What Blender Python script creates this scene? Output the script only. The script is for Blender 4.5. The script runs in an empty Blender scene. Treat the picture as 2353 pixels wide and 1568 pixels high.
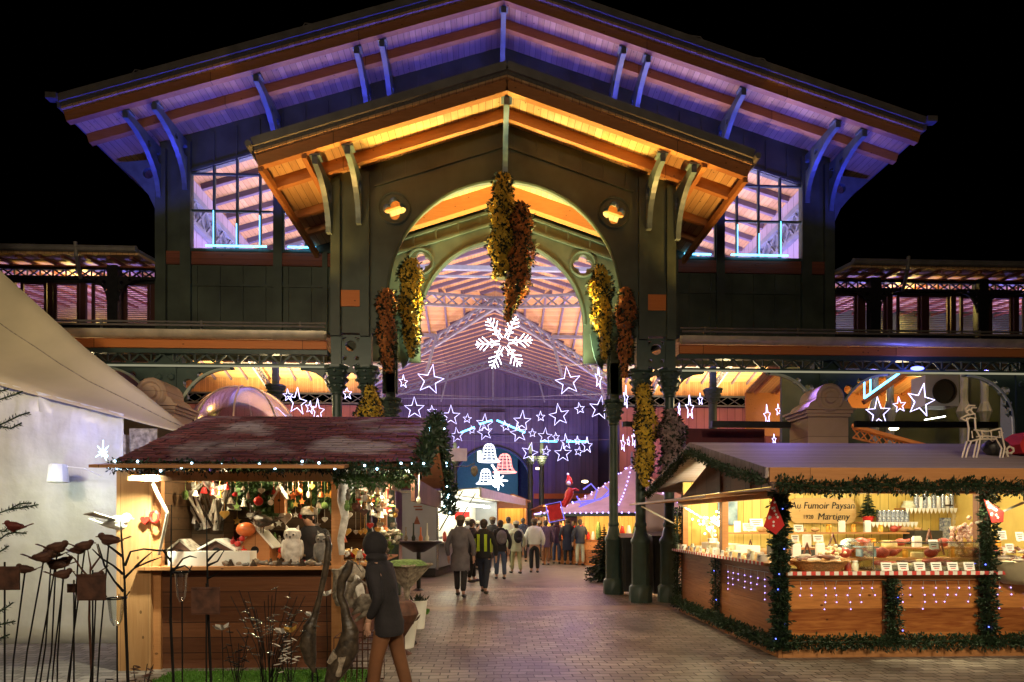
import bpy, math, random
from mathutils import Vector, Matrix, Euler
R = math.radians; PI = math.pi
random.seed(11)
sc = bpy.context.scene
COL = sc.collection
F = 1400.0; TH = math.atan(55 / 1400); CT, ST = math.cos(TH), math.sin(TH)
X0 = 0.34; EYE = 1.65
def at(px, py, Y):
    dx = (px - 1176.5) / F; t = Y / (CT - dx * ST)
    return Vector((t * (dx * CT + ST) - X0, Y, EYE + t * (1197 - py) / F))
def lin(h):
    h = h.lstrip('#'); v = [int(h[i:i + 2], 16) / 255 for i in (0, 2, 4)]
    return tuple(((c / 12.92) if c < .04045 else ((c + .055) / 1.055) ** 2.4) for c in v) + (1,)
# ---------------------------------------------------------------- materials
MATS = {}
def newmat(name):
    m = bpy.data.materials.new(name); m.use_nodes = True; MATS[name] = m
    return m, m.node_tree, m.node_tree.nodes['Principled BSDF']
def N(t, k, **kw):
    n = t.nodes.new(k)
    for a, b in kw.items(): setattr(n, a, b)
    return n
def mth(t, op, a, b=None):
    n = N(t, 'ShaderNodeMath', operation=op)
    for i, v in enumerate((a, b)):
        if v is None: continue
        if isinstance(v, (int, float)): n.inputs[i].default_value = v
        else: t.links.new(v, n.inputs[i])
    return n.outputs[0]
def scalec(c, k): return tuple(min(1, x * k) for x in c[:3]) + (1,)
def paint(name, col, rough=.5, metal=0, var=.25, scale=6, bump=.15, spec=.5, col2=None, sub=0):
    if isinstance(col, str): col = lin(col)
    if isinstance(col2, str): col2 = lin(col2)
    col = tuple(col[:3]) + (1,)
    m, t, b = newmat(name)
    tc = N(t, 'ShaderNodeTexCoord'); nz = N(t, 'ShaderNodeTexNoise')
    nz.inputs['Scale'].default_value = scale; nz.inputs['Detail'].default_value = 4
    t.links.new(tc.outputs['Object'], nz.inputs['Vector'])
    r = N(t, 'ShaderNodeValToRGB'); t.links.new(nz.outputs['Fac'], r.inputs[0])
    r.color_ramp.elements[0].position = .3; r.color_ramp.elements[1].position = .7
    r.color_ramp.elements[0].color = scalec(col, 1 - var)
    r.color_ramp.elements[1].color = (tuple(col2[:3]) + (1,)) if col2 else scalec(col, 1 + var)
    t.links.new(r.outputs[0], b.inputs['Base Color'])
    b.inputs['Roughness'].default_value = rough; b.inputs['Metallic'].default_value = metal
    b.inputs['Specular IOR Level'].default_value = spec
    if bump:
        bp = N(t, 'ShaderNodeBump'); bp.inputs['Strength'].default_value = bump; bp.inputs['Distance'].default_value = .02
        t.links.new(nz.outputs['Fac'], bp.inputs['Height']); t.links.new(bp.outputs[0], b.inputs['Normal'])
    return m
def plank(name, c1, c2, axis=0, w=.12, rough=.6, grain=(1, 1, 1), seam=.05, off=0, knots=True, seamcol=.25):
    """boards side by side along an object axis, tone varying per board, grain and knots inside it"""
    c1 = lin(c1) if isinstance(c1, str) else tuple(c1) + (1,); c2 = lin(c2) if isinstance(c2, str) else tuple(c2) + (1,)
    m, t, b = newmat(name)
    tc = N(t, 'ShaderNodeTexCoord'); sp = N(t, 'ShaderNodeSeparateXYZ'); t.links.new(tc.outputs['Object'], sp.inputs[0])
    v = mth(t, 'DIVIDE', sp.outputs[axis], w); v = mth(t, 'ADD', v, 100.0 + off)
    fr = mth(t, 'FRACT', v); fl = mth(t, 'FLOOR', v)
    wn = N(t, 'ShaderNodeTexWhiteNoise', noise_dimensions='1D'); t.links.new(fl, wn.inputs['W'])
    mp = N(t, 'ShaderNodeMapping'); mp.inputs['Scale'].default_value = grain
    t.links.new(tc.outputs['Object'], mp.inputs['Vector'])
    nz = N(t, 'ShaderNodeTexNoise'); nz.inputs['Scale'].default_value = 5; nz.inputs['Detail'].default_value = 5; nz.inputs['Distortion'].default_value = .6
    t.links.new(mp.outputs[0], nz.inputs['Vector'])
    f = mth(t, 'MULTIPLY', wn.outputs[0], .55); g = mth(t, 'MULTIPLY', nz.outputs['Fac'], .75); f = mth(t, 'ADD', f, g); f = mth(t, 'SUBTRACT', f, .15)
    r = N(t, 'ShaderNodeValToRGB'); t.links.new(f, r.inputs[0])
    r.color_ramp.elements[0].position = .15; r.color_ramp.elements[1].position = .85
    r.color_ramp.elements[0].color = c1; r.color_ramp.elements[1].color = c2
    out = r.outputs[0]
    if knots:
        vo = N(t, 'ShaderNodeTexVoronoi'); vo.inputs['Scale'].default_value = 4.2
        mp2 = N(t, 'ShaderNodeMapping'); mp2.inputs['Scale'].default_value = tuple(1.5 if q > 1 else 1.0 for q in grain)
        t.links.new(tc.outputs['Object'], mp2.inputs['Vector']); t.links.new(mp2.outputs[0], vo.inputs['Vector'])
        k = mth(t, 'LESS_THAN', vo.outputs['Distance'], .085); k = mth(t, 'MULTIPLY', k, .8)
        mx0 = N(t, 'ShaderNodeMix', data_type='RGBA'); t.links.new(k, mx0.inputs[0]); t.links.new(out, mx0.inputs[6])
        mx0.inputs[7].default_value = scalec(c1, .3); out = mx0.outputs[2]
    s = mth(t, 'LESS_THAN', fr, seam)
    mx = N(t, 'ShaderNodeMix', data_type='RGBA'); t.links.new(s, mx.inputs[0]); t.links.new(out, mx.inputs[6])
    mx.inputs[7].default_value = scalec(c1, seamcol); t.links.new(mx.outputs[2], b.inputs['Base Color'])
    b.inputs['Roughness'].default_value = rough; b.inputs['Specular IOR Level'].default_value = .3
    bp = N(t, 'ShaderNodeBump'); bp.inputs['Strength'].default_value = .4; bp.inputs['Distance'].default_value = .01
    h = mth(t, 'SUBTRACT', nz.outputs['Fac'], mth(t, 'MULTIPLY', s, 2.0)); t.links.new(h, bp.inputs['Height']); t.links.new(bp.outputs[0], b.inputs['Normal'])
    return m
def emat(name, col, strength, sample=False):
    m = bpy.data.materials.new(name); m.use_nodes = True; MATS[name] = m; t = m.node_tree
    t.nodes.clear(); e = N(t, 'ShaderNodeEmission'); o = N(t, 'ShaderNodeOutputMaterial')
    e.inputs[0].default_value = (lin(col) if isinstance(col, str) else tuple(col) + (1,)); e.inputs[1].default_value = strength
    t.links.new(e.outputs[0], o.inputs[0])
    m.cycles.emission_sampling = 'AUTO' if sample else 'NONE'
    return m
def glassmat(name, tint=(1, 1, 1), refl=.12, rough=.02):
    m = bpy.data.materials.new(name); m.use_nodes = True; MATS[name] = m; t = m.node_tree; t.nodes.clear()
    tr = N(t, 'ShaderNodeBsdfTransparent'); tr.inputs[0].default_value = tuple(tint) + (1,)
    gl = N(t, 'ShaderNodeBsdfGlossy'); gl.inputs['Roughness'].default_value = rough
    lw = N(t, 'ShaderNodeLayerWeight'); lw.inputs[0].default_value = .35
    f = mth(t, 'ADD', mth(t, 'MULTIPLY', lw.outputs['Fresnel'], .6), refl * .3)
    mx = N(t, 'ShaderNodeMixShader'); o = N(t, 'ShaderNodeOutputMaterial')
    t.links.new(f, mx.inputs[0]); t.links.new(tr.outputs[0], mx.inputs[1]); t.links.new(gl.outputs[0], mx.inputs[2]); t.links.new(mx.outputs[0], o.inputs[0])
    return m
def cobble(name):
    m, t, b = newmat(name)
    tc = N(t, 'ShaderNodeTexCoord')
    nz0 = N(t, 'ShaderNodeTexNoise'); nz0.inputs['Scale'].default_value = 1.2; t.links.new(tc.outputs['Object'], nz0.inputs['Vector'])
    mxv = N(t, 'ShaderNodeMix', data_type='RGBA', blend_type='ADD'); mxv.inputs[0].default_value = .2
    t.links.new(tc.outputs['Object'], mxv.inputs[6]); t.links.new(nz0.outputs['Color'], mxv.inputs[7])
    br = N(t, 'ShaderNodeTexBrick'); t.links.new(mxv.outputs[2], br.inputs['Vector'])
    br.inputs['Scale'].default_value = 1; br.inputs['Brick Width'].default_value = .19; br.inputs['Row Height'].default_value = .125
    br.inputs['Mortar Size'].default_value = .008; br.inputs['Mortar Smooth'].default_value = .6; br.inputs['Bias'].default_value = -.1
    br.inputs['Color1'].default_value = (.42, .37, .32, 1); br.inputs['Color2'].default_value = (.20, .165, .145, 1); br.inputs['Mortar'].default_value = (.035, .028, .025, 1)
    nz = N(t, 'ShaderNodeTexNoise'); nz.inputs['Scale'].default_value = .8; nz.inputs['Detail'].default_value = 8; t.links.new(tc.outputs['Object'], nz.inputs['Vector'])
    rp = N(t, 'ShaderNodeValToRGB'); rp.color_ramp.elements[0].position = .35; rp.color_ramp.elements[1].position = .65
    rp.color_ramp.elements[0].color = (.36, .35, .36, 1); t.links.new(nz.outputs['Fac'], rp.inputs[0])
    mx = N(t, 'ShaderNodeMix', data_type='RGBA', blend_type='MULTIPLY'); mx.inputs[0].default_value = 1
    t.links.new(br.outputs['Color'], mx.inputs[6]); t.links.new(rp.outputs[0], mx.inputs[7]); t.links.new(mx.outputs[2], b.inputs['Base Color'])
    n2 = N(t, 'ShaderNodeTexNoise'); n2.inputs['Scale'].default_value = 40; t.links.new(tc.outputs['Object'], n2.inputs['Vector'])
    h = mth(t, 'SUBTRACT', mth(t, 'MULTIPLY', n2.outputs['Fac'], .35), br.outputs['Fac'])
    bp = N(t, 'ShaderNodeBump'); bp.inputs['Strength'].default_value = .8; bp.inputs['Distance'].default_value = .012
    t.links.new(h, bp.inputs['Height']); t.links.new(bp.outputs[0], b.inputs['Normal'])
    r2 = mth(t, 'ADD', mth(t, 'MULTIPLY', nz.outputs['Fac'], .5), .2); t.links.new(r2, b.inputs['Roughness'])
    return m
def shingle(name, c1, c2, c3, w=.16, h=.1, axis='XY', patch=.62, patchcol=None):
    m, t, b = newmat(name)
    tc = N(t, 'ShaderNodeTexCoord'); src = tc.outputs['Object']
    br = N(t, 'ShaderNodeTexBrick'); t.links.new(src, br.inputs['Vector']); br.inputs['Scale'].default_value = 1
    br.inputs['Brick Width'].default_value = w; br.inputs['Row Height'].default_value = h; br.inputs['Mortar Size'].default_value = .006; br.inputs['Mortar Smooth'].default_value = .3
    br.inputs['Color1'].default_value = c1 + (1,); br.inputs['Color2'].default_value = c2 + (1,); br.inputs['Mortar'].default_value = c3 + (1,)
    out = br.outputs['Color']
    nz = N(t, 'ShaderNodeTexNoise'); nz.inputs['Scale'].default_value = 1.1; nz.inputs['Detail'].default_value = 6; t.links.new(src, nz.inputs['Vector'])
    if patchcol:
        k = N(t, 'ShaderNodeMapRange'); k.inputs[1].default_value = patch - .04; k.inputs[2].default_value = patch + .08; t.links.new(nz.outputs['Fac'], k.inputs[0])
        mx = N(t, 'ShaderNodeMix', data_type='RGBA'); t.links.new(k.outputs[0], mx.inputs[0]); t.links.new(out, mx.inputs[6]); mx.inputs[7].default_value = patchcol + (1,); out = mx.outputs[2]
    t.links.new(out, b.inputs['Base Color']); b.inputs['Roughness'].default_value = .75
    bp = N(t, 'ShaderNodeBump'); bp.inputs['Strength'].default_value = .7; bp.inputs['Distance'].default_value = .015
    h2 = mth(t, 'SUBTRACT', mth(t, 'MULTIPLY', nz.outputs['Fac'], .6), br.outputs['Fac']); t.links.new(h2, bp.inputs['Height']); t.links.new(bp.outputs[0], b.inputs['Normal'])
    return m
# ---------------------------------------------------------------- mesh builder
class MB:
    def __init__(s, origin=None): s.v = []; s.f = []; s.m = []; s.loc = origin is None; s.o = Vector(origin or (0, 0, 0))
    def add(s, vs, fs, mi=0):
        k = len(s.v); s.v += [Vector(p) - s.o for p in vs]; s.f += [tuple(i + k for i in f) for f in fs]; s.m += [mi] * len(fs); return s
    def box(s, c, d, rz=0, mi=0, M=None):
        c = Vector(c); hx, hy, hz = d[0] / 2, d[1] / 2, d[2] / 2
        P = [Vector((x, y, z)) for z in (-hz, hz) for x, y in ((-hx, -hy), (hx, -hy), (hx, hy), (-hx, hy))]
        M = M if M is not None else Matrix.Rotation(rz, 3, 'Z')
        return s.add([c + M @ p for p in P], [(3, 2, 1, 0), (4, 5, 6, 7), (0, 1, 5, 4), (1, 2, 6, 5), (2, 3, 7, 6), (3, 0, 4, 7)], mi)
    def bx(s, x0, x1, y0, y1, z0, z1, mi=0): return s.box(((x0 + x1) / 2, (y0 + y1) / 2, (z0 + z1) / 2), (abs(x1 - x0), abs(y1 - y0), abs(z1 - z0)), 0, mi)
    def beam(s, a, b, w, h, mi=0, up=(0, 0, 1)):
        a, b = Vector(a), Vector(b); d = (b - a); L = d.length; d.normalize(); u = Vector(up)
        sd = d.cross(u)
        if sd.length < 1e-4: sd = d.cross(Vector((0, 1, 0)))
        sd.normalize(); u = sd.cross(d)
        M = Matrix((d, sd, u)).transposed()
        return s.box((a + b) / 2, (L, w, h), 0, mi, M)
    def tube(s, pts, r, n=6, mi=0, closed=False, cap=True):
        pts = [Vector(p) for p in pts]; k = len(pts); vs = []; fs = []; pu = None
        for i, p in enumerate(pts):
            a = pts[i - 1] if (i > 0 or closed) else p; b = pts[(i + 1) % k] if (i < k - 1 or closed) else p
            d = (b - a); d = d.normalized() if d.length > 1e-9 else Vector((0, 0, 1))
            if pu is None: pu = Vector((0, 0, 1)) if abs(d.z) < .9 else Vector((1, 0, 0))
            x = d.cross(pu); x = x.normalized() if x.length > 1e-6 else d.orthogonal().normalized(); y = x.cross(d); pu = y
            rr = r[i] if isinstance(r, (list, tuple)) else r
            for j in range(n):
                q = 2 * PI * j / n; vs.append(p + (x * math.cos(q) + y * math.sin(q)) * rr)
        m = k if closed else k - 1
        for i in range(m):
            for j in range(n):
                a = i * n + j; b = i * n + (j + 1) % n; c = ((i + 1) % k) * n + (j + 1) % n; d = ((i + 1) % k) * n + j; fs.append((a, b, c, d))
        if cap and not closed: fs.append(tuple(range(n))[::-1]); fs.append(tuple((k - 1) * n + j for j in range(n)))
        return s.add(vs, fs, mi)
    def lathe(s, prof, c=(0, 0, 0), n=12, mi=0, axis=None, sx=1, sy=1, caps=True, a0=0):
        c = Vector(c); vs = []; fs = []; k = len(prof)
        for r, z in prof:
            for j in range(n):
                q = a0 + 2 * PI * j / n; p = Vector((r * math.cos(q) * sx, r * math.sin(q) * sy, z)); vs.append(c + (axis @ p if axis is not None else p))
        for i in range(k - 1):
            for j in range(n):
                fs.append((i * n + j, i * n + (j + 1) % n, (i + 1) * n + (j + 1) % n, (i + 1) * n + j))
        if caps: fs.append(tuple(range(n))[::-1]); fs.append(tuple((k - 1) * n + j for j in range(n)))
        return s.add(vs, fs, mi)
    def ball(s, c, r, mi=0, n=8, m=6, sc3=(1, 1, 1), M=None, noise=0, rnd=None):
        c = Vector(c); vs = []; fs = []
        for i in range(m + 1):
            t = PI * i / m
            for j in range(n):
                q = 2 * PI * j / n; k = 1 + (rnd.uniform(-noise, noise) if rnd else 0)
                p = Vector((math.sin(t) * math.cos(q) * sc3[0], math.sin(t) * math.sin(q) * sc3[1], math.cos(t) * sc3[2])) * r * k
                if M is not None: p = M @ p
                vs.append(c + p)
        for i in range(m):
            for j in range(n): fs.append((i * n + j, (i + 1) * n + j, (i + 1) * n + (j + 1) % n, i * n + (j + 1) % n))
        return s.add(vs, fs, mi)
    def prism(s, poly, ext, mi=0):
        poly = [Vector(p) for p in poly]; e = Vector(ext); n = len(poly)
        return s.add(poly + [p + e for p in poly], [tuple(range(n))[::-1], tuple(range(n, 2 * n))] + [(i, (i + 1) % n, n + (i + 1) % n, n + i) for i in range(n)], mi)
    def blade(s, p, d, L, w, mi=0, rnd=random):
        d = Vector(d).normalized(); q = d.orthogonal().normalized(); q = Matrix.Rotation(rnd.uniform(0, 2 * PI), 3, d) @ q
        p = Vector(p); m = p + d * L * .55
        return s.add([p, m + q * w / 2, p + d * L, m - q * w / 2], [(0, 1, 2, 3)], mi)
    def plate(s, outer, holes, t, fn, mi=0):
        cu = bpy.data.curves.new('tmp', 'CURVE'); cu.dimensions = '2D'; cu.fill_mode = 'BOTH'; cu.extrude = t / 2
        for P in [outer] + list(holes):
            sp = cu.splines.new('POLY'); sp.points.add(len(P) - 1); sp.use_cyclic_u = True
            for i, (a, b) in enumerate(P): sp.points[i].co = (a, b, 0, 1)
        ob = bpy.data.objects.new('tmp', cu); COL.objects.link(ob)
        dg = bpy.context.evaluated_depsgraph_get(); me = bpy.data.meshes.new_from_object(ob.evaluated_get(dg))
        vs = [fn(*v.co) for v in me.vertices]; fs = [tuple(p.vertices) for p in me.polygons]
        bpy.data.objects.remove(ob); bpy.data.curves.remove(cu); bpy.data.meshes.remove(me)
        return s.add(vs, fs, mi)
    def build(s, name, mats, parent=None, smooth=False):
        me = bpy.data.meshes.new(name); me.from_pydata([tuple(v) for v in s.v], [], s.f)
        if not isinstance(mats, (list, tuple)): mats = [mats]
        for m in mats: me.materials.append(MATS[m] if isinstance(m, str) else m)
        if len(mats) > 1: me.polygons.foreach_set('material_index', s.m)
        if smooth:
            me.polygons.foreach_set('use_smooth', [True] * len(me.polygons))
            try: me.set_sharp_from_angle(angle=R(40))
            except Exception: pass
        me.update(); o = bpy.data.objects.new(name, me); COL.objects.link(o)
        w = Vector(s.o)
        if parent is not None:
            o.parent = parent; o.location = (0, 0, 0) if s.loc else w - worldloc(parent)
        else: o.location = w
        return o
def worldloc(o):
    v = Vector(o.location)
    while o.parent: o = o.parent; v += Vector(o.location)
    return v
def tag(o, label=None, cat=None, group=None, kind=None):
    if label: o['label'] = label
    if cat: o['category'] = cat
    if group: o['group'] = group
    if kind: o['kind'] = kind
    return o
def thing(name, label, cat, loc=(0, 0, 0), group=None, rz=0):
    o = bpy.data.objects.new(name, None); COL.objects.link(o); o.location = loc; o.rotation_euler.z = rz; o.empty_display_size = .1
    return tag(o, label, cat, group)
def copy_tree(o, parent=None):
    c = o.copy(); COL.objects.link(c)
    if parent is not None: c.parent = parent
    for ch in [q for q in bpy.data.objects if q.parent == o]: copy_tree(ch, c)
    return c
def dup(o, loc, rz=None, label=None, group=None, scale=None):
    kids = []
    def rec(a, p):
        c = a.copy(); COL.objects.link(c)
        if p is not None: c.parent = p
        for ch in a.children: rec(ch, c)
        return c
    c = rec(o, None); c.location = loc
    if rz is not None: c.rotation_euler.z = rz
    if label: c['label'] = label
    if group: c['group'] = group
    if scale: c.scale = (scale,) * 3 if isinstance(scale, (int, float)) else scale
    return c
def struct(o): o['kind'] = 'structure'; return o
def XZ(Y): return lambda u, v, w: Vector((u, Y + w, v))
def YZ(X): return lambda u, v, w: Vector((X + w, u, v))
def arc(cx, cz, r, a0, a1, n): return [(cx + r * math.cos(a0 + (a1 - a0) * i / n), cz + r * math.sin(a0 + (a1 - a0) * i / n)) for i in range(n + 1)]
def circ(cx, cz, r, n=20): return arc(cx, cz, r, 0, 2 * PI * (n - 1) / n, n - 1)
def text_mb(mb, txt, size, fn, depth=.004, mi=0, shear=0, space=1.0, align='CENTER'):
    cu = bpy.data.curves.new('tmp', 'FONT'); cu.body = txt; cu.size = size; cu.extrude = depth; cu.align_x = align; cu.align_y = 'CENTER'; cu.shear = shear; cu.space_character = space; cu.resolution_u = 3
    ob = bpy.data.objects.new('tmp', cu); COL.objects.link(ob)
    dg = bpy.context.evaluated_depsgraph_get(); me = bpy.data.meshes.new_from_object(ob.evaluated_get(dg))
    mb.add([fn(*v.co) for v in me.vertices], [tuple(p.vertices) for p in me.polygons], mi)
    bpy.data.objects.remove(ob); bpy.data.curves.remove(cu); bpy.data.meshes.remove(me)
LAMPW = 1.0
def lamp(kind, loc, power, col, size=.1, target=None, angle=90, blend=.6, sy=None, name=None):
    l = bpy.data.lights.new(name or 'lamp', kind); l.energy = power * LAMPW; l.color = col
    if kind == 'AREA':
        l.size = size
        if sy: l.shape = 'RECTANGLE'; l.size_y = sy
    else: l.shadow_soft_size = size
    if kind == 'SPOT': l.spot_size = R(angle); l.spot_blend = blend
    o = bpy.data.objects.new(name or 'lamp', l); COL.objects.link(o); o.location = loc
    if target is not None: o.rotation_euler = (Vector(target) - Vector(loc)).to_track_quat('-Z', 'Y').to_euler()
    return o
# ---------------------------------------------------------------- palette
GREEN = paint('hall_green_paint', (.052, .066, .046), .5, var=.38, scale=1.6, bump=.12)
GREEN2 = paint('hall_iron_green', (.045, .075, .06), .4, var=.15, scale=5, bump=.05)
plank('ceiling_board', (.42, .23, .10), (.62, .38, .18), 0, .13, .6, (6, .6, 1), .06)
plank('ceiling_board_cross', (.42, .23, .10), (.62, .38, .18), 1, .13, .6, (.6, 6, 1), .06)
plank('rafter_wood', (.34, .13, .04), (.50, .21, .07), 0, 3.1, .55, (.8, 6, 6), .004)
plank('rafter_wood_cross', (.34, .13, .04), (.50, .21, .07), 1, 3.1, .55, (6, .8, 6), .004)
plank('brown_red_timber', (.15, .045, .025), (.24, .075, .04), 2, .11, .6, (.6, 4, 8), .05)
plank('fascia_orange', (.55, .17, .04), (.68, .24, .06), 0, 4.0, .5, (.5, 6, 8), .003)
plank('shutter_red', (.045, .014, .01), (.07, .02, .014), 0, 5.0, .6, (1, 1, 1), .001, knots=False)
paint('roof_tile', (.10, .085, .07), .8, var=.3, scale=20, bump=.6)
paint('gutter_metal', (.56, .48, .34), .45, .3, var=.2, scale=4, bump=.05)
paint('dark_metal', (.02, .02, .022), .45, .5, var=.3, scale=10)
paint('lead_edge', (.18, .16, .14), .6, .2, var=.2, scale=4)
paint('wall_pink_board', (.55, .30, .26), .7, var=.12, scale=2)
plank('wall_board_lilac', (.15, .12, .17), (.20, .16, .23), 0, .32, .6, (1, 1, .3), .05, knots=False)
plank('side_board', (.26, .12, .13), (.34, .17, .17), 0, .5, .6, (1, 1, .3), .05, knots=False)
glassmat('window_glass', (.93, .95, 1))
glassmat('clear_glass', (.97, 1, .98), .3)
emat('led_cyan', (.12, .55, 1.0), 6); emat('led_blue', (.1, .12, 1.0), 8)
emat('star_tube', (.60, .55, 1.0), 4.5); emat('snow_tube', (.85, .88, 1.0), 9)
emat('bell_white', (.80, .84, 1.0), 3); emat('bell_red', (1.0, .25, .22), 4)
emat('lamp_white', (.95, 1.0, .85), 14); emat('lamp_warm', (1.0, .78, .42), 10); emat('bulb_cool', (.45, .75, 1.0), 12)
emat('bulb_blue', (.10, .14, 1.0), 7); emat('bulb_violet', (.42, .32, 1.0), 5); emat('bulb_warm', (1, .62, .3), 10)
emat('lit_pane', (.85, 1.0, .85), 1.6)
paint('iron_blue_green', (.10, .13, .14), .4, .1, var=.2, scale=6, bump=.05)
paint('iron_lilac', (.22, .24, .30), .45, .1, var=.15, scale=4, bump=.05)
emat('pale_emit_band', (1.0, .95, .62), .3); paint('rim_pale', (.42, .48, .38), .4, var=.1)  # faintly emissive pale strip below the canopy lattice

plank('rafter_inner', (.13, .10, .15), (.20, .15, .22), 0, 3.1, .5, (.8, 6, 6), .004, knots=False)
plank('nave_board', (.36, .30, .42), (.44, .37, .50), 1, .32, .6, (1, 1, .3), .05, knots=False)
qf = lambda cx, cz: [(cx + p[0], cz + p[1]) for p in [((.125 + 0) * math.cos(b) * 1 + .105 * math.cos(a), .125 * math.sin(b) + .105 * math.sin(a)) for b in [0, PI / 2, PI, 3 * PI / 2] for a in [b - PI * .58 + PI * 1.16 * i / 8 for i in range(9)]]]
# ================================================================ camera, world
cam = bpy.data.cameras.new('camera'); co = bpy.data.objects.new('camera', cam); COL.objects.link(co); sc.camera = co
co.location = (-X0, 0, EYE); co.rotation_euler = (R(90), 0, -TH)
cam.sensor_width = 36; cam.lens = 36 * F / 2353; cam.shift_y = 413 / 2353; cam.clip_end = 500; cam.clip_start = .05
w = bpy.data.worlds.new('World'); sc.world = w; w.use_nodes = True; t = w.node_tree
sky = t.nodes.new('ShaderNodeTexSky'); sky.sky_type = 'NISHITA'; sky.sun_disc = False; sky.sun_elevation = R(-9); sky.sun_rotation = R(200)
t.links.new(sky.outputs[0], t.nodes['Background'].inputs[0]); t.nodes['Background'].inputs[1].default_value = .05
sc.view_settings.view_transform = 'Standard'; sc.view_settings.look = 'None'; sc.view_settings.exposure = 0
# ================================================================ ground
cobble('cobblestone'); paint('granite_band', (.30, .24, .19), .55, var=.25, scale=3, bump=.3); paint('asphalt_smooth', (.16, .13, .11), .5, var=.3, scale=2, bump=.2)
g = MB(); g.add([(-60, -30, 0), (60, -30, 0), (60, 90, 0), (-60, 90, 0)], [(0, 1, 2, 3)]); struct(g.build('ground', 'cobblestone'))
g = MB()
for y0, y1 in ((11.15, 11.75), (14.3, 14.9)): g.add([(-16, y0, .004), (16, y0, .004), (16, y1, .004), (-16, y1, .004)], [(0, 1, 2, 3)])
struct(g.build('paving_band', 'granite_band'))
g = MB(); g.add([(-14, 15.4, .004), (14, 15.4, .004), (14, 54, .004), (-14, 54, .004)], [(0, 1, 2, 3)]); struct(g.build('hall_floor', 'asphalt_smooth'))
# ================================================================ the market hall
M_, PW = 14.65, 12.29; SL = .31; ZR = 13.05; YC = 30.5; HW = 8.05; NEAR = 13.0; FARY = 46.0
hall = thing('market_hall', 'large old green iron and timber market hall with wide gabled roof lit violet', 'market hall')
zr = lambda x: ZR - SL * abs(x)          # underside of the main roof boards
def hb(mb, name, mats, parent=None, smooth=False): return mb.build(name, mats, hall if parent is None else parent, smooth)
# main roof boards (soffit) and tiles
def roofslab(name, polys, t0, t1, m):
    mb = MB()
    for P in polys: mb.prism([(x, y, z + t0) for x, y, z in P], (0, 0, t1 - t0))
    return hb(mb, name, m)
def nv(x, y): return (x, y, zr(x))
def tv(x, y): return (x, y, ZR - SL * abs(y - YC))
EX = 9.2; TX = 22.0
nave, trans = [], []
for s in (-1, 1):
    nave.append([nv(0, NEAR), nv(s * EX, NEAR), nv(s * EX, YC - EX), nv(0, YC)])
    nave.append([nv(0, YC), nv(s * HW, YC + HW), nv(s * HW, FARY), nv(0, FARY)])
    trans.append([tv(0, YC), tv(s * EX, YC - EX), tv(s * TX, YC - EX), tv(s * TX, YC)])
    trans.append([tv(0, YC), tv(s * TX, YC), tv(s * TX, YC + EX), tv(s * EX, YC + EX)])
roofslab('roof_boards', nave, 0, .05, 'ceiling_board'); roofslab('transept_boards', trans, 0, .05, 'ceiling_board_cross')
roofslab('tiled_roof', nave + trans, .055, .24, 'roof_tile')
# edge trim on the front gable
mb = MB()
for s in (-1, 1): mb.beam((s * (EX + .03), NEAR - .03, zr(EX) + .2), (0, NEAR - .03, ZR + .2 + .01), .05, .16)
mb.beam((-EX - .05, NEAR, zr(EX) + .1), (-EX - .05, YC - EX, zr(EX) + .1), .05, .14); mb.beam((EX + .05, NEAR, zr(EX) + .1), (EX + .05, YC - EX, zr(EX) + .1), .05, .14)
mb.box((-EX - .12, NEAR - .05, zr(EX) + .2), (.22, .16, .12)); mb.box((EX + .12, NEAR - .05, zr(EX) + .2), (.22, .16, .12))
for x in (-7.6, -4.1, 4.1, 5.5): mb.tube([(x - .15, NEAR, zr(x) + .27), (x - .1, NEAR, zr(x) + .36), (x + .15, NEAR, zr(x) + .33), (x + .2, NEAR, zr(x) + .27)], .012, 5)
hb(mb, 'verge_trim', 'lead_edge')
# rafters: along the slope in nave, across in transept
for Y in [13.16, 13.88] + [14.95 + .78 * i for i in range(40)]:
    if Y > FARY: break
    d = abs(Y - YC); xin = 0 if d > EX else 0
    xo = (EX - .02 if Y < YC - EX else (HW if Y > YC + HW else d))
    if Y > 38.5 and Y <= YC + HW: xo = min(xo, HW)
    if xo < .3: continue
    h = .2 if Y < 14.6 else .15; mb = MB()
    if Y > 14.6 and Y < YC - HW: xo = HW - .1
    for s in (-1, 1): mb.beam((s * .0, Y, ZR - h / 2 - .003), (s * xo, Y, zr(xo) - h / 2 - .003), .13 if Y < 14.6 else .1, h)
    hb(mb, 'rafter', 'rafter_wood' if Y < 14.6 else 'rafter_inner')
k = 0
for i in range(22):
    x = .6 + i * .98
    lo = YC - min(x, EX); hi = YC + min(x, EX)
    for s in (-1, 1):
        mb = MB()
        mb.beam((s * x, YC, ZR - .078), (s * x, hi, ZR - SL * (hi - YC) - .078), .1, .15); mb.beam((s * x, YC, ZR - .078), (s * x, lo, ZR - SL * (YC - lo) - .078), .1, .15)
        hb(mb, 'transept_rafter', 'rafter_inner')
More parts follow.
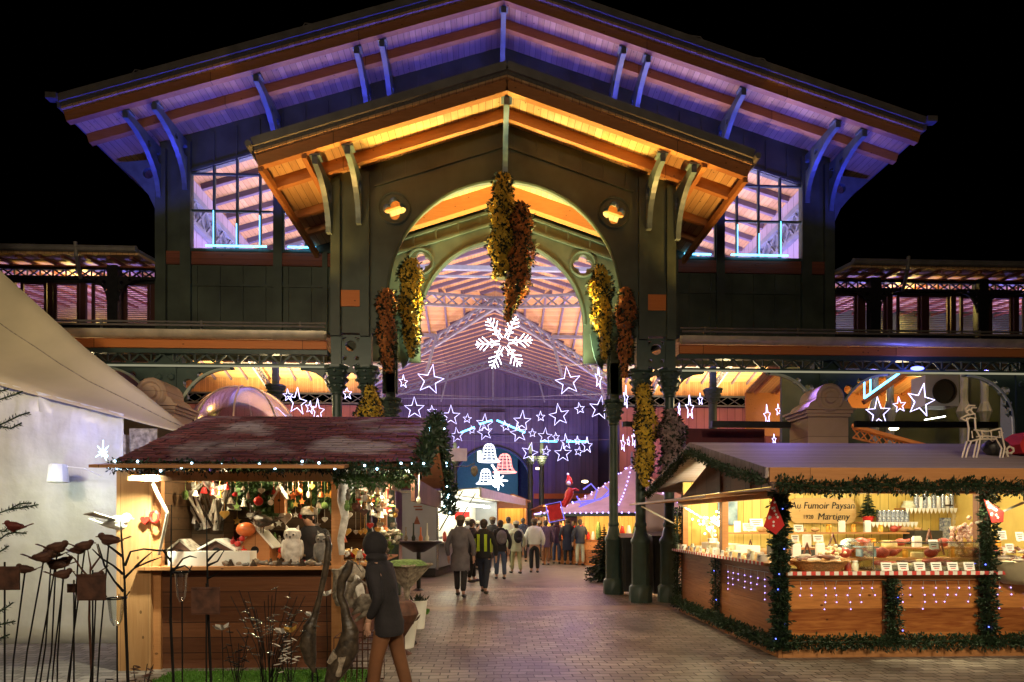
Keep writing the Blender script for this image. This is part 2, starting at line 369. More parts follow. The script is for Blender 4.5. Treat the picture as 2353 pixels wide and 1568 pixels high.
# ---- front gable wall
def seams(mb, x0, x1, z0f, z1f, Y, step=.53, w=.035, mi=0, x_off=0):
    n = int((x1 - x0) / step)
    for i in range(n + 1):
        x = x0 + x_off + i * step
        if x > x1: break
        z0, z1 = z0f(x), z1f(x)
        if z1 - z0 > .05: mb.bx(x - w / 2, x + w / 2, Y - .03, Y, z0, z1, mi)
WT = lambda x: 12.12 - SL * abs(x)          # head of the great window
CEN = lambda x: 9.75 - .33 * abs(x)
mb = MB()
outer = [(-HW, 5.45), (-3.3, 5.45), (-1.96, 5.45), (-1.96, 6.38)] + arc(0, 6.38, 1.96, PI, 0, 40)[1:-1] + [(1.96, 6.38), (1.96, 5.45), (3.3, 5.45), (HW, 5.45), (HW, zr(HW)), (0, ZR), (-HW, zr(HW))]
def winpoly(s): return [(s * 7.33, 8.02), (s * 7.33, WT(7.33)), (s * .12, WT(0)), (s * .12, CEN(0) + .15), (s * 4.7, 8.2), (s * 4.7, 8.02)]
mb.plate(outer, [winpoly(-1), winpoly(1)] + [qf(s * 1.95, 7.85) for s in (-1, 1)], .12, XZ(M_ + .06))
seams(mb, -7.33, 7.34, lambda x: WT(x) + .02, lambda x: zr(x) - .12, M_)
for s in (-1, 1):
    a, b = (s * 7.3, 0), (s * 3.4, 0); x0, x1 = min(a[0], b[0]), max(a[0], b[0]); seams(mb, x0, x1, lambda x: 5.5, lambda x: 7.66, M_, x_off=.1)
    mb.beam((s * 7.5, M_ - .02, WT(7.5) + .05), (0, M_ - .02, WT(0) + .05), .05, .06)
    for x in (7.43, 8.0): mb.bx(s * x - .12, s * x + .12, M_ - .1, M_ - .002, 5.2, zr(x) - .2)
    mb.bx(s * 5.3 - .1, s * 5.3 + .1, M_ - .09, M_ - .003, 5.4, WT(5.3) + .1)
    mb.bx(s * 4.2 - .06, s * 4.2 + .06, M_ - .09, M_ - .003, 5.4, 8.0)
    mb.bx(min(s * 7.3, s * 3.4), max(s * 7.3, s * 3.4), M_ - .035, M_ - .001, 7.18, 7.24)
    mb.bx(min(s * 7.3, s * 3.4), max(s * 7.3, s * 3.4), M_ - .045, M_ - .001, 5.45, 5.6)
    # relief round the inner arch and the band following the gable
    mb.beam((s * 3.2, M_ - .03, 7.8), (0, M_ - .03, 7.8 + .33 * 3.2), .06, .05); mb.beam((s * 3.2, M_ - .03, 8.1), (0, M_ - .03, 8.1 + .33 * 3.2), .06, .05)
    for i in range(1, 6): x = s * i * .53; mb.bx(x - .02, x + .02, M_ - .04, M_, 7.82 + .33 * (3.2 - abs(x)), 8.09 + .33 * (3.2 - abs(x)))
    mb.tube([(s * 1.95 + .3 * math.cos(q), M_ - .02, 7.85 + .3 * math.sin(q)) for q in [2 * PI * i / 20 for i in range(20)]], .035, 6, closed=True)
mb.tube([(p[0], M_ - .01, p[1]) for p in arc(0, 6.38, 1.99, 0, PI, 36)], .05, 6)
hb(mb, 'front_gable_wall', GREEN)
for s in (-1, 1):
    mb = MB(); mb.bx(min(s * 7.3, s * 3.4), max(s * 7.3, s * 3.4), M_ - .06, M_ - .004, 7.68, 7.98); mb.bx(s * 7.88, s * 7.55, M_ - .06, M_ - .004, 7.68, 7.98); hb(mb, 'timber_sill_beam', 'brown_red_timber')
    # glazing: frame > panes
    fr = MB()
    for i in range(0, 15):
        x = s * (7.33 - i * .535)
        if abs(x) < .1: continue
        zb = 8.02 if abs(x) > 4.65 else CEN(x) + .1
        fr.bx(x - .022, x + .022, M_ - .04, M_ + .04, zb, WT(x))
    for z in (9.83, 8.96): fr.bx(min(s * 7.33, s * 3.5), max(s * 7.33, s * 3.5), M_ - .03, M_ + .03, z - .022, z + .022)
    fr.bx(min(s * 7.33, s * 4), max(s * 7.33, s * 4), M_ - .05, M_ + .05, 8.0, 8.06)
    f = hb(fr, 'gable_window_frame', GREEN2)
    gp = MB(); P = winpoly(s); gp.add([(a, M_ + .02, b) for a, b in P], [tuple(range(6))]); hb(gp, 'glass', 'window_glass', f)
    ld = MB(); ld.tube([(s * 6.95, M_ - .1, 8.1), (s * 5.55, M_ - .1, 8.1)], .022, 6); ld.tube([(s * 5.05, M_ - .1, 8.1), (s * 4.4, M_ - .1, 8.1)], .022, 6)
    for i in range(1, 4): x = s * (7.33 - .535 * i); ld.tube([(x, M_ - .06, 8.1), (x, M_ - .06, 8.1 + (.85, .55, .75)[i - 1])], .009, 5)
    hb(ld, 'led_strip', 'led_cyan', f)
# brackets of the great roof
def bracket(x, Yw, zt, reach, drop, w=.11, nm='roof_bracket', tipdrop=0):
    mb = MB(); Yo = Yw - reach; zz = zt - .1
    inner = [(Yo, zz - .16 - tipdrop)] + [(Yw - .1 - (reach - .1) * math.cos(a), zz - drop + (drop - .16 - tipdrop) * math.sin(a)) for a in [PI / 2 * i / 12 for i in range(11, -1, -1)]][::1]
    # curved lower edge from the outer tip down to the wall
    cur = []
    for i in range(13):
        a = PI / 2 * i / 12; cur.append((Yo + (reach - .12) * math.sin(a), zz - .16 - (drop - .16) * (1 - math.cos(a))))
    outer = [(Yo, zz)] + cur + [(Yw - .02, zz - drop), (Yw - .02, zz)]
    ho = [circ(Yw - .17 - reach * .0, zz - .27, .12, 14)] + ([circ(Yw - reach * .42, zz - .2, .07, 12)] if reach > 1.3 else [])
    mb.plate(outer, ho, w, YZ(x)); mb.bx(x - .1, x + .1, Yo - .02, Yo + .2, zz - .02, zz + .02)
    return hb(mb, nm, 'iron_blue_green')
for x in (0, 2.63, 3.17, 5.3, 7.43, 8.03):
    for s in ((1,) if x == 0 else (-1, 1)): bracket(s * x, M_, zr(x) - .1, 1.42, 1.15)
# side eave brackets
for s in (-1, 1):
    mb = MB(); mb.plate([(s * HW, 10.2), (s * 9.1, zr(9.1) - .15)] + [(s * (HW + 1.05 * math.cos(a)), 9.0 + .9 * math.sin(a)) for a in [PI / 2 * .75 * i / 8 for i in range(7, -1, -1)]][0:0] + [(s * 8.7, 9.75), (s * 8.35, 9.35), (s * HW, 8.7)], [circ(s * 8.35, 9.85, .13, 14)], .1, XZ(M_ + .1)); hb(mb, 'side_bracket', 'iron_blue_green')
# nave side walls, transept walls, far gable
for s in (-1, 1):
    mb = MB(); mb.bx(s * HW - .05, s * HW + .05, M_ + .13, YC - HW, 7.8, zr(HW) - .02); hb(mb, 'nave_side_wall', 'nave_board')
    mb = MB(); mb.bx(s * HW - .05, s * HW + .05, YC + HW, FARY, 0, zr(HW) - .02); hb(mb, 'nave_end_wall', 'wall_board_lilac')
    mb = MB(); mb.bx(min(s * HW, s * TX), max(s * HW, s * TX), YC + HW, YC + HW + .1, 0, 8.9); hb(mb, 'transept_back_wall', 'side_board')
    mb = MB(); mb.bx(min(s * HW, s * TX), max(s * HW, s * TX), YC + HW, YC + HW + .1, 9.66, 10.55); hb(mb, 'wall_head_boards', 'ceiling_board')
    mb = MB(); mb.bx(s * 7.95, s * 7.8, M_ + .2, YC - HW, 9.85, 10.0); mb.bx(s * 7.95, s * 7.8, M_ + .2, YC - HW, 9.2, 9.3); mb.bx(s * 7.99, s * 7.96, M_ + .2, YC - HW, 9.3, 9.85)
    for i in range(14): y_ = M_ + .3 + i * .54; mb.beam((s * 7.87, y_, 9.3), (s * 7.87, y_ + .5, 9.85), .05, .05); mb.beam((s * 7.87, y_, 9.85), (s * 7.87, y_ + .5, 9.3), .05, .05)
    hb(mb, 'eave_girder', 'iron_lilac')
    mb = MB(); x0, x1 = HW, TX
    for z in (9.0, 9.6): mb.bx(min(s * x0, s * x1), max(s * x0, s * x1), YC + HW - .1, YC + HW, z - .05, z + .05)
    for i in range(16):
        a = x0 + (x1 - x0) * i / 16; b = x0 + (x1 - x0) * (i + 1) / 16
        mb.beam((s * a, YC + HW - .05, 9.03), (s * b, YC + HW - .05, 9.57), .04, .05); mb.beam((s * a, YC + HW - .04, 9.57), (s * b, YC + HW - .04, 9.03), .04, .05)
    hb(mb, 'lattice_frieze', 'iron_blue_green')
    mb = MB(); mb.bx(s * TX - .05, s * TX + .05, M_, YC - HW, 0, 7.5); mb.prism([(s * TX, YC - HW, 0), (s * TX, YC + HW, 0), (s * TX, YC + HW, 10.4), (s * TX, YC, 12.9), (s * TX, YC - HW, 10.4)], (.1, 0, 0)); hb(mb, 'end_wall', 'wall_board_lilac')
    mb = MB(); mb.bx(min(s * HW, s * TX), max(s * HW, s * TX), YC - HW - .1, YC - HW, 7.8, zr(HW) - .02); hb(mb, 'transept_front_wall', 'wall_board_lilac')
mb = MB()
mb.plate([(-HW, 0), (-2.9, 0)] + [(-2.9, 4.3)] + arc(0, 4.3, 2.9, PI, 0, 30)[1:-1] + [(2.9, 4.3), (2.9, 0), (HW, 0), (HW, zr(HW)), (0, ZR), (-HW, zr(HW))], [], .15, XZ(FARY + .1))

for i in range(-8, 9):
    if abs(i * .95) > 3.1: mb.bx(i * .95 - .05, i * .95 + .05, FARY - .05, FARY + .02, 0, zr(i * .95) - .1)
    else: mb.bx(i * .95 - .05, i * .95 + .05, FARY - .05, FARY + .02, 7.4, zr(i * .95) - .1)
for z in (8.0, 10.1): mb.bx(-HW, HW, FARY - .08, FARY + .02, z, z + .12)
mb.bx(-.9, .9, FARY - .3, FARY, 8.2, 9.8); hb(mb, 'far_gable_wall', 'wall_board_lilac')
mb = MB(); mb.tube([(p[0], FARY - .02, p[1]) for p in arc(0, 4.3, 2.95, 0, PI, 30)], .12, 6); hb(mb, 'arch_trim', GREEN)
mb = MB(); mb.bx(3.1, HW - .2, FARY - .25, FARY - .0, 3.3, 3.7); hb(mb, 'timber_lintel', 'fascia_orange')
# LED tubes on the far gable
def Z5(zx, zy): return ((1200 + zx * .57395) * .61276, (1000 + zy * .57395) * .61276)
for a, b in (((920, 1085), (1010, 1050)), ((1040, 1030), (1125, 1005)), ((1155, 1005), (1340, 1085)), ((1440, 1143), (1550, 1143)), ((1610, 1143), (1750, 1143))):
    mb = MB(); mb.tube([at(*Z5(*a), 44.0), at(*Z5(*b), 44.0)], .07, 6); hb(mb, 'led_tube', 'led_cyan')
# trusses in the nave and valley beams
def lattice(mb, a, b, h, n, w=.05, t=.05):
    a, b = Vector(a), Vector(b); dz = Vector((0, 0, -h))
    mb.beam(a, b, w * 1.6, t * 1.6); mb.beam(a + dz, b + dz, w * 1.6, t * 1.6)
    for i in range(n):
        p = a.lerp(b, i / n); q = a.lerp(b, (i + 1) / n)
        mb.beam(p, q + dz, w, t * .8); mb.beam(p + dz, q, w * .8, t * .8)
for s in (-1, 1):
    for e in (-1, 1):
        mb = MB(); lattice(mb, (0, YC, ZR - .25), (s * HW, YC + e * HW, zr(HW) - .25), .5, 14, .09, .07); hb(mb, 'valley_lattice_beam', 'iron_lilac')
for Y, tie in ((20.3, 10.05), (42.3, None)):
    mb = MB()
    for s in (-1, 1):
        lattice(mb, (0, Y, ZR - .22), (s * (HW - .1), Y, zr(HW) - .22), .45, 16, .07, .06)
        mb.beam((s * 3.1, Y, zr(3.1) - .3), (s * 3.6, Y, 9.9), .09, .1)
    if tie: mb.beam((-HW, Y, tie), (HW, Y, tie), .14, .14); mb.beam((-HW, Y, tie - .28), (HW, Y, tie - .28), .06, .06)
    else: mb.beam((-HW, Y, 10.1), (HW, Y, 10.1), .05, .05)
    mb.beam((0, Y, ZR - .3), (0, Y, 10.0), .12, .12)
    hb(mb, 'roof_truss', 'iron_lilac')
mb = MB()
for s in (-1, 1):
    mb.beam((s * 3.2, YC + 3.2, zr(3.2) - .2), (s * 16, YC + 3.2, zr(3.2) - .2), .12, .18); mb.beam((s * 6.2, YC + 6.2, zr(6.2) - .2), (s * 16, YC + 6.2, zr(6.2) - .2), .12, .18)
    mb.beam((s * 3.2, YC + 3.2, zr(3.2) - .3), (s * 3.8, YC + 3.4, 9.7), .12, .14); mb.beam((s * 6.2, YC + 6.2, zr(6.2) - .3), (s * 6.8, YC + 6.3, 8.9), .12, .14)
hb(mb, 'purlin_frame', 'iron_lilac')
for s in (-1, 1):
    for x in (10.2, 14.0):
        mb = MB(); lattice(mb, (s * x, YC, ZR - .3), (s * x, YC + HW, zr(HW) - .3), .45, 14, .06, .06); lattice(mb, (s * x, YC, ZR - .3), (s * x, YC - HW, zr(HW) - .3), .45, 14, .06, .06); hb(mb, 'transept_truss', 'iron_lilac')
# ================================================================ porch
PN = 10.9; PX = 4.46; PR = 9.60; PS = .33; pz = lambda x: PR - PS * abs(x)
def porchpoly(s): return [(0, PN, PR), (s * PX, PN, pz(PX)), (s * PX, M_ - .06, pz(PX)), (0, M_ - .06, PR)]
for nm, t0, t1, m in (('porch_boards', 0, .04, 'ceiling_board'), ('porch_tiles', .045, .2, 'roof_tile')):
    mb = MB()
    for s in (-1, 1): mb.prism([(x, y, z + t0) for x, y, z in porchpoly(s)], (0, 0, t1 - t0))
    hb(mb, nm, m)
mb = MB()
for s in (-1, 1):
    mb.beam((s * (PX + .02), PN - .03, pz(PX) + .17), (0, PN - .03, PR + .18), .05, .15)
    mb.tube([(s * (PX + .06), PN - .12, pz(PX) + .1), (s * (PX + .06), M_ - .1, pz(PX) + .1)], .06, 8)
hb(mb, 'porch_verge', 'lead_edge')
for Y, h, wd in ((11.02, .2, .12), (11.75, .2, .1), (13.0, .14, .1), (13.75, .14, .1)):
    mb = MB()
    for s in (-1, 1): mb.beam((0, Y, PR - h / 2 - .003), (s * (PX - .03), Y, pz(PX) - h / 2 - .003), wd, h)
    hb(mb, 'porch_rafter', 'rafter_wood')
mb = MB()
for s in (-1, 1): mb.beam((0, 14.42, PR - .19), (s * 3.3, 14.42, pz(3.3) - .19), .2, .36)
hb(mb, 'porch_rafter', 'rafter_wood')
for s in (-1, 1):
    for x in (3.62, 4.38):
        mb = MB(); mb.beam((s * x, PN + .1, pz(x) - .22), (s * x, M_ - .1, pz(x) - .22), .09, .14); hb(mb, 'porch_purlin', 'rafter_wood_cross')
mb = MB()
outer = [(-3.42, 5.38), (-2.36, 5.38), (-2.36, 6.12)] + arc(0, 6.12, 2.36, PI, 0, 44)[1:-1] + [(2.36, 6.12), (2.36, 5.38), (3.42, 5.38), (3.42, pz(3.42)), (0, PR), (-3.42, pz(3.42))]
mb.plate(outer, [qf(s * 2.2, 7.87) for s in (-1, 1)], .16, XZ(PW))
mb.tube([(p[0], PW - .09, p[1]) for p in arc(0, 6.12, 2.34, 0, PI, 44)], .035, 6)
for s in (-1, 1):
    mb.tube([(s * 2.2 + .31 * math.cos(q), PW - .09, 7.87 + .31 * math.sin(q)) for q in [2 * PI * i / 24 for i in range(24)]], .028, 6, closed=True)
    for x in (2.78, 3.35): mb.bx(s * x - .09, s * x + .09, PW - .17, PW - .083, 5.3, pz(x) - .1)
    mb.beam((s * 2.6, PW - .1, 8.3), (0, PW - .1, 8.3 + .33 * 2.6), .03, .05)
    for i in range(6): x = s * (.2 + .45 * i); mb.bx(x - .015, x + .015, PW - .1, PW - .08, 8.3 + .33 * (2.6 - abs(x)), pz(x) - .1)
hb(mb, 'porch_wall', GREEN)
for s in (-1, 1):
    mb = MB(); mb.bx(s * 3.255, s * 2.875, PW - .11, PW - .083, 5.9, 6.22); hb(mb, 'timber_block', 'fascia_orange')
    mb = MB(); mb.bx(s * 3.38 - .04, s * 3.38 + .04, PW + .09, M_ - .14, 6.9, pz(3.42) - .02); hb(mb, 'porch_side_wall', GREEN)
    for x in (2.87, 3.45): bracket(s * x, PW - .17, pz(x) - .14, 1.05, .95, .1, 'porch_bracket')
bracket(0, PW - .08, PR - .1, 1.1, .95, .1, 'porch_bracket')
# ornamental cast panel between the pier posts
for s in (-1, 1):
    mb = MB(); cx = s * 3.065
    H = [circ(cx, 5.12, .11, 18), [(cx - .17, 5.28), (cx - .08, 5.3), (cx - .15, 5.2)], [(cx + .17, 5.28), (cx + .08, 5.3), (cx + .15, 5.2)], circ(cx - .12, 4.88, .045, 10), circ(cx + .12, 4.88, .045, 10), [(cx - .15, 4.78), (cx - .02, 4.72), (cx - .13, 4.6)], [(cx + .15, 4.78), (cx + .02, 4.72), (cx + .13, 4.6)]]
    mb.plate([(cx - .2, 5.34)] + [(cx + .2, 5.34), (cx + .2, 4.45)] + [(cx + .16 * math.cos(a), 4.4 + .2 * math.sin(a)) for a in [PI * i / 8 for i in range(1, 8)]] + [(cx - .2, 4.45)], H, .06, XZ(PW - .04)); hb(mb, 'cast_panel', GREEN2)
# columns
def column(x, y, top=4.45, base=True, r=.105, ped=1.42):
    mb = MB(); o8 = PI / 8
    if base:
        mb.lathe([(.235, 0), (.235, .3), (.2, .34), (.19, .36)], (x, y, 0), 8, a0=o8); mb.lathe([(.185, .36), (.18, ped - .25), (.2, ped - .22), (.2, ped - .16), (.15, ped - .08), (.11, ped + .1)], (x, y, 0), 8, a0=o8)
        mb.lathe([(.11, ped + .1), (.125, ped + .13), (.125, ped + .17), (r, ped + .2), (r * .92, top - .3), (r * 1.15, top - .28), (r * 1.15, top - .24), (r, top - .22)], (x, y, 0), 14)
    else: mb.lathe([(r * 1.8, 0), (r * 1.8, .3), (r * 1.1, .4), (r, top - .3), (r * 1.2, top - .28), (r, top - .22)], (x, y, 0), 12)
    for z, rr in ((top - .22, 1.1), (top - .08, 1.5), (top + .06, 1.75)):
        mb.lathe([(r * rr, z), (r * (rr + .45), z + .1), (r * (rr + .35), z + .13), (r * rr, z + .14)], (x, y, 0), 14)
        for i in range(8):
            q = 2 * PI * i / 8; mb.ball((x + math.cos(q) * r * (rr + .45), y + math.sin(q) * r * (rr + .45), z + .09), .035, 0, 6, 4)
    mb.lathe([(r * 2.3, top + .2), (r * 2.4, top + .22), (r * 2.4, top + .27), (r * 1.2, top + .28)], (x, y, 0), 8, a0=o8); mb.bx(x - .1, x + .1, y - .1, y + .1, top + .27, top + 1.1)
    return hb(mb, 'column', GREEN2, None, True)
for s in (-1, 1):
    column(s * 2.76, PW); column(s * 3.35, PW); column(s * 2.5, 13.7, 4.1)
    mb = MB(); mb.bx(s * 2.5 - .09, s * 2.5 + .09, 13.6, 13.8, 4.5, 5.7); mb.plate([(s * 2.36, 4.5), (s * 2.36, 5.9)] + [(s * (1.96 + .4 * (1 - math.sin(a))), 6.2 - 1.2 * math.cos(a)) for a in [PI / 2 * i / 6 for i in range(1, 6)]] + [(s * 2.3, 6.3), (s * 2.7, 6.3), (s * 2.7, 4.5)], [], .08, XZ(13.75)); hb(mb, 'column_bracket', GREEN2)
for x, y in ((-8.05, 22.45), (8.05, 22.45), (2.3, 38.0), (3.0, 38.0), (-2.4, 38.0), (-11.5, 38.4), (11.5, 38.4)):
    column(x, y, 6.3 if y < 30 else 5.4, False, .15)
# ================================================================ low side canopies
CX = 18.0
for s in (-1, 1):
    a, b = 3.52, CX; lo, hi = min(s * a, s * b), max(s * a, s * b)
    mb = MB(); mb.prism([(lo, 12.15, 5.28), (hi, 12.15, 5.28), (hi, M_ - .14, 5.6), (lo, M_ - .14, 5.6)], (0, 0, .06)); hb(mb, 'canopy_boards', 'ceiling_board')
    mb = MB(); mb.prism([(lo, 12.13, 5.345), (hi, 12.13, 5.345), (hi, M_ - .13, 5.665), (lo, M_ - .13, 5.665)], (0, 0, .05)); hb(mb, 'canopy_roof', 'dark_metal')
    mb = MB(); prof = [(.14 * math.cos(q), .14 * math.sin(q)) for q in [PI + PI * i / 8 for i in range(9)]]
    mb.add([(x, 12.05 + p[0] * .8, 5.33 + p[1]) for x in (lo, hi) for p in prof], [(i, i + 1, 9 + i + 1, 9 + i) for i in range(8)])
    n = int((b - a) / .92)
    for i in range(n + 1):
        x = s * (a + .05 + i * .92); mb.add([(x + d, 12.05 + p[0] * .86, 5.33 + p[1] * 1.07) for d in (-.018, .018) for p in prof], [(j, j + 1, 9 + j + 1, 9 + j) for j in range(8)])
    mb.bx(lo, hi, 12.12, 12.16, 5.25, 5.38); hb(mb, 'gutter', 'gutter_metal', None, True)
    mb = MB(); mb.tube([(lo, 11.98, 5.42), (hi, 11.98, 5.42)], .022, 6); mb.tube([(lo, 12.1, 5.52), (hi, 12.1, 5.52)], .02, 6)
    for i in range(8): mb.bx(s * (a + 1.9 * i + .5) - .015, s * (a + 1.9 * i + .5) + .015, 12.08, 12.12, 5.33, 5.55)
    hb(mb, 'snow_rail', 'lead_edge')
    mb = MB(); mb.bx(lo, hi, 12.15, 12.2, 5.03, 5.2); hb(mb, 'fascia_board', 'fascia_orange')
    mb = MB(); mb.bx(lo, hi, 12.2, 12.34, 4.94, 5.03); mb.bx(lo, hi, 12.24, 12.34, 4.72, 4.76)
    for i in range(int((b - a) / .42)):
        x = s * (a + .42 * i + .1); x2 = x + s * .21; x3 = x + s * .42
        mb.beam((x, 12.29, 4.75), (x2, 12.29, 4.95), .03, .035); mb.beam((x2, 12.29, 4.95), (x3, 12.29, 4.75), .03, .035); mb.bx(x - .012, x + .012, 12.28, 12.31, 4.75, 4.95)
    hb(mb, 'canopy_girder', GREEN2)
    mb = MB(); mb.bx(lo, hi, 12.22, 12.32, 4.70, 4.717); hb(mb, 'pale_band', 'pale_emit_band')
    for x in (6.73, 10.93, 15.13):
        for e in (-1, 1):
            mb = MB(); q = lambda u: s * x + e * u
            holes = [circ(q(.42), 4.38, .1, 16), circ(q(.34), 4.12, .07, 14), circ(q(.66), 4.55, .065, 14), circ(q(.3), 3.92, .05, 12)]
            mb.plate([(q(.18), 4.72), (q(1.3), 4.72), (q(1.3), 4.68)] + [(q(.26 + .98 * (1 - math.cos(a))), 3.7 + .98 * math.sin(a)) for a in [PI / 2 * i / 12 for i in range(11, -1, -1)]] + [(q(.18), 3.7)], holes, .09, XZ(12.42)); hb(mb, 'arch_spandrel', GREEN2)
            mb = MB(); mb.tube([(q(.22), 12.38, 3.2)] + [(q(.24 + 1.0 * (1 - math.cos(a))), 12.38, 3.7 + .99 * math.sin(a)) for a in [PI / 2 * i / 12 for i in range(13)]], .028, 6); hb(mb, 'arch_rim', 'rim_pale')
        mb = MB(); mb.bx(s * x - .2, s * x + .2, 12.35, 12.75, 3.0, 4.95); mb.bx(s * x - .24, s * x + .24, 12.5, 12.6, 3.9, 4.95)
        for u in (-.12, .12): mb.lathe([(.05, 0), (.07, .01), (.05, .03)], (s * x + u, 12.33, 4.5), 8, axis=Matrix.Rotation(R(90), 3, 'X'))
        hb(mb, 'column_head', GREEN2)
        column(s * x, 12.55, 3.0, False, .15)
    mb = MB(); q = lambda u: s * (3.35 + u)
    mb.plate([(q(.1), 4.72), (q(.75), 4.72), (q(.75), 4.68)] + [(q(.14 + .58 * (1 - math.cos(a))), 4.1 + .58 * math.sin(a)) for a in [PI / 2 * i / 10 for i in range(9, -1, -1)]] + [(q(.1), 4.1)], [circ(q(.24), 4.55, .06, 12), circ(q(.2), 4.38, .04, 10)], .09, XZ(12.42)); hb(mb, 'arch_spandrel', GREEN2)
# ================================================================ upper wings with louvres
for s in (-1, 1):
    a, b = HW + .06, CX; lo, hi = min(s * a, s * b), max(s * a, s * b)
    mb = MB(); mb.prism([(lo, 13.85, 7.55), (hi, 13.85, 7.55), (hi, 22.4, 8.6), (lo, 22.4, 8.6)], (0, 0, .06)); hb(mb, 'wing_boards', 'ceiling_board')
    mb = MB(); mb.prism([(lo, 13.84, 7.615), (hi, 13.84, 7.615), (hi, 22.4, 8.665), (lo, 22.4, 8.665)], (0, 0, .07)); mb.tube([(lo, 13.8, 7.66), (hi, 13.8, 7.66)], .075, 8)
    for i in range(3): x = s * (9.4 + i * 3.7); mb.tube([(x, 13.75, 7.78), (x, 13.78, 7.5), (x + s * .25, 14.3, 7.2)], .04, 6)
    hb(mb, 'wing_roof', 'lead_edge')
    mb = MB()
    for i in range(int((b - a) / .5)): x = s * (a + .2 + i * .5); mb.beam((x, 13.95, 7.53), (x, M_ + 4, 8.02), .06, .06)
    hb(mb, 'wing_rafters', 'brown_red_timber')
    mb = MB(); mb.bx(lo, hi, 14.5, 14.62, 7.5, 7.57); hb(mb, 'wing_red_beam', 'brown_red_timber')
    mb = MB()
    for z in (7.29, 7.5): mb.bx(lo, hi, 14.5, 14.6, z - .03, z + .03)
    for i in range(int((b - a) / .29)):
        x = s * (a + .29 * i); x2 = x + s * .29; mb.beam((x, 14.55, 7.3), (x2, 14.55, 7.5), .025, .03); mb.beam((x, 14.56, 7.5), (x2, 14.56, 7.3), .025, .03); mb.bx(x - .012, x + .012, 14.54, 14.57, 7.3, 7.5)
    hb(mb, 'wing_lattice', 'dark_metal')
    mb = MB(); mb.bx(lo, hi, M_ - .05, M_ + .05, 5.4, 6.22); mb.bx(lo, hi, M_ - .03, M_ + .05, 7.2, 7.27)
    x = a
    cols = [9.0, 12.4, 15.8] if s < 0 else [9.05, 11.75, 14.9]
    for c in cols:
        mb.bx(s * c - .12, s * c + .12, M_ - .25, M_ - .06, 5.5, 7.55)
        for e in (-1, 1):
            q = lambda u: s * c + e * u
            mb.plate([(q(.1), 7.3), (q(.62), 7.3), (q(.62), 7.24)] + [(q(.14 + .46 * (1 - math.cos(t_))), 6.75 + .47 * math.sin(t_)) for t_ in [PI / 2 * i / 8 for i in range(7, -1, -1)]] + [(q(.1), 6.7)], [circ(q(.2), 7.15, .05, 10), circ(q(.17), 6.98, .035, 10), circ(q(.38), 7.22, .035, 10)], .06, XZ(M_ - .2))
    hb(mb, 'wing_frame', 'dark_metal')
    sh0 = None; x = a + .02; i = 0
    while x < b - .7:
        near = min(abs(x + .29 - c) for c in cols)
        o = None
        if sh0 is None:
            sh = MB()
            for u in (0, .53): sh.bx(u, u + .06 + (.0 if u == 0 else 0), -.02, .03, 0, 1.0)
            sh.bx(0, .59, -.02, .03, -.0, .05); sh.bx(0, .59, -.02, .03, .95, 1.0); sh.bx(.62, .74, -.03, .04, 0, 1.0)
            for j in range(20): sh.box((.295, 0, .07 + j * .045), (.48, .05, .006), 0, 0, Matrix.Rotation(R(32), 3, 'X'))
            sh0 = sh.build('louvre_shutter', 'shutter_red', hall); o = sh0
        else: o = sh0.copy(); COL.objects.link(o); o.parent = hall
        o.location = ((s * x) if s > 0 else (s * x - .74), M_, 6.22); x += .745 + (.12 if i % 2 else .0); i += 1
# ================================================================ deep interior under the right canopy
mb = MB(); mb.bx(8.6, 17.0, 18.2, 18.35, 0, 5.0); mb.plate([(8.6, 5.0), (17, 5.0), (17, 8.3), (8.6, 8.3)], [[(10.0, 5.1)] + [(10.0 + .05 + 2.4 * (1 - math.cos(a)) / 1, 5.15 + .95 * math.sin(a)) for a in [PI / 2 * i / 10 for i in range(11)]] + [(13.2, 6.1), (13.2, 5.1)]], .1, XZ(18.28))
hb(mb, 'inner_partition', GREEN)
mb = MB(); mb.prism([(9.2, 18.5, 7.3), (16.5, 18.5, 7.3), (16.5, 22.2, 6.4), (9.2, 22.2, 6.4)], (0, 0, .06)); hb(mb, 'inner_ceiling', 'ceiling_board')
mb = MB()
for i in range(9): mb.beam((9.5 + i * .8, 18.6, 7.2), (9.5 + i * .8, 22.1, 6.35), .08, .12)
mb.bx(9.2, 16.5, 22.2, 22.3, 4.8, 6.4); hb(mb, 'inner_rafters', 'rafter_wood_cross')
mb = MB(); lattice(mb, at(1960, 985, 16.5), at(2130, 1030, 16.5), .25, 10, .03, .03); mb.beam(at(1958, 978, 16.4), at(2140, 1028, 16.4), .05, .1); hb(mb, 'stair_lattice', 'fascia_orange')
mb = MB(); p, q = at(1986, 915, 17.0), at(2070, 855, 17.0); mb.tube([p, q], .035, 6); mb.tube([p + Vector((0, 0, .9)), p], .02, 6); mb.tube([at(2000, 850, 17), at(2000, 905, 17)], .02, 6); hb(mb, 'led_line', 'led_cyan')
mb = MB(); mb.beam(p + Vector((0, .05, -.12)), q + Vector((0.2, .05, -.02)), .1, .12); hb(mb, 'stair_string', 'brown_red_timber')
mb = MB(); mb.beam(at(2125, 965, 15.5), at(2172, 957, 15.5), .025, .025); hb(mb, 'tube_light', 'lamp_white')
mb = MB(); 
for px in (2010, 2045, 2215, 2262): c_ = at(px, 900, 17.6); mb.lathe([(.12, 0), (.11, 4.6), (.2, 4.9), (.1, 5.2), (.1, 7)], (c_.x, c_.y, 0), 10)
hb(mb, 'inner_posts', 'iron_lilac')
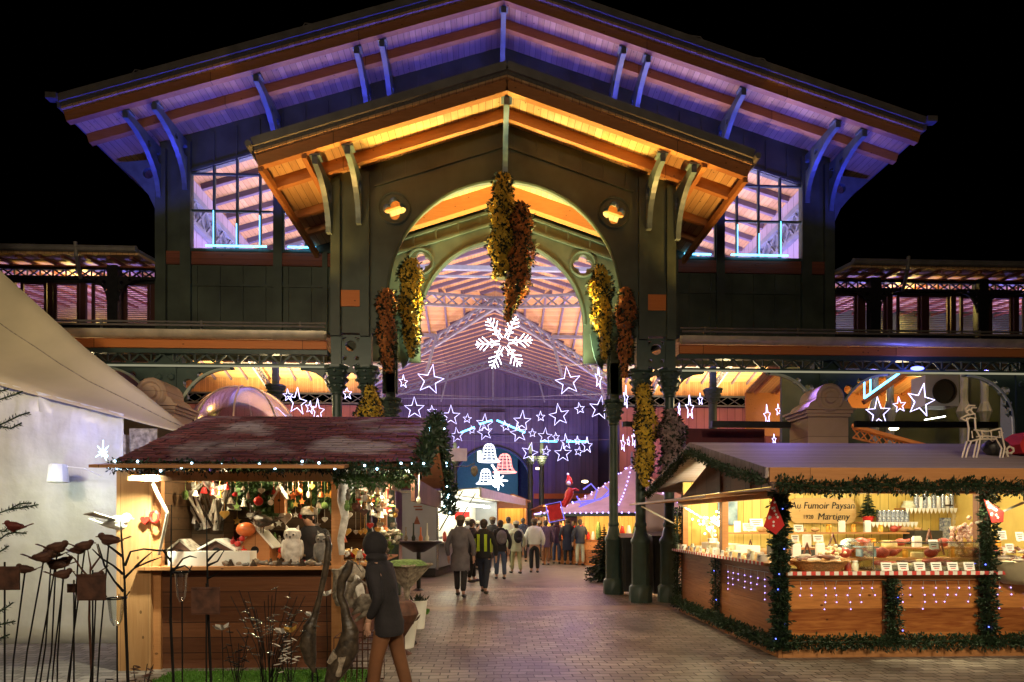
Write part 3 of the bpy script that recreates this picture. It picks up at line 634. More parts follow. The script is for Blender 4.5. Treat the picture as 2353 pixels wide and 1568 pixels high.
# horizontal pipe rail in front of the canopy columns
for s, p0, p1 in ((1, 1635, 1820), (1, 1965, 2290)):
    mb = MB(); mb.beam(at(p0, 975, 12.0), at(p1, 977, 12.0), .09, .12); hb(mb, 'rail_beam', 'dark_metal')
mb = MB(); mb.beam(at(1430, 975, 12.6), at(1475, 975, 12.6), .08, .1); hb(mb, 'rail_beam', 'dark_metal')
# ================================================================ buildings seen through the far arch
fb = thing('far_house', 'teal lit house front with bright windows seen through the far arch', 'building', (0, 56, 0))
mb = MB((0, 56, 0)); mb.bx(-6, 2.4, 56, 56.3, 0, 12); mb.build('wall', paint('teal_plaster', (.25, .42, .42), .8, var=.1), fb)
mb = MB((0, 56, 0)); mb.bx(2.45, 14, 56.5, 56.8, 0, 8); mb.build('side_wall', paint('dusk_plaster', (.08, .07, .12), .8, var=.2), fb)
def litwin(x0, x1, z0, z1, Y, arched=False, par=fb, ncol=3, nrow=2):
    fr = MB((0, 56, 0)); 
    for i in range(ncol + 1): x = x0 + (x1 - x0) * i / ncol; fr.bx(x - .05, x + .05, Y - .06, Y - .01, z0, z1)
    for i in range(nrow + 1): z = z0 + (z1 - z0) * i / nrow; fr.bx(x0, x1, Y - .06, Y - .01, z - .05, z + .05)
    f = fr.build('window', 'dark_metal', par); pn = MB((0, 56, 0))
    if arched: pn.prism([(p[0], Y - .012, p[1]) for p in [(x0, z0)] + arc((x0 + x1) / 2, z1 - .1 - (z1 - z0) * .5, (x1 - x0) / 2, PI, 0, 16) + [(x1, z0)]], (0, .008, 0))
    else: pn.bx(x0, x1, Y - .02, Y - .012, z0, z1)
    pn.build('pane', 'lit_pane', f)
def W56(px0, py0, px1, py1, Y=56, **k): a = at(px0, py0, Y); b = at(px1, py1, Y); litwin(a.x, b.x, b.z, a.z, Y, **k)
W56(1085, 1122, 1112, 1140, arched=True, ncol=4); W56(1095, 1034, 1108, 1062, 56, ncol=1, nrow=1)
W56(1236, 1122, 1262, 1155, 56.5, ncol=3, nrow=2); W56(1303, 1122, 1325, 1150, 56.5, ncol=3); W56(1180, 1118, 1190, 1140, 56.5, ncol=1)
for px, py, Y in ((1197 + 4, 1078, 44), (1238, 1077, 43), (1344, 1131, 40), (1358, 1120, 36)): pass
# round dome tent behind the left stall
ORD = 'first second third fourth fifth sixth seventh eighth ninth tenth eleventh twelfth thirteenth fourteenth fifteenth sixteenth seventeenth eighteenth nineteenth twentieth'.split() + ['number %d' % i for i in range(21, 60)]
# ---------------- foliage helpers
paint('fir_needles', (.012, .03, .012), .55, var=.5, scale=25, col2=(.022, .055, .02), bump=0); paint('fir_needles_lit', (.05, .11, .03), .55, var=.4, scale=25, bump=0)  # paler needle copy carries the stall lamplight in its colour
paint('bark', (.06, .04, .025), .9, var=.4, scale=20, bump=.4)
def resample(pts, st):
    pts = [Vector(p) for p in pts]; out = []
    for a, b in zip(pts, pts[1:]):
        n = max(1, int((b - a).length / st)); out += [a.lerp(b, i / n) for i in range(n)]
    return out + [pts[-1]]
def garland(label, pts, r=.07, dens=420, origin=None, bulbs=0, bmat='bulb_blue', group=None, mat='fir_needles', br=.008, bspread=None, rnd=None, name='fir_garland'):
    rnd = rnd or random.Random(int(abs(pts[0][0] * 1000 + pts[-1][2] * 77 + pts[0][1] * 13)))
    o = Vector(origin or pts[0]); mb = MB(o); P = resample(pts, .04); mb.tube(P, r * .22, 5)
    L = sum((b - a).length for a, b in zip(P, P[1:])); n = int(L * dens * 1.5)
    for _ in range(n):
        i = rnd.randrange(len(P) - 1); p = P[i].lerp(P[i + 1], rnd.random()); t_ = (P[i + 1] - P[i]).normalized()
        d = t_.orthogonal(); d = Matrix.Rotation(rnd.uniform(0, 2 * PI), 3, t_) @ d
        rr = r * (.75 + .5 * math.sin(i * 1.7) * .5 + rnd.random() * .4); s0 = rr * rnd.uniform(.1, .6)
        mb.blade(p + d * s0, d + t_ * rnd.uniform(-.9, .9), rr * rnd.uniform(.3, .62), r * rnd.uniform(.16, .34), 0, rnd)
    root = mb.build(name, mat); tag(root, label, 'garland', group)
    if bulbs:
        b0 = None
        for k in range(bulbs):
            p = P[int((k + .5) / bulbs * (len(P) - 1))] + Vector((rnd.uniform(-1, 1), -rnd.uniform(.3, 1), rnd.uniform(-1, 1))) * r * .9
            if b0 is None: q = MB(); q.ball((0, 0, 0), br, 0, 6, 4); b0 = q.build('bulb', bmat, root); b0.location = p - o
            else: c_ = b0.copy(); COL.objects.link(c_); c_.parent = root; c_.location = p - o
    return root
def fir(label, x, y, h, rad, n=2600, z0=0, name='fir_tree', seed=1, mat='fir_needles', lsz=1):
    rnd = random.Random(seed); root = thing(name, label, 'tree', (x, y, z0)); o = Vector((x, y, z0))
    mb = MB(o); mb.lathe([(.06 * h / 2, 0), (.01, h)], o, 7); mb.build('trunk', 'bark', root)
    mb = MB(o)
    lv = int(14 + h * 6)
    for i in range(lv):
        f = i / lv; z = h * (.08 + .9 * f); rr = rad * (1 - f) ** .85
        m = max(4, int(9 * (1 - f) + 4))
        for j in range(m):
            a = 2 * PI * j / m + i * 1.3 + rnd.uniform(-.2, .2); L = rr * rnd.uniform(.8, 1.12); d = Vector((math.cos(a), math.sin(a), rnd.uniform(-.35, .1))); tip = o + Vector((0, 0, z)) + d * L
            st = o + Vector((0, 0, z)); mb.tube([st, tip], [.012, .004], 4)
            k = max(4, int(n / lv / m))
            for q in range(k):
                u = (q + .5) / k * .92 + .08; p = st.lerp(tip, u); s_ = rnd.choice((-1, 1)); dd = (d * .6 + Vector((-d.y, d.x, 0)) * s_ * rnd.uniform(.3, .9) + Vector((0, 0, rnd.uniform(-.35, .3))))
                mb.blade(p, dd, L * .36 * rnd.uniform(.5, 1) * (1.1 - u * .6) * lsz, .035 * lsz, 0, rnd)
    mb.build('branches', mat, root); return root
# ================================================================ RIGHT STALL
plank('stall_pine', (.26, .075, .02), (.78, .33, .09), 2, .29, .45, (.7, 3, 6), .006)
plank('stall_pine_side', (.26, .09, .035), (.56, .24, .09), 2, .6, .5, (3, .5, 7), .006)
plank('stall_inner', (.56, .40, .10), (.76, .58, .18), 0, .16, .55, (5, 1, .5), .05)
plank('stall_roof_board', (.27, .22, .22), (.37, .31, .32), 1, .12, .7, (1, 4, 4), .05, knots=False)
plank('beam_pine', (.42, .19, .07), (.58, .28, .11), 0, 6, .5, (.6, 5, 7), .001)
plank('dark_board', (.13, .05, .025), (.2, .08, .04), 1, .5, .6, (1, 1, 6), .02)
SX, SY0, SY1, RX1 = 3.2, 7.25, 11.0, 8.6; RVX = 2.75; RE0, RE1, RRY = 6.6, 11.7, 9.15; RZE, RZR = 2.20, 2.80
st = thing('food_stall', 'orange pine smoked meat stall with violet grey roof and fir garlands', 'market stall', (SX, SY0, 0)); so = (SX, SY0, 0)
def sb(mb, nm, m, par=None, smooth=False): return mb.build(nm, m, par or st, smooth)
mb = MB(so); mb.bx(SX, RX1, SY0, SY0 + .05, .12, 1.0); sb(mb, 'front_panel', 'stall_pine')
mb = MB(so); mb.bx(SX, SX + .05, SY0 + .06, SY1, .12, 1.08); sb(mb, 'side_panel', 'stall_pine_side')
mb = MB(so); mb.bx(SX - .04, RX1, SY0 - .05, SY0 - .002, 0, .13); mb.bx(SX - .05, SX - .003, SY0 - .05, SY1, 0, .13); sb(mb, 'plinth', 'beam_pine')
mb = MB(so); mb.bx(SX, RX1, SY0 - .14, SY0 + .5, 1.0, 1.03); mb.bx(SX, RX1, SY0 - .03, SY0 - .004, .93, .995); sb(mb, 'counter_top', 'beam_pine')
mb = MB(so); mb.bx(SX - .16, SX + .55, SY0 + .1, SY1 + .1, 1.1, 1.13); sb(mb, 'side_counter', 'beam_pine')
paint('cloth_white', (.75, .72, .68), .8, var=.1); paint('check_red', (.6, .06, .05), .8, var=.1)
mb = MB(so); k = 0
x = SX + .02
while x < RX1: mb.bx(x, x + .055, SY0 - .15, SY0 - .142, 1.0, 1.045, k % 2); x += .056; k += 1
sb(mb, 'checked_trim', ['cloth_white', 'check_red'])
mb = MB(so); y = SY0 + .1
while y < SY1: mb.bx(SX - .17, SX - .162, y, y + .055, 1.1, 1.14, k % 2); y += .056; k += 1
sb(mb, 'checked_trim', ['cloth_white', 'check_red'])
for x, y, m in ((SX + .05, SY0 + .05, 'beam_pine'), (4.52, SY0 - .03, 'dark_board'), (5.72, SY0 + .03, 'dark_board'), (SX + .05, SY0 + 1.9, 'beam_pine'), (SX + .05, SY1, 'beam_pine'), (7.0, SY0, 'dark_board')):
    mb = MB(so)
    if x == 4.52: mb.bx(4.46, 4.58, SY0 - .025, SY0 - .002, .14, .95)
    else: mb.bx(x - .05, x + .05, y - .05, y + .05, .14, 2.15)
    sb(mb, 'post', m)
mb = MB(so); mb.bx(SX, RX1, SY1 - .04, SY1, .1, 2.35); sb(mb, 'back_wall', 'stall_inner')
mb = MB(so); mb.bx(8.2, 8.25, SY0 + .6, SY1 - .05, .1, 2.3); sb(mb, 'inner_wall', 'stall_inner')
mb = MB(so); mb.bx(SX - .1, RX1, SY0 - .08, SY0 + .02, 1.98, 2.12); mb.bx(SX - .08, SX + .02, SY0 + .03, SY1, 1.93, 2.06); sb(mb, 'header_beam', 'beam_pine')
# roof
def sz(y): return RZR - (RZR - RZE) * abs(y - RRY) / (RRY - RE0)
mb = MB(so)
for y in (RE0, RE1): mb.prism([(RVX, RRY, RZR), (RX1 + 1, RRY, RZR), (RX1 + 1, y, sz(y)), (RVX, y, sz(y))], (0, 0, .04))
sb(mb, 'roof', 'stall_roof_board')
mb = MB(so); mb.bx(RVX, RX1 + 1, RE0 - .03, RE0 - .002, RZE - .12, RZE + .035); sb(mb, 'eave_fascia', 'beam_pine')
mb = MB(so)
for y in (RE0, RE1): mb.beam((RVX - .02, RRY, RZR - .02), (RVX - .02, y, sz(y) - .02), .03, .12)
sb(mb, 'verge_board', 'stall_roof_board')
mb = MB(so); mb.prism([(SX, SY0, 2.08), (SX, SY1, 2.08), (SX, RRY, RZR - .05)], (.03, 0, 0)); mb.bx(SX - .03, SX - .002, RRY - .05, RRY + .05, 2.08, 2.7); mb.bx(SX - .03, SX - .002, RRY - 1.1, RRY - 1.02, 2.08, 2.45); sb(mb, 'gable_board', 'dark_board')
# propped flap on the side and front with struts
mb = MB(so); mb.prism([(SX - .02, SY0 + .2, 2.0), (SX - .02, SY1 + .5, 2.0), (SX - .85, SY1 + .5, 1.94), (SX - .85, SY0 + .2, 1.94)], (0, 0, .03)); sb(mb, 'side_flap', 'beam_pine')
mb = MB(so); mb.prism([(SX, SY0 - .09, 2.0), (RX1, SY0 - .09, 2.0), (RX1, SY0 - .42, 1.975), (SX + .3, SY0 - .42, 1.975)], (0, 0, .02)); sb(mb, 'front_flap', 'dark_board')
paint('strut_white', (.6, .58, .5), .4, .3, var=.1)
for a, b in (((SX - .7, SY1 + .2, 1.92), (SX - .02, SY1 + .1, 1.55)), ((SX - .6, SY0 + 2.1, 1.92), (SX, SY0 + 2.0, 1.55)), ((5.62, SY0 - .02, 1.62), (6.15, SY0 - .4, 1.97))):
    mb = MB(so); mb.beam(a, b, .025, .025); sb(mb, 'strut', 'strut_white')
for a, b in (((3.95, 8.0, 2.04), (4.9, 8.0, 2.04)), ((6.3, SY0 - .2, 1.95), (7.4, SY0 - .2, 1.95)), ((3.4, 9.9, 1.98), (3.4, 10.6, 1.98))):
    mb = MB(so); mb.beam(a, b, .05, .03); sb(mb, 'tube_lamp', 'lamp_white')
mb = MB(so); mb.lathe([(.14, 0), (.16, .03), (.05, .07)], at(2195, 1133, 8.6), 12); sb(mb, 'ceiling_lamp', 'lamp_white')
# sign board
sg = thing('name_sign', 'oval wooden sign lettered Au Fumoir Paysan on the back wall', 'sign', at(1890, 1174, 10.86)); c_ = at(1890, 1174, 10.86)
mb = MB(c_); W_, H_ = .63, .235
mb.plate([(c_.x + W_ * sx_ * fx, c_.z + H_ * sz_ * fz) for sx_, sz_, seq in ((1, 1, ((.8, 1), (.93, .75), (1, .3))), (1, -1, ((1, .3), (.95, .8), (.78, 1))), (-1, -1, ((.8, .95), (.93, .7), (1, .2))), (-1, 1, ((1, .35), (.9, .8), (.75, 1)))) for fx, fz in seq], [], .04, XZ(10.88)); mb.build('board', 'sign_wood' if 'sign_wood' in MATS else plank('sign_wood', (.50, .32, .12), (.62, .42, .18), 2, 1.2, .5, (.6, 4, 6), .001), sg)
paint('ink', (.012, .01, .01), .6, var=.1)
mb = MB(c_); text_mb(mb, 'Au Fumoir Paysan', .175, lambda u, v, w: Vector((c_.x + u * .93, 10.852 + w, c_.z + .09 + v)), .003, shear=.15)
text_mb(mb, '1920', .1, lambda u, v, w: Vector((c_.x - .27 + u, 10.852 + w, c_.z - .115 + v)), .003); text_mb(mb, 'Martigny', .17, lambda u, v, w: Vector((c_.x + .2 + u, 10.852 + w, c_.z - .11 + v)), .003, shear=.15); mb.build('lettering', 'ink', sg)
# garlands
G_ = 'fir garlands on the food stall'
gy = RE0 - .07
garland('fir garland along the front eave of the food stall', [(RVX + .05 + i * .35, gy, RZE - .14 - .03 * (i % 3)) for i in range(20)], .085, 900, group=G_)
garland('fir garland following the gable verge of the food stall', [(RVX - .04, RE0 + .02, RZE - .1), (RVX - .05, 7.5, 2.27), (RVX - .05, RRY, RZR - .1), (RVX - .05, 10.4, 2.4), (RVX - .04, RE1, RZE - .08)], .07, 700, group=G_)
garland('thick fir garland wrapped round the front corner post', [(SX - .04, SY0 - .07, z) for z in (.1, .5, 1.0, 1.5, 2.0)], .1, 1900, group=G_, bulbs=7)
garland('fir garland on the post beside the cured meat bowl', [(5.72, SY0 - .1, z) for z in (.15, .6, 1.1, 1.6, 2.0)], .095, 1200, group=G_, bulbs=3)
garland('short fir garland between the two front panels', [(4.54, SY0 - .1, z) for z in (.2, .5, .95)], .085, 1200, group=G_, bulbs=2)
garland('narrow dark fir garland halfway along the stall side', [(SX - .06, SY0 + 1.95, z) for z in (.2, .6, 1.1)], .07, 1000, group=G_, bulbs=2)
garland('fir garland down the far corner of the food stall', [(SX - .07, SY1 + .05, z) for z in (.1, .6, 1.1, 1.9)], .08, 800, group=G_)
garland('fir garland lying along the front plinth of the stall', [(SX + .02 + .3 * i, SY0 - .12, .19 + .015 * (i % 2)) for i in range(19)], .085, 1100, group=G_)
garland('fir garland lying along the side plinth of the stall', [(SX - .12, SY0 - .1 + .4 * i, .17 + .02 * (i % 2)) for i in range(11)], .085, 1000, group=G_)
# icicle light strings on the front
def icicle(label, x0, x1, y, z, xs, axis=0):
    o = Vector((x0, y, z) if axis == 0 else (y, x0, z)); root = thing('icicle_lights', label, 'fairy lights', o, 'icicle light strings'); rnd = random.Random(int(x0 * 100))
    P = lambda u, dz: (Vector((u, y, z - dz)) if axis == 0 else Vector((y, u, z - dz)))
    mb = MB(o); mb.tube([P(x0, 0), P((x0 + x1) / 2, .01), P(x1, 0)], .003, 4)
    bl = []
    for i in range(xs):
        u = x0 + (x1 - x0) * (i + .5) / xs; n = rnd.choice((2, 3, 4)); pts = [P(u, 0)]
        for j in range(n): pts.append(P(u + rnd.uniform(-.025, .025), .1 + .085 * j)); bl.append(pts[-1])
        mb.tube(pts, .0025, 4)
    mb.build('wire', 'strut_white', root); b0 = None
    for p in bl:
        if b0 is None: q = MB(); q.ball((0, 0, 0), .0075, 0, 6, 4); b0 = q.build('bulb', 'bulb_violet', root)
        else: b1 = b0.copy(); COL.objects.link(b1); b1.parent = root; b0 = b1
        b0.location = p - o
icicle('violet icicle lights on the first front panel', 3.36, 4.42, SY0 - .012, .93, 7)
icicle('violet icicle lights on the second front panel', 4.62, 5.62, SY0 - .012, .93, 7)
icicle('violet icicle lights under the cream cloth bowl', 5.84, 6.7, SY0 - .012, .93, 5)
icicle('bluish icicle lights on the side panel near the corner', SY0 + .3, SY0 + 1.7, SX - .012, 1.0, 7, 1)
# ---- goods
paint('card_white', (.8, .8, .78), .6, var=.05, bump=0); paint('wicker', (.38, .2, .07), .7, var=.35, scale=60, bump=.6); paint('bread', (.45, .26, .11), .7, var=.35, scale=12, bump=.3)
paint('sausage_dark', (.16, .06, .035), .5, var=.4, scale=20); paint('sausage_grey', (.42, .35, .28), .6, var=.4, scale=15); paint('cheese', (.72, .58, .3), .5, var=.15); paint('pale_cheese', (.78, .68, .42), .5, var=.12)
paint('dark_crate', (.03, .03, .028), .5, var=.2); paint('blue_tin', (.03, .06, .22), .3, .2, var=.3, scale=30, col2=(.5, .55, .6)); paint('steel', (.5, .52, .5), .25, .9, var=.1); paint('red_cloth', (.55, .02, .02), .8, var=.2); paint('cream_cloth', (.62, .55, .36), .85, var=.12, scale=4, bump=.4)
paint('poster_blue', (.05, .16, .30), .5, var=.6, scale=5, col2=(.35, .5, .6)); paint('glass_jar', (.6, .62, .5), .15, var=.2); paint('meat_red', (.36, .05, .03), .45, var=.4, scale=15); paint('lace_white', (.8, .8, .76), .8, var=.05)
def one(nm, label, cat, mb, mats, group=None, smooth=True): return tag(mb.build(nm, mats, None, smooth), label, cat, group)
def card(label, p, w=.11, h=.075, rz=0, group='price cards on the food stall', red=True):
    root = thing('price_card', label, 'price card', p, group, rz); M = Matrix.Rotation(R(-12), 3, 'X'); mb = MB(); mb.box((0, 0, h / 2 + .01), (w, .004, h), 0, 0, M); mb.bx(-.01, .01, 0, .02, 0, .03); mb.build('card', 'card_white', root)
    mb = MB()
    for i in range(3): mb.box(M @ Vector((0, -.004, (.018 - i * .018) * h / .075)) + Vector((0, 0, h / 2 + .01)), (w * (.75 - .15 * i), .002, h * .09), 0, 1 if i == 2 and red else 0, M)
    mb.build('lettering', ['ink', 'check_red'], root); return root
# glass display case
gx0, gx1, gy0, gy1, gz = 4.3, 5.62, SY0 - .08, SY0 + .42, 1.04
dc = thing('display_case', 'low glass display case of cured meat on the front counter', 'display case', (gx0, gy0, gz)); o_ = (gx0, gy0, gz)
mb = MB(o_); mb.bx(gx0, gx1, gy0, gy0 + .008, gz, gz + .34); mb.bx(gx0, gx1, gy0 + .009, gy1, gz + .342, gz + .35); mb.bx(gx0, gx0 + .006, gy0 + .01, gy1, gz, gz + .34); mb.bx(gx1 - .006, gx1, gy0 + .01, gy1, gz, gz + .34); mb.build('glass', 'clear_glass', dc)
mb = MB(o_)
for x in (gx0, gx1): mb.bx(x - .006, x + .006, gy0 - .006, gy0, gz, gz + .35)
mb.bx(gx0, gx1, gy0 - .006, gy0, gz + .343, gz + .353); mb.build('frame', 'steel', dc)
mb = MB(o_); mb.bx(gx0 + .02, gx1 - .02, gy0 + .03, gy1 - .02, gz, gz + .02); mb.build('tray', 'steel', dc)
rnd = random.Random(5)
def sausage(p, L, r, a, m, tilt=0): 
    mb = MB(); d = Vector((math.cos(a), math.sin(a), tilt)); n = Vector((-d.y, d.x, 0)); P = [Vector(p) + d * (u - .5) * L + n * (.25 * L * (u - .5) ** 2) for u in [i / 6 for i in range(7)]]
    mb.tube(P, [r * .35, r * .85, r, r, r, r * .85, r * .35], 8); return mb
for i in range(26):
    p = (gx0 + .1 + rnd.random() * (gx1 - gx0 - .2), gy0 + .08 + rnd.random() * .3, gz + .045 + rnd.random() * .07)
    m = rnd.choice(['sausage_grey', 'meat_red', 'sausage_dark', 'bread', 'cheese'])
    one('cured_sausage', '%s cured sausage lying inside the glass display case' % {'sausage_grey': 'pale grey mould', 'meat_red': 'deep red', 'sausage_dark': 'dark brown', 'bread': 'tan', 'cheese': 'yellowish'}[m], 'sausage', sausage(p, rnd.uniform(.14, .26), rnd.uniform(.02, .035), rnd.uniform(-.5, .5), m), m, 'cured meats in the display case of one look')
for i in range(6): card('%s white price card from the left along the display case' % ORD[i], (gx0 + .14 + i * .205, gy0 - .035, gz), .13, .1)
card('tall white price card standing on top of the display case', at(2145, 1255, 7.4) + Vector((0, 0, -.05)), .12, .12)
# wicker basket with sausages
def basket(label, p, r, h, cat='basket', sx=1.4, fill=None, nm='wicker_basket', seed=1):
    root = thing(nm, label, cat, p); mb = MB(); mb.lathe([(r * .72, 0), (r * .86, h * .5), (r, h), (r * 1.05, h + .012), (r * .97, h + .012), (r * .82, h * .5), (r * .66, .02)], (0, 0, 0), 20, sx=sx); mb.build('weave', 'wicker', root, True)
    mb = MB(); mb.tube([(r * 1.02 * math.cos(q) * sx, r * 1.02 * math.sin(q), h + .008 + .006 * math.sin(q * 12)) for q in [2 * PI * i / 40 for i in range(40)]], .014, 5, closed=True); mb.build('rim', 'wicker', root, True); return root
bp_ = Vector((3.72, SY0 + .06, 1.035)); basket('large oval wicker basket of sausages at the counter corner', bp_, .22, .12, sx=1.55)
for i in range(16):
    p = bp_ + Vector((rnd.uniform(-.24, .24), rnd.uniform(-.12, .12), .1 + rnd.random() * .08)); m = ('sausage_grey', 'sausage_dark', 'bread')[i % 3]
    one('dried_sausage', ('pale floury', 'dark smoked', 'light brown')[i % 3] + ' dried sausage heaped in the corner wicker basket', 'sausage', sausage(p, .2, .028, rnd.uniform(-.7, .9), m, rnd.uniform(-.1, .2)), m, 'dried sausages of one look in the corner basket')
b2 = Vector((4.02, SY0 + .3, 1.035)); mb = MB()
root = basket('round wicker basket piled with garlic pale sausages', b2, .15, .12, sx=1.1)
for i in range(40): p = b2 + Vector((rnd.gauss(0, .07), rnd.gauss(0, .07), .12 + abs(rnd.gauss(.05, .05)))); mb.ball(p, rnd.uniform(.02, .032), 0, 7, 5, (1, 1, .8))
one('small_sausages', 'heap of small pale dried sausages in the round basket', 'sausages', mb, 'pale_cheese')
for i, (px, py, w_) in enumerate(((1835, 1215, .12), (1880, 1238, .13), (1940, 1283, .07), (1827, 1160 + 78, .1))): card(('white price card behind the sausage basket', 'white price card tilted above the round basket', 'narrow white card among the jars', 'small white card left of the sausage basket')[i], at(px, py, 7.5 + .1 * i) + Vector((0, 0, -.05)), w_, .09)
# slicer, scales, jars, bottles
mb = MB(); c_ = at(1955, 1262, 7.75); mb.lathe([(.01, -.01), (.15, -.005), (.15, .005), (.01, .01)], c_, 22, axis=Matrix.Rotation(R(75), 3, 'X')); mb.box(c_ + Vector((0, .1, -.13)), (.3, .22, .06)); mb.box(c_ + Vector((.0, .12, 0)), (.08, .1, .22)); mb.box(c_ + Vector((-.16, .08, .0)), (.1, .16, .12)); mb.box(c_ + Vector((.15, 0, -.06)), (.03, .2, .1)); one('meat_slicer', 'steel meat slicer with round blade behind the counter', 'slicer', mb, 'steel')
mb = MB(); c_ = at(1990, 1270, 7.45); mb.box(c_, (.2, .1, .1)); mb.box(c_ + Vector((0, 0, .07)), (.24, .16, .015)); one('blue_box', 'light blue box next to the steel slicer', 'box', mb, 'poster_blue', smooth=False)
for i, (px, py, h, m, lb) in enumerate(((1905, 1310, .12, 'sausage_dark', 'dark jar of preserves left of the glass case'), (1925, 1310, .12, 'bread', 'brown jar of preserves left of the glass case'), (1948, 1310, .11, 'meat_red', 'red jar with pale lid before the slicer'), (1965, 1310, .11, 'glass_jar', 'clear jar beside the glass case'))):
    c_ = at(px, py, 7.3); c_.z = 1.035; root = thing('jar', lb, 'jar', c_); mb = MB(); mb.lathe([(.035, 0), (.038, .01), (.038, h * .75), (.028, h * .9), (.028, h)], (0, 0, 0), 12); mb.build('body', m, root, True); mb = MB(); mb.lathe([(.032, h), (.032, h + .015)], (0, 0, 0), 12); mb.build('lid', 'card_white', root)
# back wall shelves with cans
def shelf(label, px0, px1, py, Y=10.75):
    a = at(px0, py, Y); b = at(px1, py, Y); root = thing('wall_shelf', label, 'shelf', ((a.x + b.x) / 2, Y, a.z)); o = worldloc(root)
    mb = MB(o); mb.bx(a.x, b.x, Y - .12, Y + .19, a.z - .02, a.z); mb.build('board', 'beam_pine', root)
    mb = MB(o); n = int((b.x - a.x) / .07)
    for i in range(n): x = a.x + i * (b.x - a.x) / n; mb.prism([(x, Y - .125, a.z), (x + .07, Y - .125, a.z), (x + .06, Y - .125, a.z - .05), (x + .035, Y - .125, a.z - .1), (x + .01, Y - .125, a.z - .05)], (0, -.003, 0))
    mb.build('lace_edging', 'lace_white', root); return a, b
a1, b1 = shelf('upper wall shelf with white lace edging and tins', 2070, 2188, 1168); a2, b2_ = shelf('lower wall shelf with white lace edging beside the small fir', 1975, 2098, 1200)
def tin(lb, p, r=.045, h=.2, m='blue_tin', grp=None):
    root = thing('tin', lb, 'tin', p, grp); mb = MB(); mb.lathe([(r, 0), (r, h)], (0, 0, 0), 12); mb.build('body', m, root, True); mb = MB(); mb.lathe([(r * 1.04, h), (r * 1.04, h + .012)], (0, 0, 0), 12); mb.build('lid', 'steel', root)
for i in range(7): tin('%s blue and white tin from the left on the lower shelf' % ORD[i], a2 + Vector((.36 + i * .085, 0, .003)))
for i in range(9): tin('%s tin from the left on the upper shelf, %s' % (ORD[i], 'blue' if i % 2 == 0 else 'pale'), a1 + Vector((.28 + i * .083, 0, .003)), .038, (.24, .2)[i % 2], 'blue_tin' if i % 2 == 0 else 'card_white')
mb = MB(); p = a1 + Vector((.14, 0, 0)); mb.lathe([(.11, 0), (.12, .03), (.08, .1), (.09, .13)], p, 12); one('glass_bowl', 'frosted bowl at the left end of the upper shelf', 'bowl', mb, 'glass_jar')
mb = MB(); p = b1 + Vector((-.08, 0, .0)); mb.box(p + Vector((0, 0, .05)), (.14, .08, .03)); mb.box(p + Vector((.05, 0, .09)), (.04, .05, .08)); mb.tube([p + Vector((-.05, 0, 0)), p + Vector((-.04, 0, .06))], .012, 5); mb.tube([p + Vector((.05, 0, 0)), p + Vector((.04, 0, .06))], .012, 5); one('wooden_toy', 'small brown wooden animal at the end of the upper shelf', 'figurine', mb, 'bark')
fir('small potted fir on the lower shelf with red base', a2.x + .14, 10.72, .48, .17, 700, a2.z + .1, 'potted_fir', 4, lsz=.7)
mb = MB(); mb.lathe([(.07, 0), (.1, .1)], (a2.x + .14, 10.72, a2.z + .003), 12); one('plant_pot', 'red pot holding the small fir on the shelf', 'pot', mb, 'red_cloth')
# poster, blue tall box, crates and cheeses inside
mb = MB(); c_ = at(1672, 1175, 10.93); mb.box(c_, (.36, .012, .5)); one('blue_poster', 'blue framed poster on the yellow back wall', 'poster', mb, 'poster_blue', smooth=False)
mb = MB(); c_ = at(2172, 1217, 10.6); mb.box(c_, (.14, .1, .42)); one('dark_blue_box', 'tall dark blue box standing on the back shelf', 'box', mb, 'blue_tin', smooth=False)
mb = MB(); c_ = at(2120, 1235, 10.4); mb.box(c_, (.5, .3, .24)); one('black_crate', 'black crate beside the tall dark blue box', 'crate', mb, 'dark_crate', smooth=False)
mb = MB(); c_ = at(2195, 1192, 10.85); mb.box(c_, (.09, .03, .62)); 
for i in range(6): mb.box(c_ + Vector((0, -.03, -.26 + i * .1)), (.075, .02, .07))
one('card_rack', 'yellow tall card rack right of the blue box', 'rack', mb, 'pale_cheese', smooth=False)
for i in range(4):
    c_ = Vector((3.78 + i * .21, 8.55, 1.135)); root = thing('crate', '%s black crate from the left on the side counter' % ORD[i], 'crate', c_, 'black crates'); mb = MB(); mb.bx(-.095, .095, -.1, .1, 0, .01)
    for sx_ in (-1, 1): mb.bx(sx_ * .095 - .004, sx_ * .095 + .004, -.1, .1, 0, .16); mb.bx(-.09, .09, sx_ * .1 - .004, sx_ * .1 + .004, 0, .16)
    mb.build('box', 'dark_crate', root); mb = MB(); mb.bx(-.04, .04, -.11, -.105, .04, .11); mb.build('tag', 'cloth_white' if i % 2 else 'dark_crate', root)
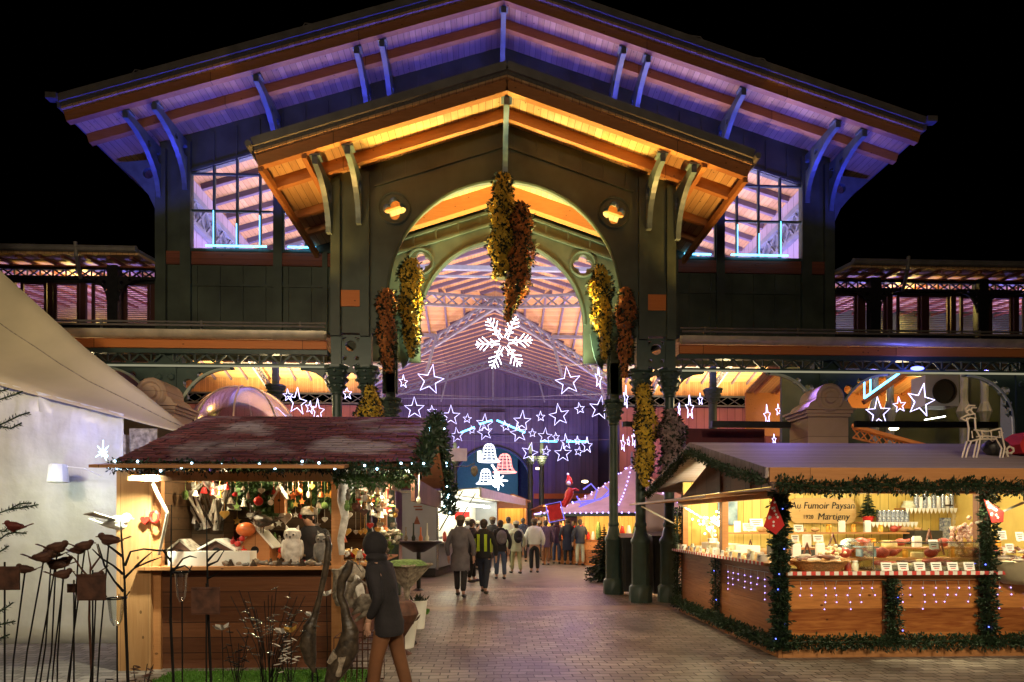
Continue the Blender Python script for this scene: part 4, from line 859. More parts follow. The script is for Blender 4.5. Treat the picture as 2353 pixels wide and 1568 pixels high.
# side counter: packets, cheeses, jars
LBs = ['white paper packet', 'cream cheese round', 'small pale loaf', 'glass jar with white lid', 'wrapped cheese wedge']
for i in range(34):
    y = SY0 + .35 + i * .105; kx = i % 5; x = SX - .06 + .1 * ((i * 7) % 3); p = Vector((x, y, 1.135)); mb = MB()
    if kx == 0: mb.box(p + Vector((0, 0, .045)), (.1, .07, .09), rnd.uniform(-.3, .3)); m = 'card_white'
    elif kx == 1: mb.lathe([(.05, 0), (.055, .02), (.05, .045), (.0, .05)], p, 14); m = 'pale_cheese'
    elif kx == 2: mb.ball(p + Vector((0, 0, .035)), .045, 0, 10, 6, (1.3, .9, .75)); m = 'bread'
    elif kx == 3: mb.lathe([(.032, 0), (.034, .08), (.026, .09), (.026, .1), (.032, .1), (.032, .115), (0, .116)], p, 10); m = 'glass_jar'
    else: mb.prism([p + Vector((-.06, -.04, 0)), p + Vector((.06, -.04, 0)), p + Vector((0, .06, 0))], (0, 0, .07)); m = 'cheese'
    one('packet' if kx == 0 else 'cheese_round' if kx == 1 else 'loaf' if kx == 2 else 'jar' if kx == 3 else 'cheese_wedge', '%s %s from the front on the side counter' % (ORD[i // 5], LBs[kx]), LBs[kx].split()[-2] if kx in (1, 4) else LBs[kx].split()[-1] if kx in (0, 2) else 'jar', mb, m, LBs[kx] + 's on the side counter')
for i in range(11): card('%s white price card from the front along the side counter edge' % ORD[i], (SX - .13, SY0 + .3 + i * .3, 1.135), .1, .075, R(-90))
for i in range(5):
    mb = MB(); p = Vector((SX + .35, 9.0 + i * .36, 1.14)); mb.box(p + Vector((0, 0, .07)), (.3, .2, .14), .1 * i); one('cardboard_box', '%s pale box of cheese from the front inside the side opening' % ORD[i], 'box', mb, 'pale_cheese' if i % 2 else 'card_white', 'boxes inside the side opening', False)
mb = MB(); root = thing('light_bouquet', 'bouquet of warm glowing flower lights at the far end of the stall', 'decorative light', Vector((3.62, 10.6, 1.14)))
mb.lathe([(.07, 0), (.09, .2)], (0, 0, 0), 10); 
for i in range(9): mb.tube([(0, 0, .2), (rnd.uniform(-.15, .15), rnd.uniform(-.1, .1), .5)], .006, 4)
mb.build('vase', 'card_white', root); mb = MB()
for i in range(55): mb.ball((rnd.gauss(0, .13), rnd.gauss(0, .1), .5 + rnd.gauss(0, .11)), .022, 0, 6, 4)
mb.build('blossoms', 'bulb_warm', root)
for i, (px, py) in enumerate(((1738, 1212), (1722, 1222))): card('white notice on a stand inside the side opening' if i else 'white cylinder label card inside the side opening', at(px, py, 9.0), .2, .12)
# fuller stock behind and on the counters
r_ = random.Random(99)
STOCK = [('round_cheese', 'cheese wheel', 'cheese', 'cheese'), ('sausage_string', 'hanging sausage', 'sausage', 'sausage_dark'), ('honey_jar', 'honey jar', 'jar', 'gold_honey'), ('paper_bag', 'white paper bag', 'bag', 'card_white'), ('smoked_ham', 'smoked ham', 'ham', 'meat_red'), ('bread_loaf', 'brown bread loaf', 'bread', 'bread')]
paint('gold_honey', (.75, .38, .05), .2, var=.2)
for row, (y0, z0, n, x0, x1, nm) in enumerate(((7.62, 1.18, 17, 3.5, 6.2, 'raised middle row of the front counter'), (7.95, 1.3, 16, 3.6, 6.6, 'back row of the front counter'), (10.5, 1.45, 15, 3.9, 7.4, 'low shelf along the back wall'), (9.2, 1.14, 14, 3.5, 4.6, 'inner table by the side opening'), (7.5, 1.035, 8, 5.9, 6.9, 'right end of the front counter'))):
    mb = MB(so); mb.bx(x0 - .1, x1 + .1, y0 - .12, y0 + .12, z0 - .03, z0 - .002); sb(mb, 'stock_shelf', 'beam_pine')
    for i in range(n):
        k = r_.randrange(6); o_n, w_n, cat_, m = STOCK[k]; p = Vector((x0 + (x1 - x0) * (i + .5) / n, y0 + r_.uniform(-.04, .04), z0)); s_ = r_.uniform(.8, 1.25); mb = MB()
        if k == 0: mb.lathe([(.075 * s_, 0), (.08 * s_, .03), (.075 * s_, .07 * s_), (0, .072 * s_)], p, 16)
        elif k == 1: mb.tube([p + Vector((-.05, 0, .03)), p + Vector((0, 0, .03 + .16 * s_)), p + Vector((.05, 0, .03))], [.012, .02, .012], 7)
        elif k == 2: mb.lathe([(.035 * s_, 0), (.038 * s_, .08 * s_), (.03 * s_, .09 * s_), (.034 * s_, .095 * s_), (.034 * s_, .115 * s_), (0, .116 * s_)], p, 10)
        elif k == 3: mb.box(p + Vector((0, 0, .075 * s_)), (.1, .06, .15 * s_), r_.uniform(-.3, .3)); mb.box(p + Vector((0, 0, .16 * s_)), (.11, .02, .02), .1)
        elif k == 4: mb.ball(p + Vector((0, 0, .06)), .075 * s_, 0, 10, 7, (1.1, .8, .8)); mb.tube([p + Vector((.06, 0, .07)), p + Vector((.13, 0, .1))], [.03, .012], 7)
        else: mb.ball(p + Vector((0, 0, .045)), .06 * s_, 0, 10, 6, (1.5, .9, .75))
        one(o_n, '%s, number %d on the %s' % (w_n, i + 1, nm), cat_, mb, m, 'stock of the food stall')
# red pennants
def pennant(label, c_, w, h, rz, ry=0):
    root = thing('pennant', label, 'pennant', c_, None, rz); root.rotation_euler.y = ry; mb = MB(); mb.prism([(0, 0, 0), (w * .5, 0, -h * .75), (w * .1, 0, -h), (-w * .45, 0, -h * .78)], (0, .012, 0)); mb.build('cloth', 'red_cloth', root)
    mb = MB(); r_ = random.Random(3)
    for i in range(11):
        u = r_.uniform(.15, .9); x = r_.uniform(-.38, .38) * w * u; 
        pts = [(x + .012 * (1 + (k % 2)) * .8 * math.cos(PI * k / 5 * 1) , -.002, -h * u * .85 + .012 * (1 + (k % 2)) * .8 * math.sin(PI * k / 5)) for k in range(10)]; mb.prism(pts, (0, -.003, 0))
    mb.build('stars', 'card_white', root); return root
pennant('red pointed pennant with white stars on the corner garland', at(1778, 1143, 7.05), .26, .44, 0); pennant('slanted red starred cloth hanging by the right garland', at(2262, 1148, 6.95), .2, .35, 0, R(-38))
# bowl of dried meat in cream cloth at the right
c_ = Vector((6.25, SY0 - .02, 1.04)); root = thing('cloth_bowl', 'wide basket covered in cream cloth spilling over the counter', 'basket', c_); mb = MB(); mb.lathe([(.26, -.16), (.36, -.1), (.42, .05), (.44, .12), (.4, .13), (.36, .06), (.1, 0)], (0, 0, 0), 26); mb.build('cloth', 'cream_cloth', root, True)
for i in range(40):
    p = c_ + Vector((rnd.gauss(0, .17), rnd.gauss(0, .15), .12 + rnd.random() * .16)); m = ('sausage_dark', 'meat_red', 'sausage_grey')[i % 3]
    one('dried_meat_stick', ('dark brown', 'reddish', 'pale grey')[i % 3] + ' dried meat stick piled in the cream cloth basket', 'sausage', sausage(p, .3, .02, rnd.uniform(.2, 1.2), m, rnd.uniform(-.1, .3)), m, 'dried meat sticks of one look in the cloth basket')
for i, (px, py) in enumerate(((2303, 1222), (2320, 1252), (2343, 1225))): card(('white card at the left of the meat basket', 'white card leaning in the middle of the meat basket', 'pale blue card at the frame edge of the meat basket')[i], at(px, py + 20, 7.2), .1, .11)
# cellophane bags hanging by the right garland
mb = MB(); c_ = at(2215, 1215, 7.7)
for i in range(40): mb.ball(c_ + Vector((rnd.gauss(0, .1), rnd.gauss(0, .06), rnd.gauss(-.05, .06))), .03, 0, 6, 4)
one('sweets_pile', 'heap of red and pale wrapped sweets behind the right end', 'sweets', mb, paint('sweets', (.6, .1, .07), .3, var=.5, scale=40, col2=(.8, .7, .6)))
# ---------------- on and behind the roof
paint('wire_white', (.72, .62, .50), .5, var=.15)
rd = thing('reindeer', 'white wire reindeer standing on the violet roof', 'roof decoration', at(2265, 1050, 7.6)); o_ = worldloc(rd); mb = MB(o_)
def D2(zx, zy, y): return at((3300 + zx * .2869) * .61276, (1300 + zy * .2869) * .61276, y)
def lw(pts, y, r=.011): mb.tube([D2(a, b, y) for a, b in pts], r, 5)
for y in (7.5, 7.66):
    lw([(1135, 930), (1160, 1080), (1150, 1230), (1190, 1240), (1300, 1210), (1520, 1210), (1590, 1330), (1560, 1480)], y); lw([(1240, 940), (1250, 1080), (1310, 1190), (1290, 1330), (1250, 1490)], y)
    lw([(1135, 1240), (1100, 1350), (1070, 1460)], y); lw([(1190, 1250), (1150, 1340), (1115, 1470)], y); lw([(1270, 1220), (1240, 1350), (1215, 1480)], y); lw([(1580, 1070), (1600, 1180), (1630, 1320), (1600, 1470)], y)
    lw([(1230, 1090), (1400, 1110), (1580, 1070), (1600, 1130), (1560, 1190), (1400, 1170), (1260, 1180)], y); lw([(1055, 940), (1130, 900), (1240, 880), (1250, 940), (1180, 930), (1120, 970), (1055, 940)], y)
lw([(1180, 900), (1130, 860), (1115, 810), (1160, 770), (1240, 775)], 7.58); lw([(1220, 880), (1190, 840), (1200, 800), (1260, 800)], 7.58); lw([(1130, 850), (1180, 820)], 7.58)
for a in (1200, 1330, 1450, 1560): mb.tube([D2(a, 1110, 7.5), D2(a + 10, 1190, 7.5), D2(a + 10, 1190, 7.66), D2(a, 1110, 7.66)], .009, 5, closed=True)
mb.tube([D2(1590, 1130, 7.58), D2(1470, 1240, 7.55), D2(1330, 1130, 7.6)], .009, 5); mb.build('wire_frame', 'wire_white', rd)
sl = thing('sleigh', 'red sleigh with curled white runner on the roof corner', 'sleigh', at(2340, 1050, 7.7)); o_ = worldloc(sl); mb = MB(o_); mb.plate([tuple((lambda q: (q.x, q.z))(D2(a, b, 7.7))) for a, b in ((1740, 1290), (1800, 1180), (1900, 1120), (2000, 1150), (2250, 1160), (2250, 1420), (1900, 1420), (1780, 1400))], [], .3, XZ(7.75)); mb.build('body', 'red_cloth', sl)
mb = MB(o_)
for y in (7.6, 7.92): mb.tube([D2(a, b, y) for a, b in ((1720, 1400), (1670, 1390), (1655, 1340), (1690, 1310), (1740, 1330), (1745, 1370), (1700, 1395))], .014, 6); mb.tube([D2(a, b, y) for a, b in ((1640, 1370), (1680, 1460), (1760, 1490), (2200, 1490))], .014, 6)
mb.build('runner', 'wire_white', sl)
mb = MB(); c_ = D2(1510, 1420, 7.75); c_.z = sz(7.75) + .14; mb.ball(c_, .14, 0, 12, 8, (1.2, .8, .9), noise=.08, rnd=random.Random(2)); one('black_sack', 'black sack on the roof behind the reindeer legs', 'sack', mb, 'dark_crate')
# ================================================================ LEFT STALL
plank('dark_stall_plank', (.085, .030, .013), (.16, .06, .024), 2, .17, .5, (.5, 3, 6), .05, knots=False)
plank('pale_stall_plank', (.42, .22, .09), (.60, .35, .16), 0, .3, .5, (5, 2, .4), .01)
plank('back_board', (.07, .04, .02), (.12, .065, .03), 2, .14, .7, (.6, 2, 6), .05)
shingle('shingle_plum', (.15, .035, .045), (.09, .022, .032), (.02, .008, .012), .19, .105, patch=.56, patchcol=(.30, .25, .30))
LX0, LX1, LY0, LY1 = -4.08, -2.04, 6.94, 9.9; LV0, LV1, LE0, LE1, LRY = -4.12, -1.05, 6.3, 10.3, 8.3; LZE, LZR = 2.22, 3.02
ls = thing('craft_stall', 'wooden gift stall with plum shingle roof and frosty patches', 'market stall', (LX0, LY0, 0)); lo_ = (LX0, LY0, 0)
def lb_(mb, nm, m, smooth=False, par=None): return mb.build(nm, m, par or ls, smooth)
mb = MB(lo_); mb.bx(LX0 + .04, LX1 - .05, LY0, LY0 + .06, .1, 1.1); lb_(mb, 'front_panel', 'dark_stall_plank')
mb = MB(lo_); mb.bx(LX0 + .04, LX1, LY0 + .01, LY0 + .08, 0, .1); mb.bx(LX1 - .09, LX1 - .03, LY0 + .09, LY1, 0, 1.05); lb_(mb, 'side_panel', 'dark_board')
mb = MB(lo_); mb.bx(LX0 - .1, LX1 - .06, LY0 - .16, LY0 + .75, 1.11, 1.145); mb.bx(LX1 - .5, LX1 + .25, LY0 + .8, LY1, 1.08, 1.11); lb_(mb, 'counter_top', 'beam_pine')
mb = MB(lo_); mb.bx(-4.42, LX0 + .03, LY0 - .08, LY0 + .0, .0, 2.2); lb_(mb, 'end_panel', 'pale_stall_plank')
mb = MB(lo_); mb.bx(LX0, LX0 + .05, LY0 + .01, LY1, 0, 2.25); lb_(mb, 'left_wall', 'back_board')
mb = MB(lo_); mb.bx(LX0, LX1, 8.55, 8.6, 0, 2.5); lb_(mb, 'back_wall', 'back_board')
for x, y, r in ((LX1, LY0 + .02, .055), (LX1 + .02, LY1, .05), (LX0 + .07, LY0 + .01, .04)):
    mb = MB(lo_); mb.bx(x - r, x + r, y - r, y + r, 0, 2.2); lb_(mb, 'post', 'beam_pine')
mb = MB(lo_); mb.bx(LV0, LX1 + .06, 6.55, 6.6, 2.07, 2.17); mb.bx(LX1 + .0, LX1 + .06, 6.65, LE1 - .3, 2.05, 2.16); lb_(mb, 'header_beam', 'pale_stall_plank')
mb = MB(lo_); mb.prism([(LV0 - .05, LE0 - .02, 2.2), (LX1 + .3, LE0 - .02, 2.2), (LX1 + .3, LE0 - .3, 2.16), (LV0 - .05, LE0 - .3, 2.16)], (0, 0, .03)); lb_(mb, 'front_flap', 'beam_pine')
def lz(y): return LZR - (LZR - LZE) * abs(y - LRY) / (LRY - LE0)
mb = MB(lo_)
# courses of shingles laid as real overlapping strips
rnd = random.Random(9); nc = 22
for side in (-1, 1):
    yE = LE0 if side < 0 else LE1
    for i in range(nc):
        f0, f1 = i / nc, (i + 1.35) / nc; ya = yE + (LRY - yE) * f0; yb = yE + (LRY - yE) * min(1, f1); za, zb = LZE + (LZR - LZE) * f0 + .03, LZE + (LZR - LZE) * min(1, f1) + .02
        x = LV0 + rnd.uniform(-.1, 0)
        while x < LV1:
            w_ = rnd.uniform(.13, .24); d = rnd.uniform(-.004, .01); x2 = min(LV1, x + w_ - .006); xs = max(x, LV0)
            if x2 > xs: mb.prism([(xs, ya + rnd.uniform(-.012, .012), za + d), (x2, ya + rnd.uniform(-.012, .012), za + d), (x2, yb, zb), (xs, yb, zb)], (0, 0, .012))
            x += w_
lb_(mb, 'shingle_roof', 'shingle_plum')
mb = MB(lo_)
for y in (LE0, LE1): mb.prism([(LV0 + .02, LRY, LZR - .03), (LV1 - .02, LRY, LZR - .03), (LV1 - .02, y, lz(y) - .03), (LV0 + .02, y, lz(y) - .03)], (0, 0, .03))
lb_(mb, 'roof_board', 'dark_board')
mb = MB(lo_)
for s_ in (LE0, LE1): mb.beam((LV1 - .02, LRY, LZR - .05), (LV1 - .02, s_, lz(s_) - .05), .03, .1)
mb.prism([(LX1 + .3, 7.0, 2.1), (LX1 + .3, 9.8, 2.1), (LX1 + .3, LRY, LZR - .08)], (.02, 0, 0)); mb.bx(LV1 - .12, LV1 - .08, LE0 + .3, LE1, 1.86, 2.12); lb_(mb, 'gable_board', 'dark_board')
G2 = 'fir garlands on the craft stall'
garland('fir garland with cool lights along the front eave of the craft stall', [(LV0 + i * .32, LE0 - .06, LZE - .02 - .02 * (i % 2)) for i in range(11)], .07, 700, group=G2, bulbs=16, bmat='bulb_cool', br=.012)
garland('fir garland with cool lights down the gable edge of the craft stall', [(LV1 + .02, LE0, LZE + .0), (LV1 + .02, 7.3, 2.62), (LV1 + .02, LRY, LZR + .02), (LV1 + .03, 9.3, 2.66), (LV1 + .05, LE1, LZE)], .11, 800, group=G2, bulbs=16, bmat='bulb_cool', br=.013)
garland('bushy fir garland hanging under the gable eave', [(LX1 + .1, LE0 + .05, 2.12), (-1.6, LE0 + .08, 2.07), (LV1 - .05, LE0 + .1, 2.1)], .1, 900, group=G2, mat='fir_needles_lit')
garland('drooping fir garland at the far foot of the gable', [(LV1 + .06, LE1, LZE), (LV1 + .06, LE1 + .02, 1.95), (LV1 + .05, LE1 + .05, 1.75)], .13, 1100, group=G2, bulbs=5, bmat='bulb_cool', br=.013)
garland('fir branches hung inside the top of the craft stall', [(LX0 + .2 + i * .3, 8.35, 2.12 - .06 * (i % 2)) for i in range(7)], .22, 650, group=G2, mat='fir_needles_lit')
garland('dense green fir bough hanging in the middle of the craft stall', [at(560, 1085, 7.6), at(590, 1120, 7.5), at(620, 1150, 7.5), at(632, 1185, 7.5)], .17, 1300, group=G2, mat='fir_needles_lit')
# loose light cord to the tent
root = thing('fairy_lights', 'cord of cool white bulbs between the tent and the craft stall', 'fairy lights', at(250, 1070, 6.8)); o_ = worldloc(root); P = [at(245, 1072, 6.8), at(290, 1078, 6.7), at(330, 1074, 6.6)]; mb = MB(o_); mb.tube(P, .006, 5); mb.build('wire', 'dark_metal', root); b0 = None
for p in [at(a, b, 6.75) for a, b in ((250, 1073), (268, 1077), (278, 1077), (293, 1077), (307, 1077), (245, 1048), (236, 1040))]:
    q = MB(); q.ball((0, 0, 0), .014, 0, 6, 4); b0 = q.build('bulb', 'bulb_cool', root) if b0 is None else b0.copy()
    if b0.name not in COL.objects: COL.objects.link(b0)
    b0.parent = root; b0.location = p - o_
# clamp floodlights
def flood(label, c_, to, w=.13):
    root = thing('flood_lamp', label, 'lamp', c_); mb = MB(c_); mb.lathe([(w * .55, .05), (w * .9, .0), (w, -.04), (w * .96, -.04), (w * .6, .03)], c_, 14, caps=False); mb.tube([c_ + Vector((-w, 0, -.02)), c_ + Vector((-w * .8, 0, .1)), c_ + Vector((w * .8, 0, .1)), c_ + Vector((w, 0, -.02))], .008, 5); mb.build('shade', 'steel', root)
    mb = MB(c_); mb.lathe([(.001, 0), (w * .8, -.005), (w * .8, -.03), (.001, -.035)], c_, 12); mb.build('bulb', 'lamp_white', root); return root
flood('round clamp lamp glowing under the left end of the eave', at(351, 1085, 6.55), None); 
c_ = at(937, 1079, 6.55); root = thing('spot_bulb', 'bright bare spotlight under the right gable of the craft stall', 'lamp', c_); mb = MB(c_); mb.ball(c_, .035, 0, 10, 8); mb.build('bulb', 'lamp_white', root); mb = MB(c_); mb.lathe([(.03, .03), (.045, .02), (.03, .1)], c_, 10); mb.build('socket', 'dark_metal', root)
mb = MB(); mb.tube([at(345, 1095, 6.6), at(362, 1135, 6.65), at(385, 1180, 6.7)], .018, 6); mb.tube([at(385, 1180, 6.7), at(375, 1230, 6.75), at(365, 1275, 6.85)], .016, 6); one('prop_pole', 'crooked pale pole propping the flap of the craft stall', 'pole', mb, 'strut_white')
mb = MB(); mb.tube([at(964, 1060, 6.6), at(963, 1120, 6.6), at(962, 1145, 6.6)], .008, 5); mb.ball(at(962, 1150, 6.6), .025, 0, 8, 6, (1, 1, 1.6)); mb.box(at(965, 1068, 6.6), (.06, .02, .1)); one('hanging_tassel', 'pale cord with wooden bead hanging from the gable', 'ornament', mb, 'cream_cloth')
# ---- items
paint('birch', (.62, .56, .48), .7, var=.4, scale=14, col2=(.8, .77, .7), bump=.4); paint('driftwood', (.22, .17, .12), .75, var=.5, scale=18, bump=.6, col2=(.40, .34, .26)); paint('driftwood_dark', (.02, .014, .01), .4, var=.5, scale=18, bump=.5, col2=(.075, .055, .035))
paint('red_gloss', (.5, .03, .02), .25, var=.2); paint('pumpkin', (.62, .16, .04), .35, var=.2); paint('snow_white', (.80, .80, .74), .7, var=.06); paint('gold', (.7, .42, .1), .3, .6, var=.3); paint('stone_grey', (.2, .2, .19), .7, var=.5, scale=12, bump=.4); paint('rust', (.09, .035, .02), .7, var=.5, scale=12, bump=.3); paint('moss_green', (.12, .2, .05), .9, var=.5, scale=25, bump=.6); paint('black_iron', (.01, .009, .009), .5, .4, var=.3); paint('apple_red', (.42, .02, .02), .3, var=.3)
def LY(px, py, Y, dz=0): p = at(px, py, Y); p.z += dz; return p
def heart(mb, c_, s_, t=.03, mi=0):
    pts = [(16 * math.sin(a) ** 3 / 16, (13 * math.cos(a) - 5 * math.cos(2 * a) - 2 * math.cos(3 * a) - math.cos(4 * a)) / 16) for a in [2 * PI * i / 24 for i in range(24)]]; mb.prism([(c_[0] + x * s_, c_[1], c_[2] + y * s_) for x, y in pts], (0, t, 0), mi)
def owl(label, c_, h, m='driftwood'):
    root = thing('carved_owl', label, 'owl figure', c_); mb = MB(); mb.lathe([(.16 * h, 0), (.2 * h, .1 * h), (.27 * h, .35 * h), (.26 * h, .6 * h), (.2 * h, .7 * h), (.24 * h, .8 * h), (.22 * h, .92 * h), (.08 * h, h)], (0, 0, 0), 14, sy=.8)
    for s_ in (-1, 1): mb.ball((s_ * .09 * h, -.17 * h, .82 * h), .055 * h, 0, 8, 6); mb.prism([(s_ * .18 * h, -.02 * h, .9 * h), (s_ * .08 * h, -.02 * h, .97 * h), (s_ * .17 * h, -.02 * h, 1.08 * h)], (0, .04 * h, 0)); mb.ball((s_ * .24 * h, 0, .42 * h), .14 * h, 0, 8, 6, (.5, .8, 1.9))
    mb.build('body', m, root, True); mb = MB()
    for s_ in (-1, 1): mb.ball((s_ * .09 * h, -.215 * h, .82 * h), .025 * h, 0, 6, 5)
    mb.lathe([(.03 * h, .02 * h), (.001, -.05 * h)], (0, -.21 * h, .76 * h), 6); mb.build('eyes_and_beak', 'black_iron', root); return root
def bird(label, c_, L, m='rust', rz=0, name='metal_bird', grp=None, wings=0, legs=.0, stand=None, cat='bird figure', beak=1):
    """plump small bird, beak towards local +x"""
    root = thing(name, label, cat, c_, grp, rz); mb = MB()
    P = [(-.62, .02), (-.45, 0), (-.3, .02), (-.1, .05), (.12, .08), (.25, .14), (.34, .18), (.42, .18)]; Rr = [.012, .06, .15, .21, .2, .15, .11, .02]
    mb.tube([(x * L, 0, z * L) for x, z in P], [r * L for r in Rr], 8)
    mb.tube([(.40 * L, 0, .18 * L), (.54 * L * beak, 0, .17 * L)], [.03 * L, .004], 6); mb.prism([(-.45 * L, -.06 * L, .0), (-.45 * L, .06 * L, .0), (-.9 * L, .08 * L, .16 * L), (-.9 * L, -.08 * L, .16 * L)], (0, 0, .03 * L)); mb.ball((.3 * L, 0, .22 * L), .135 * L, 0, 9, 7); mb.ball((.05 * L, 0, -.01 * L), .21 * L, 0, 9, 7, (1.2, .9, .9))
    for s_ in (-1, 1):
        if wings: mb.prism([(.15 * L, s_ * .1 * L, .12 * L), (-.15 * L, s_ * .1 * L, .12 * L), (-.55 * L, s_ * .75 * L, .3 * L), (-.05 * L, s_ * .95 * L, .36 * L)], (0, 0, .02 * L))
        else: mb.ball((-.12 * L, s_ * .14 * L, .07 * L), .2 * L, 0, 8, 5, (1.4, .3, .6))
        if legs: mb.tube([(0, s_ * .05 * L, -.05 * L), (.02 * L, s_ * .06 * L, -legs)], .006, 5)
    mb.build('body', m, root, True)
    if stand: mb = MB(); mb.tube([(0, 0, -.05 * L)] + [tuple(Vector(q) - Vector(c_)) for q in stand], .007, 5); mb.build('stake', 'black_iron', root)
    return root
def house(label, c_, w, d, h, m='beam_pine', roof='snow_white', name='bird_house', rz=0):
    root = thing(name, label, 'bird house', c_, None, rz); mb = MB(); mb.bx(-w / 2, w / 2, -d / 2, d / 2, 0, h * .6); mb.prism([(-w / 2, -d / 2, h * .6), (w / 2, -d / 2, h * .6), (0, -d / 2, h * .92)], (0, d, 0)); mb.build('walls', m, root)
    mb = MB()
    for s_ in (-1, 1): mb.beam((0, 0, h * .96), (s_ * w * .66, 0, h * .54), d * 1.3, .02)
    mb.build('roof', roof, root); mb = MB(); mb.lathe([(w * .14, 0), (w * .14, .006)], (0, -d / 2 - .001, h * .5), 12, axis=Matrix.Rotation(R(90), 3, 'X')); mb.build('entrance', 'black_iron', root); return root
CT_ = 1.146
c_ = LY(440, 1290, 7.1); mb = MB(); mb.bx(-.36, .36, -.14, .14, 0, .17); root = thing('white_trough', 'long white wooden trough on the front counter', 'planter', (at(483, 1290, 6.95).x, 7.02, CT_))
mb = MB(); mb.bx(-.45, .45, -.1, -.08, 0, .16); mb.bx(-.45, .45, .08, .1, 0, .16); mb.bx(-.45, -.43, -.08, .08, 0, .16); mb.bx(.43, .45, -.08, .08, 0, .16); mb.bx(-.43, .43, -.08, .08, 0, .02); mb.build('box', 'snow_white', root)
owl('tall spotted driftwood owl on the front counter', (at(672, 1300, 7.1).x, 7.1, CT_), .42, 'birch'); owl('small brown carved owl among pine cones on the counter', (at(548, 1300, 7.0).x, 7.0, CT_), .17, 'driftwood'); owl('grey carved owl beside the corner post', (at(742, 1300, 7.1).x, 7.1, CT_), .36, 'stone_grey')
house('big open wooden bird house under the white roof', LY(595, 1290, 7.5, -.17), .34, .25, .62); house('snow roofed shelf house with dark twigs at the left', (at(480, 1180, 7.9).x, 7.9, 1.35), .5, .3, .82, 'back_board'); house('brown bird house with draped white cloth', (at(500, 1250, 7.2).x, 7.3, CT_), .34, .25, .3, 'rust')
house('small dark bird house left of the white trough', (at(425, 1280, 7.15).x, 7.15, CT_), .22, .2, .3, 'rust', 'driftwood'); house('hanging slim bird house near the fir bough', LY(645, 1160, 7.3, -.1), .12, .1, .3, 'beam_pine', 'birch', 'hanging_bird_house')
mb = MB(); mb.tube([LY(645, 1110, 7.3), LY(645, 1140, 7.3)], .004, 4); one('hanging_string', 'string holding the slim hanging bird house', 'string', mb, 'cream_cloth')
mb = MB(); mb.ball(LY(565, 1217, 7.3), .1, 0, 14, 10, (1.1, 1, .85)); one('orange_pumpkin', 'round orange red pumpkin on top of the bird house', 'pumpkin', mb, 'pumpkin')
for i, (px, py, r, m, lb) in enumerate(((594, 1152, .055, 'apple_red', 'shiny red bauble above the carved bird'), (556, 1238, .035, 'apple_red', 'small red apple under the pumpkin'), (546, 1250, .035, 'apple_red', 'red apple left of the wooden house'), (560, 1270, .05, 'red_gloss', 'red glass ball at the foot of the house'), (535, 1245, .03, 'apple_red', 'small red berry ball at the far left of the apples'), (647, 1265, .04, 'red_gloss', 'white spotted red ball right of the house'), (823, 1165, .05, 'red_gloss', 'red bauble hanging near the right opening'), (808, 1270, .04, 'snow_white', 'white mushroom ornament in the side opening'), (835, 1275, .05, 'red_gloss', 'red mushroom ornament in the side opening'), (622, 1155, .035, 'snow_white', 'white bauble right of the red one'))):
    mb = MB(); c_ = LY(px, py, 7.25 if px < 700 else 7.9); mb.ball(c_, r, 0, 12, 8); mb.tube([c_ + Vector((0, 0, r)), c_ + Vector((0, 0, r + .03))], .006, 5); one('ornament_ball', lb, 'ornament', mb, m)
for px, py, s_, m, lb in ((655, 1190, .075, 'birch', 'pale wooden heart hanging before the shelf'), (515, 1182, .055, 'gold', 'golden heart hanging at the end of the shelf'), (332, 1195, .05, 'red_gloss', 'red wreathed heart hanging on the pale end panel'), (600, 1128, .04, 'driftwood', 'small brown heart under the fir bough')):
    mb = MB(); c_ = LY(px, py, 7.25 if px > 400 else 6.8); heart(mb, c_, s_); mb.tube([c_ + Vector((0, .01, s_ * .5)), c_ + Vector((0, .01, s_ * 2.3))], .003, 4); one('hanging_heart', lb, 'ornament', mb, m, smooth=False)
mb = MB(); c_ = LY(355, 1188, 6.8)
mb.tube([c_ + Vector((.045 * math.cos(a), 0, .06 * math.sin(a))) for a in [2 * PI * i / 16 for i in range(16)]], .016, 6, closed=True); one('red_wreath', 'small red wreath hanging on the pale end panel', 'wreath', mb, 'red_gloss')
bird('long legged carved bird with dark wings on the wooden block', LY(603, 1200, 7.2), .33, 'driftwood_dark', R(155), 'carved_bird', legs=.13, beak=1.5)
bird('white gull figure with spread wings at the end panel', LY(270, 1205, 6.7), .34, 'snow_white', R(-5), 'gull_figure', wings=1)
bird('pale bird on the snowy shelf at the back', LY(455, 1118, 7.8), .3, 'snow_white', R(10), 'shelf_bird'); bird('small white bird on the right of the snowy shelf', LY(508, 1122, 7.7), .16, 'snow_white', 0, 'shelf_bird')
rnd = random.Random(21)
def cluster(nm, label, cat, c_, n, spread, size, mats, seed=0, kind='ball'):
    r_ = random.Random(seed); mb = MB()
    for i in range(n):
        p = Vector(c_) + Vector((r_.uniform(-1, 1) * spread[0], r_.uniform(-1, 1) * spread[1], r_.uniform(0, 1) * spread[2])); s_ = size * r_.uniform(.6, 1.3); mi = r_.randrange(len(mats))
        if kind == 'ball': mb.ball(p, s_, mi, 6, 5, (r_.uniform(.8, 1.3), 1, r_.uniform(.6, 1)), noise=.12, rnd=r_)
        elif kind == 'stick': d = Vector((r_.uniform(-.4, .4), r_.uniform(-.3, .3), r_.uniform(.5, 1))); mb.tube([p, p + d * s_ * 5], [s_ * .25, s_ * .12], 5, mi)
    return one(nm, label, cat, mb, mats)
